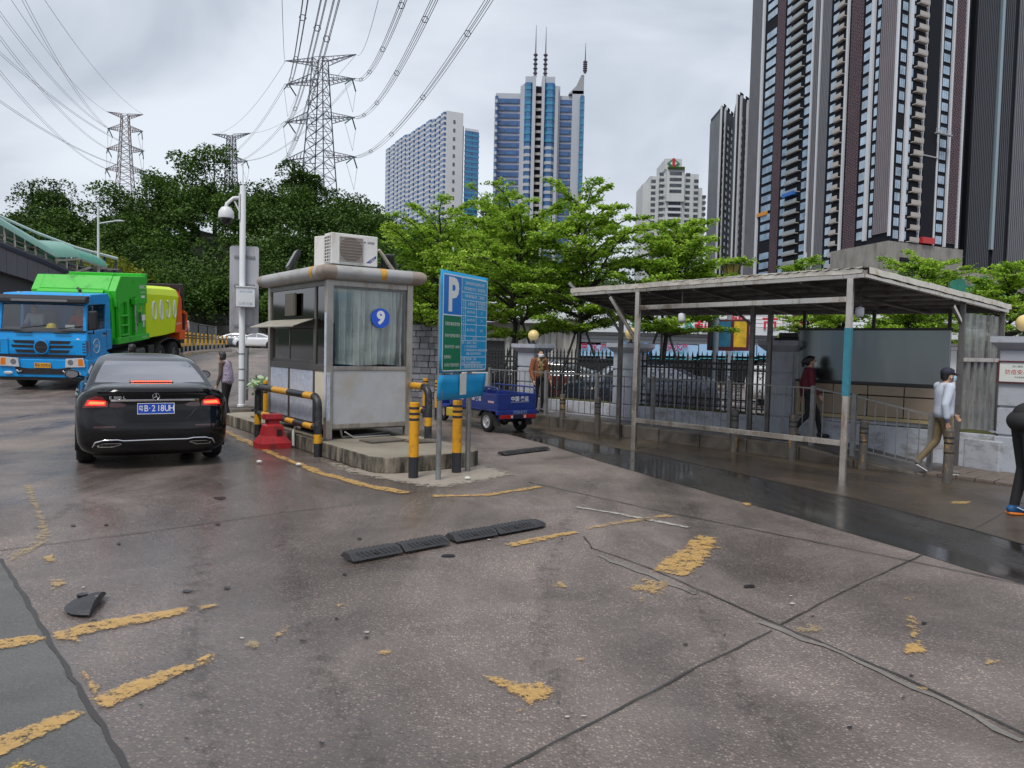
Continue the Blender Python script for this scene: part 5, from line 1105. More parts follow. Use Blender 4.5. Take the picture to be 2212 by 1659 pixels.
MB().cyl((.05, .42, .21), (WB_-.05, .42, .21), .035, n=10).build('rear_axle', dkm, tk); MB().ell((.46, .42, .21), (.1, .09, .09)).build('axle_case', dkm, tk, sm=180)
kx('chassis_rail', tkb, .22, .27, .1, 2.5, .36, .42); kx('chassis_rail', tkb, WB_-.27, WB_-.22, .1, 2.5, .36, .42)
kx('seat_box', tkb, .18, WB_-.18, LB+.05, LB+.5, .42, .7); kx('seat', dkm, .16, WB_-.16, LB+.04, LB+.5, .70, .78, bevel=.03)
kx('rear_screen', M('screen_grey', (.52, .5, .46), .55, var=.15, vs=6), .16, WB_-.1, LB-.02, LB+.02, .78, 1.12, bevel=.05); po = kx('red_poster', M('poster_red', (.55, .05, .015), .5, var=.1), .24, .5, LB-.026, LB-.021, .80, 1.1, bevel=0)
for s_, z, sz in (('车出租', 1.06, .07), ('搬家 送货', .99, .045), ('长途 短途', .935, .045), ('10168', .845, .07)): text(s_, sz, M('poster_yellow', (.8, .5, .02), .5, var=0), po, (.37, LB-.0275, z), bold=.001)
fw_ = wheel(tk, WB_/2, 2.75, .21, .09, 1, False)
MB().tube([(WB_/2-.07, 2.75, .21), (WB_/2-.07, 2.6, .7), (WB_/2-.05, 2.5, .9)], .02).build('fork', dkm, tk); MB().tube([(WB_/2+.07, 2.75, .21), (WB_/2+.07, 2.6, .7), (WB_/2+.05, 2.5, .9)], .02).build('fork', dkm, tk)
MB().tube([(.12, 2.3, .98), (.3, 2.45, .98), (WB_/2, 2.5, .93), (WB_-.3, 2.45, .98), (WB_-.12, 2.3, .98)], .014).build('handlebar', dkm, tk); kx('leg_shield', tkb, .2, WB_-.2, 2.4, 2.46, .4, .88, bevel=.02); kx('foot_board', tkb, .12, WB_-.12, LB+.5, 2.4, .36, .40)
kx('battery_case', M('yellow_case', (.5, .36, .03), .5, var=.15), -.02, .2, LB+.0, LB+.3, .2, .38, bevel=.02)
SD = (R(90), 0, R(-90)); text('中国·奥运', .1, tkw, tk, (WB_*.56, -.002, .66), bold=.002); kx('underline', tkw, WB_*.33, WB_*.8, -.0025, -.001, .6, .606, bevel=0); text('洪铃车行', .085, M('trike_print2', (.2, .27, .45), .5, var=.5, vs=60), tk, (WB_*.56, -.0215, .40), bold=.001)
text('中国·奥运', .1, tkw, tk, (-.006, LB*.5, .635), rot=SD, bold=.002)
for y in (.22, 1.3): kx('side_sticker', M('sticker_pink', (.5, .35, .4), .5, var=.4, vs=50), -.0065, -.005, y-.1, y+.1, .58, .62, bevel=0)
sa = thing('cargo_bag', 'tan sack lying in the tray of the blue tricycle', 'sack', tk.location, TA); MB().ell((.3, .9, .5), (.22, .3, .09)).build('sack', M('sack', (.35, .24, .12), .9, var=.3, vs=12), sa, sm=180)
# ---------------------------------------------------------------- foliage helpers
def leafmat(name, c0, c1, c2, trans=.35, ns=.6):
    m = bpy.data.materials.new(name); m.use_nodes = True; MATS[name] = m; nt = m.node_tree; L = nt.links; nt.nodes.remove(nt.nodes['Principled BSDF'])
    o_ = [n for n in nt.nodes if n.type == 'OUTPUT_MATERIAL'][0]; ge = N(nt, 'ShaderNodeNewGeometry')
    no = N(nt, 'ShaderNodeTexNoise', Scale=ns, Detail=3.); L.new(ge.outputs['Position'], no.inputs['Vector'])
    ad = N(nt, 'ShaderNodeMath', operation='MULTIPLY_ADD'); ad.inputs[1].default_value = .55; L.new(ge.outputs['Random Per Island'], ad.inputs[0]); L.new(no.outputs['Fac'], ad.inputs[2])
    rp = N(nt, 'ShaderNodeValToRGB'); e = rp.color_ramp.elements; e[0].position = .42; e[0].color = (*c0, 1); e[1].position = 1.0; e[1].color = (*c2, 1); x = e.new(.72); x.color = (*c1, 1)
    L.new(ad.outputs[0], rp.inputs[0])
    d = N(nt, 'ShaderNodeBsdfDiffuse'); t = N(nt, 'ShaderNodeBsdfTranslucent'); gl = N(nt, 'ShaderNodeBsdfGlossy', Roughness=.45); gl.inputs[0].default_value = (.6, .65, .6, 1)
    L.new(rp.outputs[0], d.inputs[0]); L.new(rp.outputs[0], t.inputs[0]); mx = N(nt, 'ShaderNodeMixShader'); mx.inputs[0].default_value = trans; L.new(d.outputs[0], mx.inputs[1]); L.new(t.outputs[0], mx.inputs[2])
    m2 = N(nt, 'ShaderNodeMixShader'); m2.inputs[0].default_value = .02; L.new(mx.outputs[0], m2.inputs[1]); L.new(gl.outputs[0], m2.inputs[2]); L.new(m2.outputs[0], o_.inputs[0]); return m
def npmesh(name, V, nq, mat):
    """V: (nq*4, 3) quads"""
    me = bpy.data.meshes.new(name); me.vertices.add(len(V)); me.vertices.foreach_set('co', np.ascontiguousarray(V, dtype=np.float32).ravel())
    me.loops.add(nq*4); me.loops.foreach_set('vertex_index', np.arange(nq*4, dtype=np.int32)); me.polygons.add(nq); me.polygons.foreach_set('loop_start', np.arange(0, nq*4, 4, dtype=np.int32))
    me.update(calc_edges=True); me.materials.append(mat); return me
def leaves(C, size, rng, up=.5, aspect=.6):
    """random leaf quads at centres C; up = bias of the normals to the sky"""
    n = len(C); nr = rng.normal(size=(n, 3)); nr /= np.linalg.norm(nr, axis=1, keepdims=True); nr[:, 2] = np.abs(nr[:, 2])*(1-up)+up*1.4; nr /= np.linalg.norm(nr, axis=1, keepdims=True)
    a = np.cross(nr, rng.normal(size=(n, 3))); a /= np.linalg.norm(a, axis=1, keepdims=True); b = np.cross(nr, a)
    s = (size*rng.uniform(.6, 1.3, n))[:, None]; h = a*s*.5; k = b*s*.5*aspect
    return np.stack([C-h, C-k*1.0+h*.1, C+h, C+k*1.0+h*.1], 1).reshape(-1, 3)
bark = M('bark', (.075, .06, .048), .9, var=.3, vs=12, bump=.6, bs=40); bark2 = M('bark_dark', (.04, .034, .028), .9, var=.3, vs=10, bump=.5, bs=30)
lf_bright = leafmat('leaf_bright', (.10, .19, .018), (.25, .43, .035), (.46, .64, .09), .42, .9)
lf_dark = leafmat('leaf_dark', (.024, .05, .012), (.045, .088, .018), (.075, .132, .026), .15, .12)
lf_mid = leafmat('leaf_mid', (.02, .05, .01), (.05, .105, .018), (.10, .18, .03), .3, .5)
lf_yel = leafmat('leaf_yellow', (.07, .10, .012), (.16, .19, .02), (.30, .30, .035), .35, .7)
# ---------------------------------------------------------------- layered street trees behind the fence
def tier_tree(label, base, H, sp, seed, z0=1.95, tiers=9, lean=0., dens=1., low=1.):
    rng = np.random.default_rng(seed); t = thing('almond_tree', label, 'tree', base, 0, 'layered bright green trees behind the fence')
    tk_ = MB(); P = []; rs = []
    for i in range(9): f = i/8; P.append((lean*f*f+.05*math.sin(seed+f*4), .05*math.cos(seed*2+f*5), H*.97*f)); rs.append(.085*(1-f)**.8*H/5.5+.008)
    tk_.tube(P, rs, 8); tk_.build('trunk', bark2, t, sm=60)
    br = MB(); Cc = []
    for k in range(tiers):
        f = k/(tiers-1); z = z0+(H*.95-z0)*f+rng.uniform(-.1, .1); r_ = sp*(1.0-.62*f**1.8)*(.6+.4*min(1, f*4+.3))*rng.uniform(.8, 1.15); nb = int(5+rng.integers(0, 3)) if f < .8 else 4
        a0 = rng.uniform(0, 6.3); fx = lean*(z/H)**2
        for j in range(nb):
            a = a0+2*math.pi*j/nb+rng.uniform(-.3, .3); L = r_*rng.uniform(.5, 1.25); d = np.array([math.cos(a), math.sin(a), 0]); pts = []
            rise = rng.uniform(.12, .38)*L*(1+f*2.0); drop = rng.uniform(0, .12)*L
            for q in range(7): s = q/6; pts.append(np.array([fx, 0, z])+d*L*s+np.array([0, 0, rise*math.sin(s*1.7)-drop*s*s])+np.array([-d[1], d[0], 0])*.1*L*math.sin(s*3+j))
            br.tube([tuple(p) for p in pts], [.028*(1-s/7.5)*(L/sp+.3)+.004 for s in range(7)], 4, False)
            side = np.array([-d[1], d[0], 0])
            for q in range(16):
                s = rng.uniform(.18, 1.); i0 = min(5, int(s*6)); p = pts[i0]+(pts[i0+1]-pts[i0])*(s*6-i0); sg_ = 1 if q % 2 else -1; l2 = L*.42*(1.08-s)*rng.uniform(.5, 1.2)+.12
                e_ = p+(side*sg_*.8+d*.6)*l2+np.array([0, 0, rng.uniform(-.02, .08)])
                if q < 7: br.tube([tuple(p), tuple((p+e_)/2+np.array([0, 0, .03])), tuple(e_)], .007, 3, False)
                n = int(50*dens*(l2+.25)); tt = rng.uniform(.1, 1.08, n)[:, None]
                c = p+(e_-p)*tt+rng.normal(0, .055, (n, 3))*np.array([1, 1, .45])+np.array([0, 0, .03]); Cc.append(c)
            n = int(26*dens*L); tt = rng.uniform(.2, 1.04, n); ii = np.minimum(5, (tt*6).astype(int)); pp = np.array(pts); c = pp[ii]+(pp[ii+1]-pp[ii])*((tt*6-ii)[:, None])+rng.normal(0, .06, (n, 3))*np.array([1, 1, .5]); Cc.append(c)
    br.build('branches', bark2, t, sm=60)
    Cc = np.concatenate(Cc); V = leaves(Cc, .08, rng, .5, .62); link('crown', npmesh('crown', V, len(Cc), lf_bright), t)
    return t
def gp(u, Y): return Vector(((u-1106)/FPX*Y, Y, 0))
TT = [('tall layered bright green tree left of the parking sign, nearest the booth', 945, 22, 5.4, 2.5, 1), ('layered bright green tree rising just left of the blue striped tower', 1035, 25, 6.2, 2.3, 2), ('layered bright green tree whose trunk stands beside the first globe pillar', 1120, 20, 5.3, 2.1, 3),
      ('layered bright green tree with propped trunk between the two globe pillars', 1251, 19, 5.55, 2.05, 4), ('layered bright green tree with propped trunk just inside the shelter end', 1428, 18.4, 4.9, 1.95, 5), ('small bright green tree showing above the shelter roof below the striped tower', 1745, 26, 5.0, 1.3, 6),
      ('light green tree above the right end of the shelter roof', 1985, 23, 4.75, 1.9, 7), ('light green tree behind the gateway pillar at the shelter corner', 2150, 20.5, 4.4, 1.7, 8), ('low green tree behind the dark notice board', 1830, 21, 3.2, 1.6, 9), ('low green tree behind the notice board beside the ribbed panel', 1960, 20, 3.0, 1.5, 10), ('low dark tree between the stone wall and the parking sign', 930, 24, 3.6, 1.9, 11)]
for l, u, Y, H, sp_, sd_ in TT: tier_tree(l, gp(u, Y), H*.92, sp_, sd_, lean=(sd_ % 3-1)*.35, tiers=9 if H > 4 else 6, dens=1.25 if sd_ < 6 else .8)
pole_m = M('prop_pole', (.11, .115, .11), .6, var=.2)
for u, Y, nm in ((1120, 20, 'first'), (1251, 19, 'middle'), (1428, 18.4, 'last')):
    b_ = gp(u, Y)
    for k, a in enumerate((15, 135, 255)):
        o = MB().cyl((b_.x+.95*math.cos(R(a)), b_.y+.95*math.sin(R(a)), 0), (b_.x+.05*math.cos(R(a)), b_.y+.05*math.sin(R(a)), 2.35), .028, n=8).build('tree_prop', pole_m, None, sm=60)
        tag(o, f'slanting grey prop pole leaning on the {nm} propped trunk behind the iron fence', 'prop pole', 'tree prop poles '+nm)
# ---------------------------------------------------------------- wooded hill
SIL = [(-300, 440), (-100, 458), (0, 452), (60, 425), (120, 410), (170, 440), (212, 455), (240, 420), (330, 392), (400, 362), (440, 362), (480, 378), (560, 386), (650, 372), (720, 392), (790, 436), (860, 452), (960, 450), (1040, 474), (1085, 468), (1120, 520), (1200, 590), (1300, 640)]
def sil(u):
    if u <= SIL[0][0]: return SIL[0][1]
    for a, c in zip(SIL, SIL[1:]):
        if u <= c[0]: return a[1]+(c[1]-a[1])*(u-a[0])/(c[0]-a[0])
    return 700
YC = 104.
def hz(x, y):
    u = 1106+x/max(y, 30)*FPX; hor = 750+.0227*(u-1106); crest = max(1.2, 1.65+(hor-sil(u))/FPX*YC-8.6)
    return 1.1+(crest-1.1)*smooth((y-67)/(YC-67))*(1 if y < 125 else max(0, 1-(y-125)/90)) if y > 67 else -1.
xsr = list(np.arange(-150, 60, 4.)); ysr = list(np.arange(67, 240, 5.))
hill_m = M('hill_soil', (.02, .032, .012), .95, var=.5, vs=.5, bump=.8, bs=3)
hl_o = MB().grid([[(x, y, hz(x, y)) for x in xsr] for y in ysr]).build('hill', hill_m, sm=180); struct(hl_o)
def proto(seed, n, size, flat=.85):
    rng = np.random.default_rng(seed); C = []
    lob = [(rng.normal(0, .42), rng.normal(0, .42), rng.uniform(-.25, .5), rng.uniform(.32, .6)) for _ in range(11)]+[(0, 0, 0, .62)]
    wts = np.array([l[3]**2 for l in lob]); wts /= wts.sum()
    for l, w_ in zip(lob, wts):
        k = int(n*w_); d = rng.normal(size=(k, 3)); d /= np.linalg.norm(d, axis=1, keepdims=True); d[:, 2] = np.where(d[:, 2] < -.35, -d[:, 2], d[:, 2]); rr = l[3]*rng.uniform(.72, 1.06, k)[:, None]; C.append(np.array(l[:3])+d*rr*np.array([1, 1, flat]))
    C = np.concatenate(C); return C
PR = [proto(s, 2500, 0) for s in range(6)]
rng = np.random.default_rng(5); VV = []; VM = []; stems = MB()
y = 71.
while y < 118:
    stp = 4.5+.03*(y-71)
    x = -1.0*y if y < 70 else -.9*y
    while x < .09*y+2:
        px_ = x+rng.uniform(-1.4, 1.4); py = y+rng.uniform(-1.6, 1.6); r_ = rng.uniform(2.4, 3.9); z = hz(px_, py); h = r_*rng.uniform(1.05, 1.5)
        c = PR[int(rng.integers(0, 6))]; a = rng.uniform(0, 6.28); ca, sa_ = math.cos(a), math.sin(a)
        keep = rng.random(len(c)) < (1. if y < 88 else .85); cc = c[keep]
        C = np.stack([(cc[:, 0]*ca-cc[:, 1]*sa_)*r_+px_, (cc[:, 0]*sa_+cc[:, 1]*ca)*r_+py, cc[:, 2]*h+z+h*.75+.6], 1)
        V = leaves(C, .27 if y < 82 else .34, rng, .35, .7)
        (VM if rng.random() < .34 else VV).append(V)
        stems.cyl((px_, py, z-.3), (px_, py, z+h*.7), .14, .08, 5, False)
        x += stp*rng.uniform(.8, 1.2)
    y += stp*.86
for nm, vs_, mm in (('forest', VV, lf_dark), ('forest_light', VM, lf_mid)):
    V = np.concatenate(vs_); o = link(nm, npmesh(nm, V, len(V)//4, mm)); stuff(o); o['label'] = 'dense dark green wood covering the hillside' if nm == 'forest' else 'lighter green trees scattered through the hillside wood'; o['category'] = 'forest'
o = stems.build('forest_stems', bark2); stuff(o); o['label'] = 'dark tree stems standing inside the hillside wood'; o['category'] = 'forest'
# trees one can tell apart: along the road at the hill foot, and the airy ones on the crest
def round_tree(nm, label, p, h, r_, mat, n, size, seed, group, trunk=.35, flat=1., sparse=1.):
    rng = np.random.default_rng(seed); t = thing(nm, label, 'tree', p, 0, group); zc = h-r_*flat
    c = proto(seed+40, n, 0, 1.)*sparse; C = c*np.array([r_*1.05, r_*1.05, r_*flat*1.1])+np.array([0, 0, zc])
    b = MB(); b.tube([(0, 0, -.2), (.05*h*.2, 0, zc*.5), (0, .03, zc+r_*.5)], [.035*h*trunk+.05, .03*h*trunk+.04, .03], 7)
    for k in range(9): a = 2.4*k; b.tube([(0, 0, zc*(.45+.05*k)), (r_*.35*math.cos(a), r_*.35*math.sin(a), zc*(.6+.05*k)), (r_*.8*math.cos(a), r_*.8*math.sin(a), zc+r_*flat*(-.2+.12*k))], [.05, .035, .012], 5, False)
    b.build('trunk', bark2, t, sm=60); V = leaves(C, size, rng, .4, .65); link('crown', npmesh('crown', V, len(V)//4, mat), t); return t
g1 = 'round trees at the foot of the hill'
def gpz(u, Y): p = gp(u, Y); p.z = 1.1; return p
for i, (l, u, Y, h, r_, mm) in enumerate([('yellow-green round tree at the foot of the hill beside the green canopy', 268, 47, 5.3, 2.1, lf_yel), ('full dark green round tree behind the lime end of the refuse truck', 352, 49, 5.5, 2.7, lf_mid), ('dark green round tree behind the row of small bollards', 440, 52, 5.2, 2.4, lf_mid), ('dark green tree partly hidden behind the camera pole board', 515, 54, 5.0, 2.4, lf_mid), ('broad dark green tree behind the toll booth roof', 620, 52, 6.0, 2.9, lf_dark), ('dark green tree behind the air conditioners', 740, 50, 6.4, 3.0, lf_dark), ('bushy green tree between booth and layered trees', 850, 46, 5.6, 2.8, lf_dark), ('light yellow-green bush beside the camera on the white pole', 575, 48, 3.6, 1.8, lf_mid)]):
    round_tree('roadside_tree', l, gpz(u, Y*1.33), h*1.3, r_*1.3, mm, 5600, .26, 20+i, g1)
for i, (l, u, vt, r_, sp_) in enumerate([('tall airy tree with open crown on the hill crest, highest of the wood', 462, 305, 3.2, 1.), ('thin airy tree left of the highest one on the crest', 415, 330, 2.6, 1.), ('umbrella-shaped tree with bare stems below the far left pylon', 250, 398, 3.4, 1.), ('dark clump of trees on the far left shoulder of the hill', 105, 388, 4.2, 1.), ('small airy tree on the crest beside the far left pylon foot', 335, 372, 2.2, 1.), ('dark bushy tree in front of the blue striped tower', 1078, 440, 2.2, 1.), ('rounded tree on the crest beside the tall pylon', 655, 360, 3., 1.)]):
    p = at(u, vt, 100); b_ = p.copy(); b_.z = hz(p.x, 100)-1; h = p.z-b_.z
    round_tree('crest_tree', l, b_, h, r_, lf_mid if i in (0, 1, 2, 4) else lf_dark, 1300 if i in (0, 1, 2, 4) else 3200, .36, 60+i, 'trees on the hill crest', .25, .62 if i == 2 else .9)
# ---------------------------------------------------------------- towers: helper laying out facades by bearing
class Fac:
    """vertical facade from world point A to B; maps bearings (u) to metres along it"""
    def __init__(s, A, B):
        s.A = Vector((A[0], A[1], 0)); s.B = Vector((B[0], B[1], 0)); s.L = (s.B-s.A).length; s.d = (s.B-s.A)/s.L; s.n = Vector((s.d.y, -s.d.x, 0)); s.ang = math.atan2(s.d.y, s.d.x)
    def x(s, u):
        k = (u-1106)/FPX; return (s.A.x-k*s.A.y)/(k*s.d.y-s.d.x)
def up_(u, Y): return ((u-1106)/FPX*Y, Y)
def zat(v, u, Y): return CAM_H+(750+.0227*(u-1106)-v)/FPX*Y
fglass = M('tower_glass', (.34, .47, .60), .08, var=.65, rvar=.04, vs=.2, spec=.9, coat=.6); fdark = M('tower_dark', (.014, .016, .022), .75, spec=.15, var=.2, vs=.3); fwhite = M('tower_white', (.62, .64, .68), .5, var=.06, vs=.2)
louv = M('louvre_grey', (.20, .205, .23), .45, metal=.2, var=.1, vs=.3); louv2 = M('louvre_purple', (.235, .21, .235), .45, var=.12, vs=.3); maroon = M('panel_maroon', (.135, .09, .105), .55, var=.3, vs=.25); concm = M('raw_concrete', (.30, .285, .26), .85, var=.2, vs=.3, dirt=((.17, .16, .145), (.5, .5, .12), .5)); balc = M('balcony_glass', (.33, .38, .40), .25, var=.2, vs=.3); balc2 = M('balcony_concrete', (.45, .42, .39), .7, var=.15, vs=.3)
def rows_of(root, name, mesh, fac_ang, org, d, items, budget, mats):
    """place copies as parts; those past the budget are joined as one stuff part"""
    n = 0; rest = []
    for (x, z) in items:
        p = org+d*x+Vector((0, 0, z))-root.location
        if n < budget: link(name, mesh, root, p, (0, 0, fac_ang)); n += 1
        else: rest.append(p)
    if rest:
        V = np.array([v.co[:] for v in mesh.vertices]); rot = np.array(Matrix.Rotation(fac_ang, 3, 'Z')); V = V @ rot.T; b = MB(); F = [tuple(p.vertices) for p in mesh.polygons]; MI = [p.material_index for p in mesh.polygons]
        for p in rest:
            k = len(b.v); b.v += [tuple(q) for q in (V+np.array(p))]
            for f, mi in zip(F, MI): b.f.append([k+i for i in f]); b.mi.append(mi)
        stuff(b.build(name+'_rest', mats, root))
    return n
def win_mesh(w_, h, div=2, mats=None):
    mats = mats or [fdark, fglass]; b = MB(); b.m = 0; b.box(-w_/2, w_/2, -.12, 0, 0, h); b.m = 1
    for k in range(div):
        x0 = -w_/2+.12+(w_-.24)*k/div+.05; x1 = -w_/2+.12+(w_-.24)*(k+1)/div-.05; b.box(x0, x1, -.16, -.121, .15, h-.15)
    return b.mesh('window', mats)
def strip(root, nm, fac, x0, x1, z0, z1, out, mt, back=0.):
    p = fac.A-root.location; b = MB(); b.box(x0, x1, -out, back, z0, z1); return b.build(nm, mt, root, loc=p, rot=(0, 0, fac.ang))
def slats(root, nm, fac, x0, x1, z0, z1, mt, dark, pitch=.75, depth=.35):
    p = fac.A-root.location; par = strip(root, nm+'_panel', fac, x0, x1, z0, z1, .1, dark); n = max(2, round((x1-x0)/pitch)); me = MB().box(-.14, .14, -.1-depth, -.101, z0, z1).mesh('slat', mt)
    for i in range(n): link('slat', me, par, (x0+(x1-x0)*(i+.5)/n, 0, 0))
def perfo(root, fac, x0, x1, z0, z1):
    par = strip(root, 'perforated_panel', fac, x0, x1, z0, z1, .15, fdark); h = 3.1; n = int((z1-z0)/h); b = MB(); w_ = (x1-x0)
    for k in range(6):
        for j in range(7): xx = x0+w_*(k+.5)/6; zz = h*j/7+.05; s_ = .1 if (j+k) % 2 else 0; b.box(xx-w_/15, xx+w_/15, -.42+s_, -.16, zz, zz+h/7-.12)
    me = b.mesh('panel_unit', maroon)
    for i in range(n): link('panel_unit', me, par, (0, 0, z0+h*i))
# ---------------------------------------------------------------- the large striped tower under construction
C0 = up_(1907, 190); Lf = Fac(up_(1600, 262), C0); Rf = Fac(C0, up_(2058, 203))
ZB, ZT, FH = 30.0, 135., 3.05
T1 = thing('striped_tower', 'huge unfinished tower with dark, maroon and grey vertical stripes and white edges', 'building', (C0[0], C0[1], 0))
core = MB(); A_ = Lf.A-T1.location; Bc = Rf.B-T1.location; Dd = A_+Bc; core.prism([(0, 0), (Bc.x, Bc.y), (Dd.x, Dd.y), (A_.x, A_.y)], 0, ZT, lambda x, y, a: (x, y, a)); core.build('core', fdark, T1, fix=True)
nfl = int((ZT-ZB)/FH)
colsL = [('louv', 1603, 1644), ('edge', 1646, 1650), ('win', 1655, 1689), ('perf', 1692, 1714), ('win1', 1717, 1736), ('balc', 1738, 1776), ('win1', 1780, 1801), ('edge', 1803, 1806), ('louv', 1806, 1828), ('edge', 1829, 1832), ('louv', 1833, 1856)]
colsL2 = [('win1', 1786+73, 1878)]
def U(zx): return (2700+zx*.6931)*.54-5
ZX = [('louv', 388, 446), ('edge', 448, 460), ('win', 470, 532), ('perf', 534, 576), ('win1', 580, 612), ('balc', 616, 690), ('win1', 696, 732), ('edge', 734, 744), ('louv', 745, 772), ('edge', 776, 786), ('louv', 787, 836), ('win1', 842, 880), ('balc2', 882, 922), ('edge', 926, 938), ('perf', 952, 1018), ('win1', 1022, 1062), ('edge', 1064, 1084), ('win1', 1092, 1116), ('louvp', 1120, 1206), ('edge', 1208, 1220)]
ZXR = [('win', 1224, 1262), ('edge', 1266, 1288), ('win1', 1290, 1306), ('balc2', 1308, 1362), ('edge', 1364, 1372), ('dark', 1374, 1446), ('edge', 1450, 1462), ('win', 1468, 1512), ('edge', 1516, 1528), ('perf', 1530, 1584), ('edge', 1588, 1598)]
wins = []; bud = 300
for fac, cols in ((Lf, ZX), (Rf, ZXR)):
    for kind, a, c in cols:
        x0, x1 = sorted((fac.x(U(a)), fac.x(U(c)))); z0 = ZB-2 if fac is Lf else ZB
        if fac is Lf and a > 1000: z0 = ZB+1
        if fac is Lf and a < 900: z0 = ZB-17
        if kind == 'louv': slats(T1, 'louvre', fac, x0, x1, z0, ZT, louv, fdark)
        elif kind == 'louvp': slats(T1, 'louvre', fac, x0, x1, z0+1, ZT, louv2, fdark)
        elif kind == 'edge': strip(T1, 'edge_fin', fac, x0+.1, x1-.1, z0, ZT, .5, fwhite)
        elif kind == 'perf': perfo(T1, fac, x0, x1, z0+1, ZT)
        elif kind == 'dark': strip(T1, 'dark_bay', fac, x0, x1, z0, ZT, .6, fdark)
        elif kind in ('win', 'win1'):
            me = win_mesh((x1-x0)*.9, 2.3, 3 if kind == 'win' else 1); it = [((x0+x1)/2, z0+FH*k+.4) for k in range(int((ZT-z0)/FH))]
            skip = {('win', 470): (7, 30), ('win', 1224): (9,)}.get((kind, a), ())
            it = [p for k, p in enumerate(it) if k not in skip]; used = rows_of(T1, 'window', me, fac.ang, fac.A, fac.d, it, max(0, bud), [fdark, fglass]); bud -= used
        else:
            b = MB(); w_ = x1-x0; b.m = 0; b.box(-w_/2, w_/2, -1.05, 0, 0, .22); b.m = 1; b.box(-w_/2, w_/2, -1.1, -1.0, .22, 1.25); b.m = 2; b.box(-w_/2+.3, w_/2-.3, -.1, -.02, .25, 2.6)
            me = b.mesh('balcony', [balc2, balc if kind == 'balc' else balc2, fdark]); rows_of(T1, 'balcony', me, fac.ang, fac.A, fac.d, [((x0+x1)/2, z0+FH*k) for k in range(int((ZT-z0)/FH))], 60, [balc2, balc if kind == 'balc' else balc2, fdark])
Pc = Lf.n*1.3+Rf.n*1.0; Pl = Lf.d*(Lf.x(U(905))-Lf.L); Pl2 = Pl+Lf.n*1.3; Pr = Bc+Rf.n*1.0; b = MB(); b.prism([(Pc.x, Pc.y), (Pr.x, Pr.y), (Dd.x*.4+Bc.x*.6, Dd.y*.4+Bc.y*.6), (Pl.x, Pl.y), (Pl2.x, Pl2.y)], 0, ZB-.3, lambda x, y, a: (x, y, a)); b.build('concrete_podium', concm, T1, fix=True)
for x0, x1, z0, z1 in ((3.2, 9, 21.6, 26), (10.5, 17.5, 21.6, 26), (20.5, 24.5, 17, 24)): strip(T1, 'podium_opening', Rf, x0, x1, z0, z1, 1.06, fdark)
strip(T1, 'terrace_parapet', Rf, -3, 16, 12, 18.5, 7, M('terrace_grey', (.42, .43, .44), .7, var=.1, vs=.2)); strip(T1, 'terrace_block', Lf, Lf.L-14, Lf.L-1, 12, 17.8, 6, M('terrace_grey', (0, 0, 0)))
strip(T1, 'red_hoarding', Rf, 10.9, 15.5, ZB+.1, ZB+1.6, 1.4, M('hoarding_red', (.5, .03, .03), .5)); strip(T1, 'orange_hoarding', Lf, Lf.x(U(455)), Lf.x(U(512)), ZB-6+FH*7.2, ZB-6+FH*7.2+1.1, .5, M('hoarding_orange', (.7, .28, .02), .5))
strip(T1, 'blue_hoarding', Lf, Lf.x(U(616)), Lf.x(U(680)), ZB-6+FH*8.2, ZB-6+FH*8.2+1.1, 1.7, M('hoarding_blue', (.03, .15, .5), .5))
for u_, v_ in ((1565, 775), (1485, 905)):
    b = MB(); p = at(U(u_), v_*.6931*.54, 196); dd = Rf.d; b.bar(p-dd*3, p+dd*3, .8, .3); b.bar(p-dd*3+Vector((0, 0, 1.1)), p+dd*3+Vector((0, 0, 1.1)), .08)
    for k in range(5): b.bar(p-dd*(3-1.5*k), p-dd*(3-1.5*k)+Vector((0, 0, 1.1)), .08)
    for s_ in (-2.8, 2.8): b.cyl(p+dd*s_, p+dd*s_+Vector((0, 0, 70)), .04, n=4)
    o = b.build('work_platform', M('cradle', (.35, .36, .38), .5), None); tag(o, f'steel work cradle hanging on cables down the striped tower, {"beside its maroon edge" if u_ > 1500 else "over an open floor"}', 'work cradle', 'work cradles on the tower')
# ---------------------------------------------------------------- other dark towers
D0 = up_(2068, 215); RT = thing('louvred_tower', 'dark louvred tower on a concrete base, its slats running full height', 'building', (*D0, 0)); rf1 = Fac(D0, up_(2420, 232)); ZBr = 26.
b = MB(); A2 = rf1.B-RT.location; b.prism([(0, 0), (A2.x, A2.y), (A2.x, A2.y+40), (0, 40)], ZBr, 140, lambda x, y, a: (x, y, a)); b.build('core', fdark, RT, fix=True)
b = MB(); b.prism([(-.6, -.8), (A2.x, A2.y-.8), (A2.x, A2.y+40), (-.6, 40)], 0, ZBr-.1, lambda x, y, a: (x, y, a)); b.build('concrete_base', concm, RT, fix=True)
lv3 = M('louvre_dark', (.075, .08, .095), .45, metal=.2, var=.12, vs=.3)
xx = [rf1.x(u) for u in (2070, 2118, 2126, 2150, 2158, 2260, 2268, 2400)]; slats(RT, 'louvre', rf1, xx[0], xx[1], ZBr, 140, lv3, fdark, .62); strip(RT, 'edge_fin', rf1, xx[1]+.2, xx[2]-.2, ZBr+6, 140, .9, M('fin_blue', (.25, .33, .38), .4, var=.1)); slats(RT, 'louvre', rf1, xx[2], xx[3], ZBr, 140, lv3, fdark, .62); slats(RT, 'louvre', rf1, xx[4], xx[5], ZBr, 140, louv, fdark, .7); slats(RT, 'louvre', rf1, xx[6], xx[7], ZBr, 140, lv3, fdark, .62)
net = thing('scaffold_netting', 'green scaffold netting draped round the base of the louvred tower', 'netting', (*up_(2090, 180), 0)); nf = Fac(up_(2042, 185), up_(2180, 185)); b = MB(); nn = 30
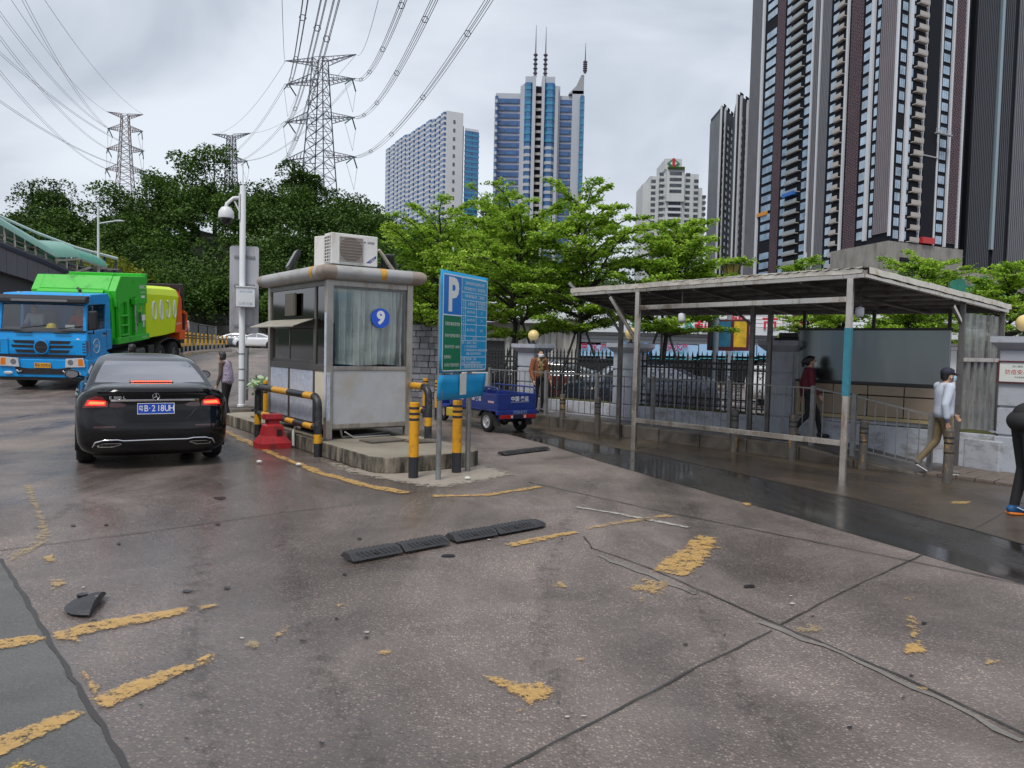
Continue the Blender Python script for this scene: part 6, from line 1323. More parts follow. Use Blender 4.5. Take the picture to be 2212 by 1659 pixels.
b.grid([[tuple(nf.A+nf.d*(nf.L*i/nn)+nf.n*(.5*math.sin(i*1.3+j))-net.location+Vector((0, 0, 3+17*j/6+(1.2*math.sin(i*.5) if j == 6 else 0)))) for i in range(nn+1)] for j in range(7)]); b.build('net', M('net_green', (.03, .20, .14), .8, var=.3, vs=.4), net, sm=180)
for k in range(7): p = nf.A+nf.d*(nf.L*k/6)-nf.n*.6-net.location; MB().cyl((p.x, p.y, 0), (p.x, p.y, 21), .09, n=5).build('scaffold_pole', galv, net)
def slim(nm, label, u0, u1, us, Y, vt, edges, deep=26.):
    c = up_(us, Y); t = thing('dark_tower', label, 'building', (*c, 0), 0, 'slim dark towers'); l = Fac(up_(u0, Y*1.06), c); r_ = Fac(c, up_(u1, Y*1.05)); z = zat(vt, us, Y); a = l.A-t.location; d_ = r_.B-t.location; e_ = a+d_
    b = MB(); b.prism([(0, 0), (d_.x, d_.y), (e_.x, e_.y), (a.x, a.y)], 0, z, lambda x, y, q: (x, y, q)); b.build('core', M('tower_dark2', (.022, .026, .036), .6, spec=.25, var=.15, vs=.2), t, fix=True)
    strip(t, 'side_wall', l, .2, l.L-1.2, 0, z-2, .3, M('side_grey', (.10, .11, .125), .5, var=.1, vs=.1)); strip(t, 'edge_fin', l, l.L-1.1, l.L-.1, 0, z, .6, fwhite)
    for u_ in edges: x = r_.x(u_); strip(t, 'edge_fin', r_, x-.6, x+.6, 0, z, .6, fwhite)
    for j, u_ in enumerate([(us+u1)/2, us+(u1-us)*.22, us+(u1-us)*.8]):
        x = r_.x(u_); me = win_mesh(2.6, 1.9, 2, [fdark, M('dim_glass', (.05, .08, .12), .1, var=.6, vs=.15, coat=.5)]); rows_of(t, 'window', me, r_.ang, r_.A, r_.d, [(x, 20+3.1*k) for k in range(int((z-24)/3.1))], 100, [fdark, MATS['dim_glass']])
    for k in range(3): strip(t, 'parapet', r_, r_.L*(.1+.3*k), r_.L*(.1+.3*k)+3, z, z+1.2, .3, fdark)
    return t
slim('', 'slim black tower with a grey flank and one white corner fin', 1516, 1566, 1540, 330, 236, (1545,)); slim('', 'slim dark tower with white fins standing against the striped tower', 1566, 1612, 1572, 310, 212, (1578, 1592, 1606))
# ---------------------------------------------------------------- white tower with a roof emblem
wt_w = M('white_block', (.55, .58, .58), .75, var=.08, vs=.1, dirt=((.42, .44, .44), (.25, .25, .06), .4)); wg = [M('frame_grey', (.16, .17, .18), .5), M('pane_dim', (.09, .11, .13), .15, var=.6, vs=.3, coat=.3)]
Yw = 415.; wf = Fac(up_(1372, Yw), up_(1512, Yw)); WT = thing('white_apartment_tower', 'weathered white apartment tower with a red and green emblem on its roof block', 'building', (*up_(1372, Yw), 0))
def wz(v): return zat(v, 1440, Yw)
def wx(u): return wf.x(u)
def wblock(nm, u0, u1, v0, v1, out, mt=wt_w): return strip(WT, nm, wf, wx(u0), wx(u1), wz(v1) if v1 < 900 else 0, wz(v0), out, mt, 22)
wblock('wing', 1376, 1392, 402, 999, 0); wblock('wing', 1390, 1412, 386, 999, .4); wblock('main_wall', 1412, 1494, 380, 999, .8); wblock('bay', 1424, 1462, 372, 440, 3); wblock('bay_lower', 1424, 1462, 440, 999, 1.4); wblock('wing', 1494, 1503, 408, 999, .2); wblock('wing', 1502, 1510, 425, 999, -.5); wblock('roof_block', 1420, 1456, 350, 372, 2); wblock('roof_garden', 1426, 1461, 368, 372.5, 4, lf_dark)
ex = wf.A+wf.d*wx(1438)-WT.location; ez = wz(360)
def poly(nm, pts, mt, y): MB().prism(pts, y, y+.15, lambda x, z, a: (ex.x+x, a, ez+z)).build(nm, mt, WT, fix=True)
poly('emblem_diamond', [(-3.4, 0), (0, 2.7), (3.4, 0), (0, -2.7)], M('emblem_green', (.03, .2, .09), .5), ex.y-2.4); poly('emblem_field', [(-2.0, 0), (0, 1.6), (2.0, 0), (0, -1.6)], fwhite, ex.y-2.6); poly('emblem_bar', [(-.7, -2.6), (-.7, 2.6), (.7, 2.6), (.7, -2.6)], M('emblem_red', (.5, .02, .03), .5), ex.y-2.8)
me1 = win_mesh(2.4, 1.7, 2, wg); me2 = win_mesh(6.4, 1.7, 4, wg); me3 = win_mesh(1.2, 1.2, 1, wg)
for u_, me, v0, out in ((1398, me1, 400, .42), (1414.5, me1, 385, .82), (1443, me2, 385, 3.02), (1471, me1, 385, .82), (1489, me1, 398, .82), (1507, me1, 430, -.4)):
    it = [(wx(u_), wz(v0+12.4*k)) for k in range(16) if wz(v0+12.4*k) > 20]
    rows_of(WT, 'window', me, wf.ang, wf.A+wf.n*(out if not (me is me2) else 3.02), wf.d, it if me is not me2 else it[:4], 100, wg)
    if me is me2: rows_of(WT, 'window', me, wf.ang, wf.A+wf.n*1.45, wf.d, it[4:], 100, wg)
b = MB().box(-3.6, 3.6, -1.6, 0, 0, 1.0).mesh('balcony', fwhite); rows_of(WT, 'balcony', b, wf.ang, wf.A+wf.n*1.42, wf.d, [(wx(1443), wz(385+12.4*k)-1.4) for k in range(5, 16) if wz(385+12.4*k) > 20], 40, [fwhite])
acb = MB().box(-.5, .5, -.7, 0, 0, .7).mesh('wall_unit', M('unit_grey', (.4, .4, .4), .6)); rows_of(WT, 'wall_unit', acb, wf.ang, wf.A+wf.n*.82, wf.d, [(wx(1418)+rnd.uniform(-.5, .8), wz(392+12.4*k)) for k in range(14)]+[(wx(1467), wz(392+12.4*k)) for k in range(3, 14)], 40, [MATS['unit_grey']])
# ---------------------------------------------------------------- blue striped tower with spires
bw = M('cream_wall', (.44, .47, .52), .7, var=.08, vs=.1); bb = M('blue_band', (.075, .12, .30), .5, var=.1, vs=.1); bg_ = [M('blue_frame', (.05, .10, .22), .4), M('blue_pane', (.03, .12, .30), .12, var=.6, vs=.25, coat=.5)]; cyb = [M('cyan_frame', (.05, .25, .42), .3, var=.1), M('cyan_pane', (.03, .16, .36), .1, var=.5, vs=.3, coat=.5)]
Yb = 324.; bf = Fac(up_(1060, Yb), up_(1252, Yb)); BT = thing('blue_striped_tower', 'blue and cream banded tower with rounded glass bays and roof spires', 'building', (*up_(1060, Yb), 0))
def bx(u): return bf.x(u-6)
def bz(v): return zat(v, 1155, Yb)
def bblk(nm, u0, u1, v0, out, mt, back=24, z0=0): return strip(BT, nm, bf, bx(u0), bx(u1), z0, bz(v0), out, mt, back)
bblk('left_wing', 1064, 1120, 212, 0, bw); bblk('right_wing', 1196, 1250, 215, 0, bw); bblk('core', 1116, 1200, 198, 1.5, bw); bblk('fin', 1120, 1126, 198, 3.4, bw); bblk('fin', 1141, 1148, 182, 4.6, bw); bblk('fin', 1161, 1167, 182, 4.6, bw); bblk('fin', 1189, 1196, 200, 3.4, bw); bblk('shaft', 1149, 1160, 200, 1.8, fdark)
bblk('bay_crown', 1126, 1142, 182, 3.6, bw, 10, bz(195)); bblk('bay_crown', 1167, 1188, 182, 3.6, bw, 10, bz(195)); bblk('roof_block', 1226, 1250, 205, 1, bw)
wedge = MB(); p = bf.A-BT.location; wedge.prism([(bx(1218), bz(212)), (bx(1250), bz(212)), (bx(1250), bz(172)), (bx(1244), bz(172)), (bx(1234), bz(195))], -1, 8, lambda x, z, a: (p.x+x, p.y+a, z)); wedge.build('roof_wedge', M('wedge_grey', (.32, .33, .36), .5, var=.1), BT, fix=True)
for u_, v0, v1, vm in ((1146, 182, 75, 135), (1167, 182, 78, 135), (1250.5, 172, 110, 150)):
    s_ = MB(); q = p+bf.d*bx(u_)
    s_.cyl((q.x, q.y-3, bz(v0)), (q.x, q.y-3, bz(vm)), .6, .4, 8); s_.cyl((q.x, q.y-3, bz(vm)), (q.x, q.y-3, bz(v1)), .3, .08, 6)
    for k in range(5): zz = bz(v0)+(bz(vm)-bz(v0))*(k+.5)/5; s_.lathe([(.5, 0), (1.0, .6), (.5, 1.2)], 8, (q.x, q.y-3, zz))
    s_.build('spire', M('spire_dark', (.10, .09, .12), .5), BT)
fh = 15.4/FPX*Yb; nf_ = 24
bands = MB().box(-.5, .5, -.25, 0, 0, fh*.52)
for nm, u0, u1, out in (('blue_band', 1065, 1119, .0), ('blue_band', 1197, 1242, .0)):
    w_ = bx(u1)-bx(u0); me = MB().box(-w_/2, w_/2, -.3, 0, 0, fh*.66).mesh('blue_band', bb); rows_of(BT, 'blue_band', me, bf.ang, bf.A, bf.d, [((bx(u0)+bx(u1))/2, bz(226)-fh*(k+.5)) for k in range(nf_)], 300, [bb])
for u_, w_, me in ((1098, 0, win_mesh(5.2, fh*.5, 3, bg_)), (1075, 0, win_mesh(3.6, fh*.45, 2, bg_)), (1208, 0, win_mesh(5.4, fh*.5, 3, bg_)), (1232, 0, win_mesh(3.2, fh*.45, 2, bg_))):
    rows_of(BT, 'window', me, bf.ang, bf.A+bf.n*.32, bf.d, [(bx(u_), bz(226)-fh*(k+.5)) for k in range(nf_)], 100, bg_)
def bay(u0, u1, mats, n, rad, top):
    w_ = bx(u1)-bx(u0); b = MB(); P = [(-w_/2, 0), (-w_/2+w_*.06, -rad*.55), (-w_*.22, -rad), (w_*.22, -rad), (w_/2-w_*.06, -rad*.55), (w_/2, 0)]
    for z0, z1, mi in ((0, fh*.42, 0), (fh*.42, fh*.95, 1)):
        b.m = mi; b.prism([(x, y*(1.0 if mi == 0 else .96)) for x, y in P], z0, z1, lambda x, y, a: (x, y, a))
    me = b.mesh('bay_storey', mats); rows_of(BT, 'bay_storey', me, bf.ang, bf.A+bf.n*1.52, bf.d, [((bx(u0)+bx(u1))/2, top-fh*(k+1)) for k in range(n)], 100, mats)
bay(1123, 1143, cyb, 8, 3.2, bz(195)); bay(1166, 1190, cyb, 8, 3.2, bz(195)); bay(1123, 1143, [bw, bg_[1]], 18, 3.0, bz(195)-fh*8); bay(1166, 1190, [bw, bg_[1]], 18, 3.0, bz(195)-fh*8); bay(1242, 1252, cyb, 13, 2.2, bz(218)); bay(1062, 1070, [bw, bg_[1]], 24, 2., bz(222))
me = MB().box(-2, 2, -.8, 0, 0, fh*.35).mesh('landing', balc2); rows_of(BT, 'landing', me, bf.ang, bf.A+bf.n*1.82, bf.d, [(bx(1154.5), bz(205)-fh*(k+1)) for k in range(24)], 60, [balc2])
# ---------------------------------------------------------------- long stepped apartment block on the left
Ys = 440.; E0 = up_(955, Ys); sl_ = Fac(up_(824, Ys*1.24), E0); se = Fac(E0, (E0[0]+.895*19.4, E0[1]+.446*19.4)); SBk = thing('stepped_apartment_block', 'long white apartment block with stepped roof and blue bay windows', 'building', (*E0, 0)); sw_ = M('block_white', (.60, .61, .63), .75, var=.06, vs=.05)
fs = 11.2/FPX*Ys; steps = [(828, 848, 322), (848, 872, 304), (872, 900, 290), (900, 926, 272), (926, 945, 262), (945, 957, 250)]
for u0, u1, vt in steps:
    x0 = max(0, sl_.x(u0)); x1 = min(sl_.L, sl_.x(u1)); Ym = (sl_.A+sl_.d*(x0+x1)/2).y; zt = zat(vt, (u0+u1)/2, Ym); strip(SBk, 'block_section', sl_, x0, x1, 0, zt, 0, sw_, 9.6)
    n = max(1, round((x1-x0)/9)); wd = (x1-x0)/n
    for j in range(n):
        b = MB(); b.m = 0; b.box(-wd*.36, wd*.36, -1.4, 0, 0, fs*.42); b.m = 1; b.box(-wd*.34, wd*.34, -1.35, 0, fs*.42, fs*.95); me = b.mesh('bay_window', [sw_, bg_[1]])
        rows_of(SBk, 'bay_window', me, sl_.ang, sl_.A, sl_.d, [(x0+wd*(j+.5), zt-fs*(k+1)-.3) for k in range(22) if zt-fs*(k+1) > 55], 40, [sw_, bg_[1]])
zt = zat(250, 975, Ys); strip(SBk, 'end_wall', se, 0, se.L*.5, 0, zat(248, 970, Ys), .5, sw_, .4); strip(SBk, 'end_wing', se, se.L*.58, se.L, 0, zat(278, 1005, Ys), .2, sw_, .4); strip(SBk, 'recess', se, se.L*.5, se.L*.58, 0, zat(272, 990, Ys), -2, M('recess_grey', (.3, .31, .33), .7), 2.4)
me = win_mesh(1.3, 2., 1, wg); rows_of(SBk, 'window', me, se.ang, se.A+se.n*.52, se.d, [(se.L*.22, zt-6-fs*1.6*k) for k in range(12)], 40, wg)
b = MB(); b.m = 0; b.box(-2.4, 2.4, -1.2, 0, 0, fs*.4); b.m = 1; b.box(-2.2, 2.2, -1.15, 0, fs*.4, fs*.95); me = b.mesh('bay_window', [cyb[0], bg_[1]]); rows_of(SBk, 'bay_window', me, se.ang, se.A+se.n*.25, se.d, [(se.L*f, zat(284, 1005, Ys)-fs*(k+1)) for f in (.68, .88) for k in range(16)], 60, [cyb[0], bg_[1]])
# ---------------------------------------------------------------- lattice pylons and lines
st1 = M('pylon_steel', (.10, .105, .13), .5, metal=.3, var=.15, vs=.2); st2 = M('pylon_red', (.16, .125, .13), .5, metal=.2, var=.15, vs=.2); ins = M('insulator', (.02, .14, .13), .35, var=.1); wirem = M('conductor', (.22, .23, .25), .5, metal=.3, var=0)
def pylon(label, u, Y, levels, wtop, wbot, vt, vb, mt, th, yaw):
    c = Vector((*up_(u, Y), 0)); t = thing('lattice_pylon', label, 'pylon', c, yaw, 'power pylons on the hill'); z1 = zat(vt, u, Y); z0 = zat(vb, u, Y)
    def hw(z): return (wbot+(wtop-wbot)*((z-z0)/(z1-z0))**.8 if z > z0 else wbot)/2
    b = MB(); n = 12; zs = [z0+(z1-z0)*(k/n)**.92 for k in range(n+1)]; cor = ((-1, -1), (1, -1), (1, 1), (-1, 1))
    for a, cz in zip(zs, zs[1:]):
        for i in range(4):
            p0 = cor[i]; p1 = cor[(i+1) % 4]; A0 = (p0[0]*hw(a), p0[1]*hw(a), a); A1 = (p1[0]*hw(a), p1[1]*hw(a), a); B0 = (p0[0]*hw(cz), p0[1]*hw(cz), cz); B1_ = (p1[0]*hw(cz), p1[1]*hw(cz), cz)
            b.bar(A0, B0, th*1.5); b.bar(A0, B1_, th*.7); b.bar(A1, B0, th*.7); b.bar(B0, B1_, th*.7)
    b.build('mast', mt, t); tips = []
    for v, half, kind in levels:
        z = zat(v, u, Y); h = hw(z)
        for sx in (-1, 1):
            a = MB(); zt_ = z+(1.0 if kind == 'top' else 1.6)*th*8; tip = Vector((sx*half, 0, z+(2.2*th*5 if kind == 'top' else .4)))
            for sy in (-1, 1):
                lo = Vector((sx*h, sy*h, z)); hi = Vector((sx*h, sy*h, zt_)); a.bar(lo, tip, th); a.bar(hi, tip, th)
                for k in range(1, 6): f = k/6; g_ = (k-.5)/6; a.bar(lo+(tip-lo)*f, hi+(tip-hi)*g_, th*.6); a.bar(lo+(tip-lo)*f, hi+(tip-hi)*f, th*.6)
            for k in range(1, 6): f = k/6; l1 = Vector((sx*h, -h, z)); l2 = Vector((sx*h, h, z)); a.bar(l1+(tip-l1)*f, l2+(tip-l2)*min(1, f+.12), th*.6)
            ao = a.build('cross_arm', mt, t)
            if kind != 'top':
                s_ = MB(); q = tip-Vector((sx*half*.08, 0, 0)); s_.cyl(q, q+Vector((sx*-.4, -2.4, -1.8)), th*1.1, n=6); s_.cyl(q, q+Vector((sx*-.4, 2.4, -1.8)), th*1.1, n=6); s_.build('insulator', ins, ao); j = MB(); j.tube([q+Vector((sx*-.4, -2.4, -1.8)), q+Vector((sx*.2, 0, -7)), q+Vector((sx*-.4, 2.4, -1.8))], th*.3, 4); j.build('jumper', wirem, ao)
            tips.append(t.matrix_basis @ tip if False else c+Matrix.Rotation(yaw, 3, 'Z') @ tip)
    return tips
tp = pylon('tall dark lattice pylon with four wide arms on the hill behind the booth', 684, 170, [(150, 8.6, 'top'), (190, 8.4, 'a'), (270, 8.5, 'a'), (352, 9.0, 'a')], 2.4, 6.4, 138, 450, st1, .13, R(-16))
tl_ = pylon('reddish lattice pylon standing alone at the far left of the hill crest', 270, 230, [(262, 4.9, 'top'), (290, 4.9, 'a'), (332, 5.2, 'a'), (375, 5.6, 'a')], 1.8, 4.6, 255, 420, st2, .13, R(12))
ts = pylon('distant grey lattice pylon with raised arms between the two larger ones', 496, 260, [(306, 7.0, 'top'), (356, 6.0, 'a')], 2.0, 3.4, 300, 420, st1, .16, R(-10))
def line(label, P, Q, sag, n, gap, r_, group, spacers=True):
    t = thing('power_line', label, 'power line', P, 0, group); d = Q-P
    side = Vector((d.y, -d.x, 0)).normalized()*gap; up1 = Vector((0, 0, gap))
    offs = [side*.5+up1*.5, side*-.5+up1*.5, side*.5-up1*.5, side*-.5-up1*.5][:n] if n > 1 else [Vector((0, 0, 0))]
    for o_ in offs: MB().tube([d*(k/24)+Vector((0, 0, -4*sag*(k/24)*(1-k/24)))+o_ for k in range(25)], r_, 4, False).build('wire', wirem, t)
    if spacers and n > 1:
        for k in (.22, .45, .68, .88):
            q = d*k+Vector((0, 0, -4*sag*k*(1-k))); MB().tube([q+side*.75*math.cos(R(a))+up1*.75*math.sin(R(a)) for a in range(0, 361, 60)], r_*1.5, 4, False).build('spacer', wirem, t)
LG = 'power lines from the tall pylon'
for i, (k, u, v, n) in enumerate([(0, 606, -120, 1), (1, 850, -150, 1), (2, 668, -60, 4), (3, 905, -90, 4), (4, 712, -60, 4), (5, 975, -80, 4), (6, 742, -60, 4), (7, 1100, -70, 4)]):
    nm_ = ['thin earth wire rising from the top-left arm tip of the tall pylon', 'thin earth wire rising from the top-right arm tip of the tall pylon', 'bundled power line climbing from the upper left arm of the tall pylon', 'bundled power line climbing from the upper right arm of the tall pylon', 'bundled power line climbing from the middle left arm of the tall pylon', 'bundled power line climbing from the middle right arm of the tall pylon', 'bundled power line climbing from the lowest left arm of the tall pylon', 'bundled power line climbing from the lowest right arm of the tall pylon'][i]
    line(nm_, tp[k], at(u, v, 62), 3.2, n, .42, .035 if n > 1 else .03, LG)
for i, (k, kk) in enumerate([(0, 0), (2, 2), (4, 2), (3, 3), (1, 1)]):
    line(['thin wire between the tall pylon and the distant grey one', 'power line sagging from the tall pylon upper arm to the distant one', 'power line sagging from the tall pylon middle arm to the distant one', 'power line from the tall pylon right arm to the distant pylon', 'thin earth wire between the right arm tips of the two grey pylons'][i], tp[k], ts[kk], 4, 2 if i not in (0, 4) else 1, .4, .04, LG, False)
for i, (k, u, v, n) in enumerate([(0, 18, -10, 1), (1, 90, -10, 1), (2, 44, -10, 2), (2, -20, 5, 2), (4, -20, 58, 2), (5, -20, 100, 2), (6, -20, 135, 2), (7, -20, 208, 2)]):
    line(['thin earth wire leaving the left arm tip of the reddish pylon', 'thin earth wire leaving the right arm tip of the reddish pylon', 'steepest double power line leaving the reddish pylon', 'second steepest double power line leaving the reddish pylon', 'double power line leaving the reddish pylon middle left arm', 'double power line leaving the reddish pylon middle right arm', 'double power line leaving the reddish pylon lowest left arm', 'flattest double power line leaving the reddish pylon lowest right arm'][i], tl_[k], at(u, v, 130), 2.5, n, .5, .04, 'power lines from the reddish pylon', False)
# ---------------------------------------------------------------- market hall behind the fence
mw = M('market_white', (.60, .62, .64), .6, var=.06, vs=1.2); mgap = M('market_shadow_gap', (.16, .165, .17), .7); mdk = M('market_inside', (.03, .03, .034), .7, var=.3, vs=2)
YM = 40.; mf = Fac(up_(985, YM+1), up_(2300, YM-1)); MH = thing('market_hall', 'long low market hall with white horizontal boards and red characters', 'building', (*up_(985, YM+1), 0))
def mx_(u): return mf.x(u)
def mz(v, u): return zat(v, u, YM)
strip(MH, 'back_wall', mf, 0, mf.L, 2.0, 4.35, 0, mgap, 6)
bm_ = MB().box(0, mf.L, -.06, -.001, 0, .17).mesh('siding_board', mw)
for k in range(12): link('siding_board', bm_, MH, mf.A-MH.location+Vector((0, 0, 2.02+.195*k)), (0, 0, mf.ang))
strip(MH, 'canopy_fascia', mf, 0, mf.L, 2.55, 2.95, .9, mw, 0); strip(MH, 'stall_back', mf, 0, mf.L, 0, 1.98, -3, mdk, 6)
for k in range(14): x = mf.L*(k+.5)/14; strip(MH, 'column', mf, x-.15, x+.15, 0, 2.0, .1, mw, .3)
def mtext(s_, u, v, size, mt, out): p = mf.A+mf.d*mx_(u)+mf.n*out-MH.location; text(s_, size, mt, MH, (p.x, p.y, mz(v, u)), (R(90), 0, mf.ang), .03, bold=.02)
rdt = M('red_letters', (.55, .02, .04), .45, var=.05); gnt = M('green_letters', (.02, .28, .20), .45, var=.05); ort = M('orange_letters', (.7, .2, .02), .45)
for s_, u, mt in (('冰', 1243, gnt), ('山', 1372, gnt), ('大', 1478, gnt), ('新', 1506, rdt), ('鲜', 1580, rdt), ('市', 1648, rdt), ('场', 1708, rdt), ('品', 1950, gnt)): mtext(s_, u, 702, .8, mt, .95)
def stall(label, u0, u1, s_, green, col):
    x0, x1 = mx_(u0), mx_(u1); p = mf.A+mf.d*x0+mf.n*1.2; t = thing('stall_sign', label, 'shop sign', (p.x, p.y, 0), mf.ang, 'blue seafood stall signs'); L = x1-x0; z1 = mz(744, (u0+u1)/2); z0 = mz(768, (u0+u1)/2)
    MB().box(0, L, 0, .06, z0, z1).build('board', col, t, rot=(R(-4), 0, 0)); MB().box(0, L, -.5, .0, z0-.16, z0-.12).build('awning_edge', M('awning_teal', (.05, .35, .42), .5), t); box('stall_front', mdk, t, .1, L-.1, .3, .4, .2, z0-.2)
    for k, c in enumerate(s_): text(c, .42, M('sign_maroon', (.35, .03, .08), .5), t, (L*(.3+.14*k), -.015+.02, (z0+z1)/2+.1+.03), bold=.008)
    text(green, .16, M('sign_teal', (.0, .2, .15), .5), t, (L*.68, .0, z0+.14))
sbl = M('stall_blue', (.30, .46, .66), .5, var=.05)
stall('pale blue stall sign with maroon characters behind the propped middle tree', 1196, 1340, '鼎星水产', '批发零售电话', sbl); stall('pale blue stall sign partly covered by the last propped tree', 1392, 1498, '海头水产', '海鲜批发', sbl); stall('pale blue stall sign behind the two hanging banners', 1500, 1620, '阿伟水产', '鲜活海产', sbl); stall('pale blue stall sign behind the shelter pillar', 1622, 1720, '永发水产', '鲜活海产', sbl)
o = MB(); x0 = mx_(1335); x1 = mx_(1392); p = mf.A+mf.n*1.5; o.grid([[tuple(p+mf.d*(x0+(x1-x0)*i/8)+mf.n*(.9*j)+Vector((0, 0, 2.0-.28*j+.04*math.sin(i*2)))) for i in range(9)] for j in range(3)]); tag(o.build('tarpaulin', M('tarp_blue', (.01, .22, .62), .5, var=.2), None, sm=60), 'bright blue tarpaulin awning beside the globe pillar at the shelter end', 'tarpaulin')
# small stalls and stacked goods glimpsed through the fence
for i, (u, Y, w_, h, c, l) in enumerate([(1060, 30, 5, 2.6, (.55, .55, .53), 'white corrugated shed behind the first iron fence panel'), (1165, 33, 3.4, 2.9, (.5, .48, .44), 'pale shed with a dark doorway behind the first globe pillar')]):
    p = gp(u, Y); t = thing('market_shed', l, 'shed', p, 0, 'pale sheds behind the fence'); mt = M('shed'+str(i), c, .7, var=.15, vs=1); n = int(w_/.25); b = MB(); b.box(-w_/2, w_/2, 0, 3, 0, h)
    b.build('body', mt, t); me = MB().box(-.07, .07, -.05, 0, .1, h-.1).mesh('rib', mt)
    for k in range(n): link('rib', me, t, (-w_/2+w_*(k+.5)/n, 0, 0))
    MB().box(-w_/2-.2, w_/2+.2, -.6, 3.2, h, h+.15).build('roof', mw, t); box('doorway', mdk, t, -.5, .5, -.06, -.052, 0, 1.9)
crc = [('red', (.4, .04, .03)), ('blue', (.03, .12, .4)), ('yellow', (.5, .36, .03)), ('white', (.55, .55, .52)), ('green', (.04, .25, .08))]
for i in range(9):
    nm_, c = crc[i % 5]; u = 1200+27*i+(i % 3)*6; Y = 22+(i*1.7) % 5; q = gp(u, Y); t = thing('crate', f'{nm_} plastic crate stacked {"on the ground" if i < 5 else "beside a motorbike"} behind the iron fence', 'crate', q, rnd.uniform(-.5, .5), 'crates glimpsed through the fence')
    for k in range(2 if i % 2 else 3): box('crate_body', M('crate_'+nm_, c, .5, var=.2), t, -.3, .3, -.2, .2, .29*k+.01, .29*k+.28, bevel=.015)
# ---------------------------------------------------------------- lamp posts, banners, cctv
def lamp_post(label, p, z, arm, mt, head=True, curve=0.):
    t = thing('street_lamp', label, 'street lamp', p, 0, 'street lamps'); MB().tube([(0, 0, 0), (0, 0, z*.5), (0, 0, z)], [.09, .075, .05], 10).build('pole', mt, t, sm=60)
    a = Vector(arm); zz = z*.86; MB().tube([(0, 0, zz), tuple(a*.6+Vector((0, 0, zz+.12))), tuple(a+Vector((0, 0, zz+.16)))], .035, 8).build('arm', mt, t, sm=60); MB().ell(a*1.15+Vector((0, 0, zz+.18)), (.32, .14, .05)).build('lamp_head', mt, t, sm=180)
    return t
lw_ = M('lamp_white', (.62, .65, .68), .4, var=.05)
p = gp(212, 43); p.z = 1.1; lamp_post('pale street lamp with its arm pointing over the green canopy', p, 8.0, (1.0, 0, 0), lw_); p = gp(973, 42); lamp_post('pale street lamp with a short arm standing behind the layered trees', p, 8.9, (-.4, .1, -.1), lw_); p = gp(1730, 60); lamp_post('pale street lamp reaching out above the shelter roof and small tree', p, 9.5, (-1.3, 0, 0), lw_)
lt = thing('lantern_lamp', 'garden lantern with amber glass tapering downward, rising above the shelter roof', 'street lamp', gp(1571, 21)); MB().cyl((0, 0, 0), (0, 0, 3.45), .07, n=12).build('pole', M('pole_bluegrey', (.28, .32, .38), .45, var=.1), lt, sm=40)
zl = zat(608, 1571, 21); MB().lathe([(.13, zl), (.15, zl+.03), (.26, zl+.42), (.26, zl+.43)], 8).build('lantern_glass', M('amber_glass', (.28, .23, .06), .3, var=.15, vs=3), lt); MB().lathe([(.31, zl+.435), (.31, zl+.46), (.2, zl+.5), (.03, zl+.52)], 16).build('lantern_cap', M('cap_grey', (.16, .18, .18), .5), lt, sm=40); MB().lathe([(.06, zl-.3), (.1, zl-.1), (.1, zl-.002)], 10).build('lantern_neck', dkm, lt)
for k in range(8): a = 2*math.pi*k/8; MB().bar((.152*math.cos(a), .152*math.sin(a), zl+.03), (.262*math.cos(a), .262*math.sin(a), zl+.43), .02).build('lantern_rib', dkm, lt)
p2_ = MB().cyl((0, 0, 0), (0, 0, 3.3), .075, n=12).build('steel_pole', M('pole_bluegrey', (0, 0, 0)), None, sm=40, loc=gp(1543, 19.8)); tag(p2_, 'pale steel pole carrying the blue banner behind the iron fence', 'pole')
for u, Y, c, l in ((1553, 19.9, (.02, .17, .28), 'hanging banner with a blue picture panel on the pale pole'), (1588, 21, (.62, .40, .02), 'hanging banner with a yellow picture panel on the lantern pole')):
    q = gp(u, Y); t = thing('hanging_banner', l, 'banner', q, R(-8), 'hanging banners'); z0 = zat(757, u, Y); z1 = zat(690, u, Y); box('frame', mar, t, -.33, .33, -.03, .03, z0, z1, bevel=.01); box('picture', M('pict'+str(u), c, .5, var=.5, vs=5), t, -.25, .25, -.036, -.031, z0+.1, z1-.05)
# ---------------------------------------------------------------- stone wall behind the booth
swm = [M('stone_a', (.20, .205, .225), .8, var=.25, vs=7, bump=.6, bs=25), M('stone_b', (.15, .155, .17), .8, var=.25, vs=7, bump=.6, bs=25), M('stone_c', (.25, .255, .28), .8, var=.25, vs=7, bump=.6, bs=25)]
sA = Vector((-6.0, 23.5, 0)); sB = Vector((-1.45, 21.2, 0)); sF = Fac(sA, sB); SW_ = thing('stone_wall', 'grey rubble stone wall standing behind the toll booth', 'wall', sA); b = MB().box(0, sF.L, .0, .4, 0, 2.25); b.build('core', M('stone_joint', (.07, .072, .08), .9, var=.2), SW_, rot=(0, 0, sF.ang))
sme = [MB().box(-.5, .5, -.06, .0, 0, 1).mesh('stone', mm) for mm in swm]
for r_ in range(13):
    x = sF.L-.02
    while x > sF.L-3.4:
        w_ = rnd.uniform(.14, .34); o = link('stone', sme[rnd.randrange(3)], SW_, sF.d*(x-w_/2)+sF.n*rnd.uniform(-.03, .015)+Vector((0, 0, .01+.172*r_)), (0, 0, sF.ang)); o.scale = (w_-.018, 1, .155); x -= w_
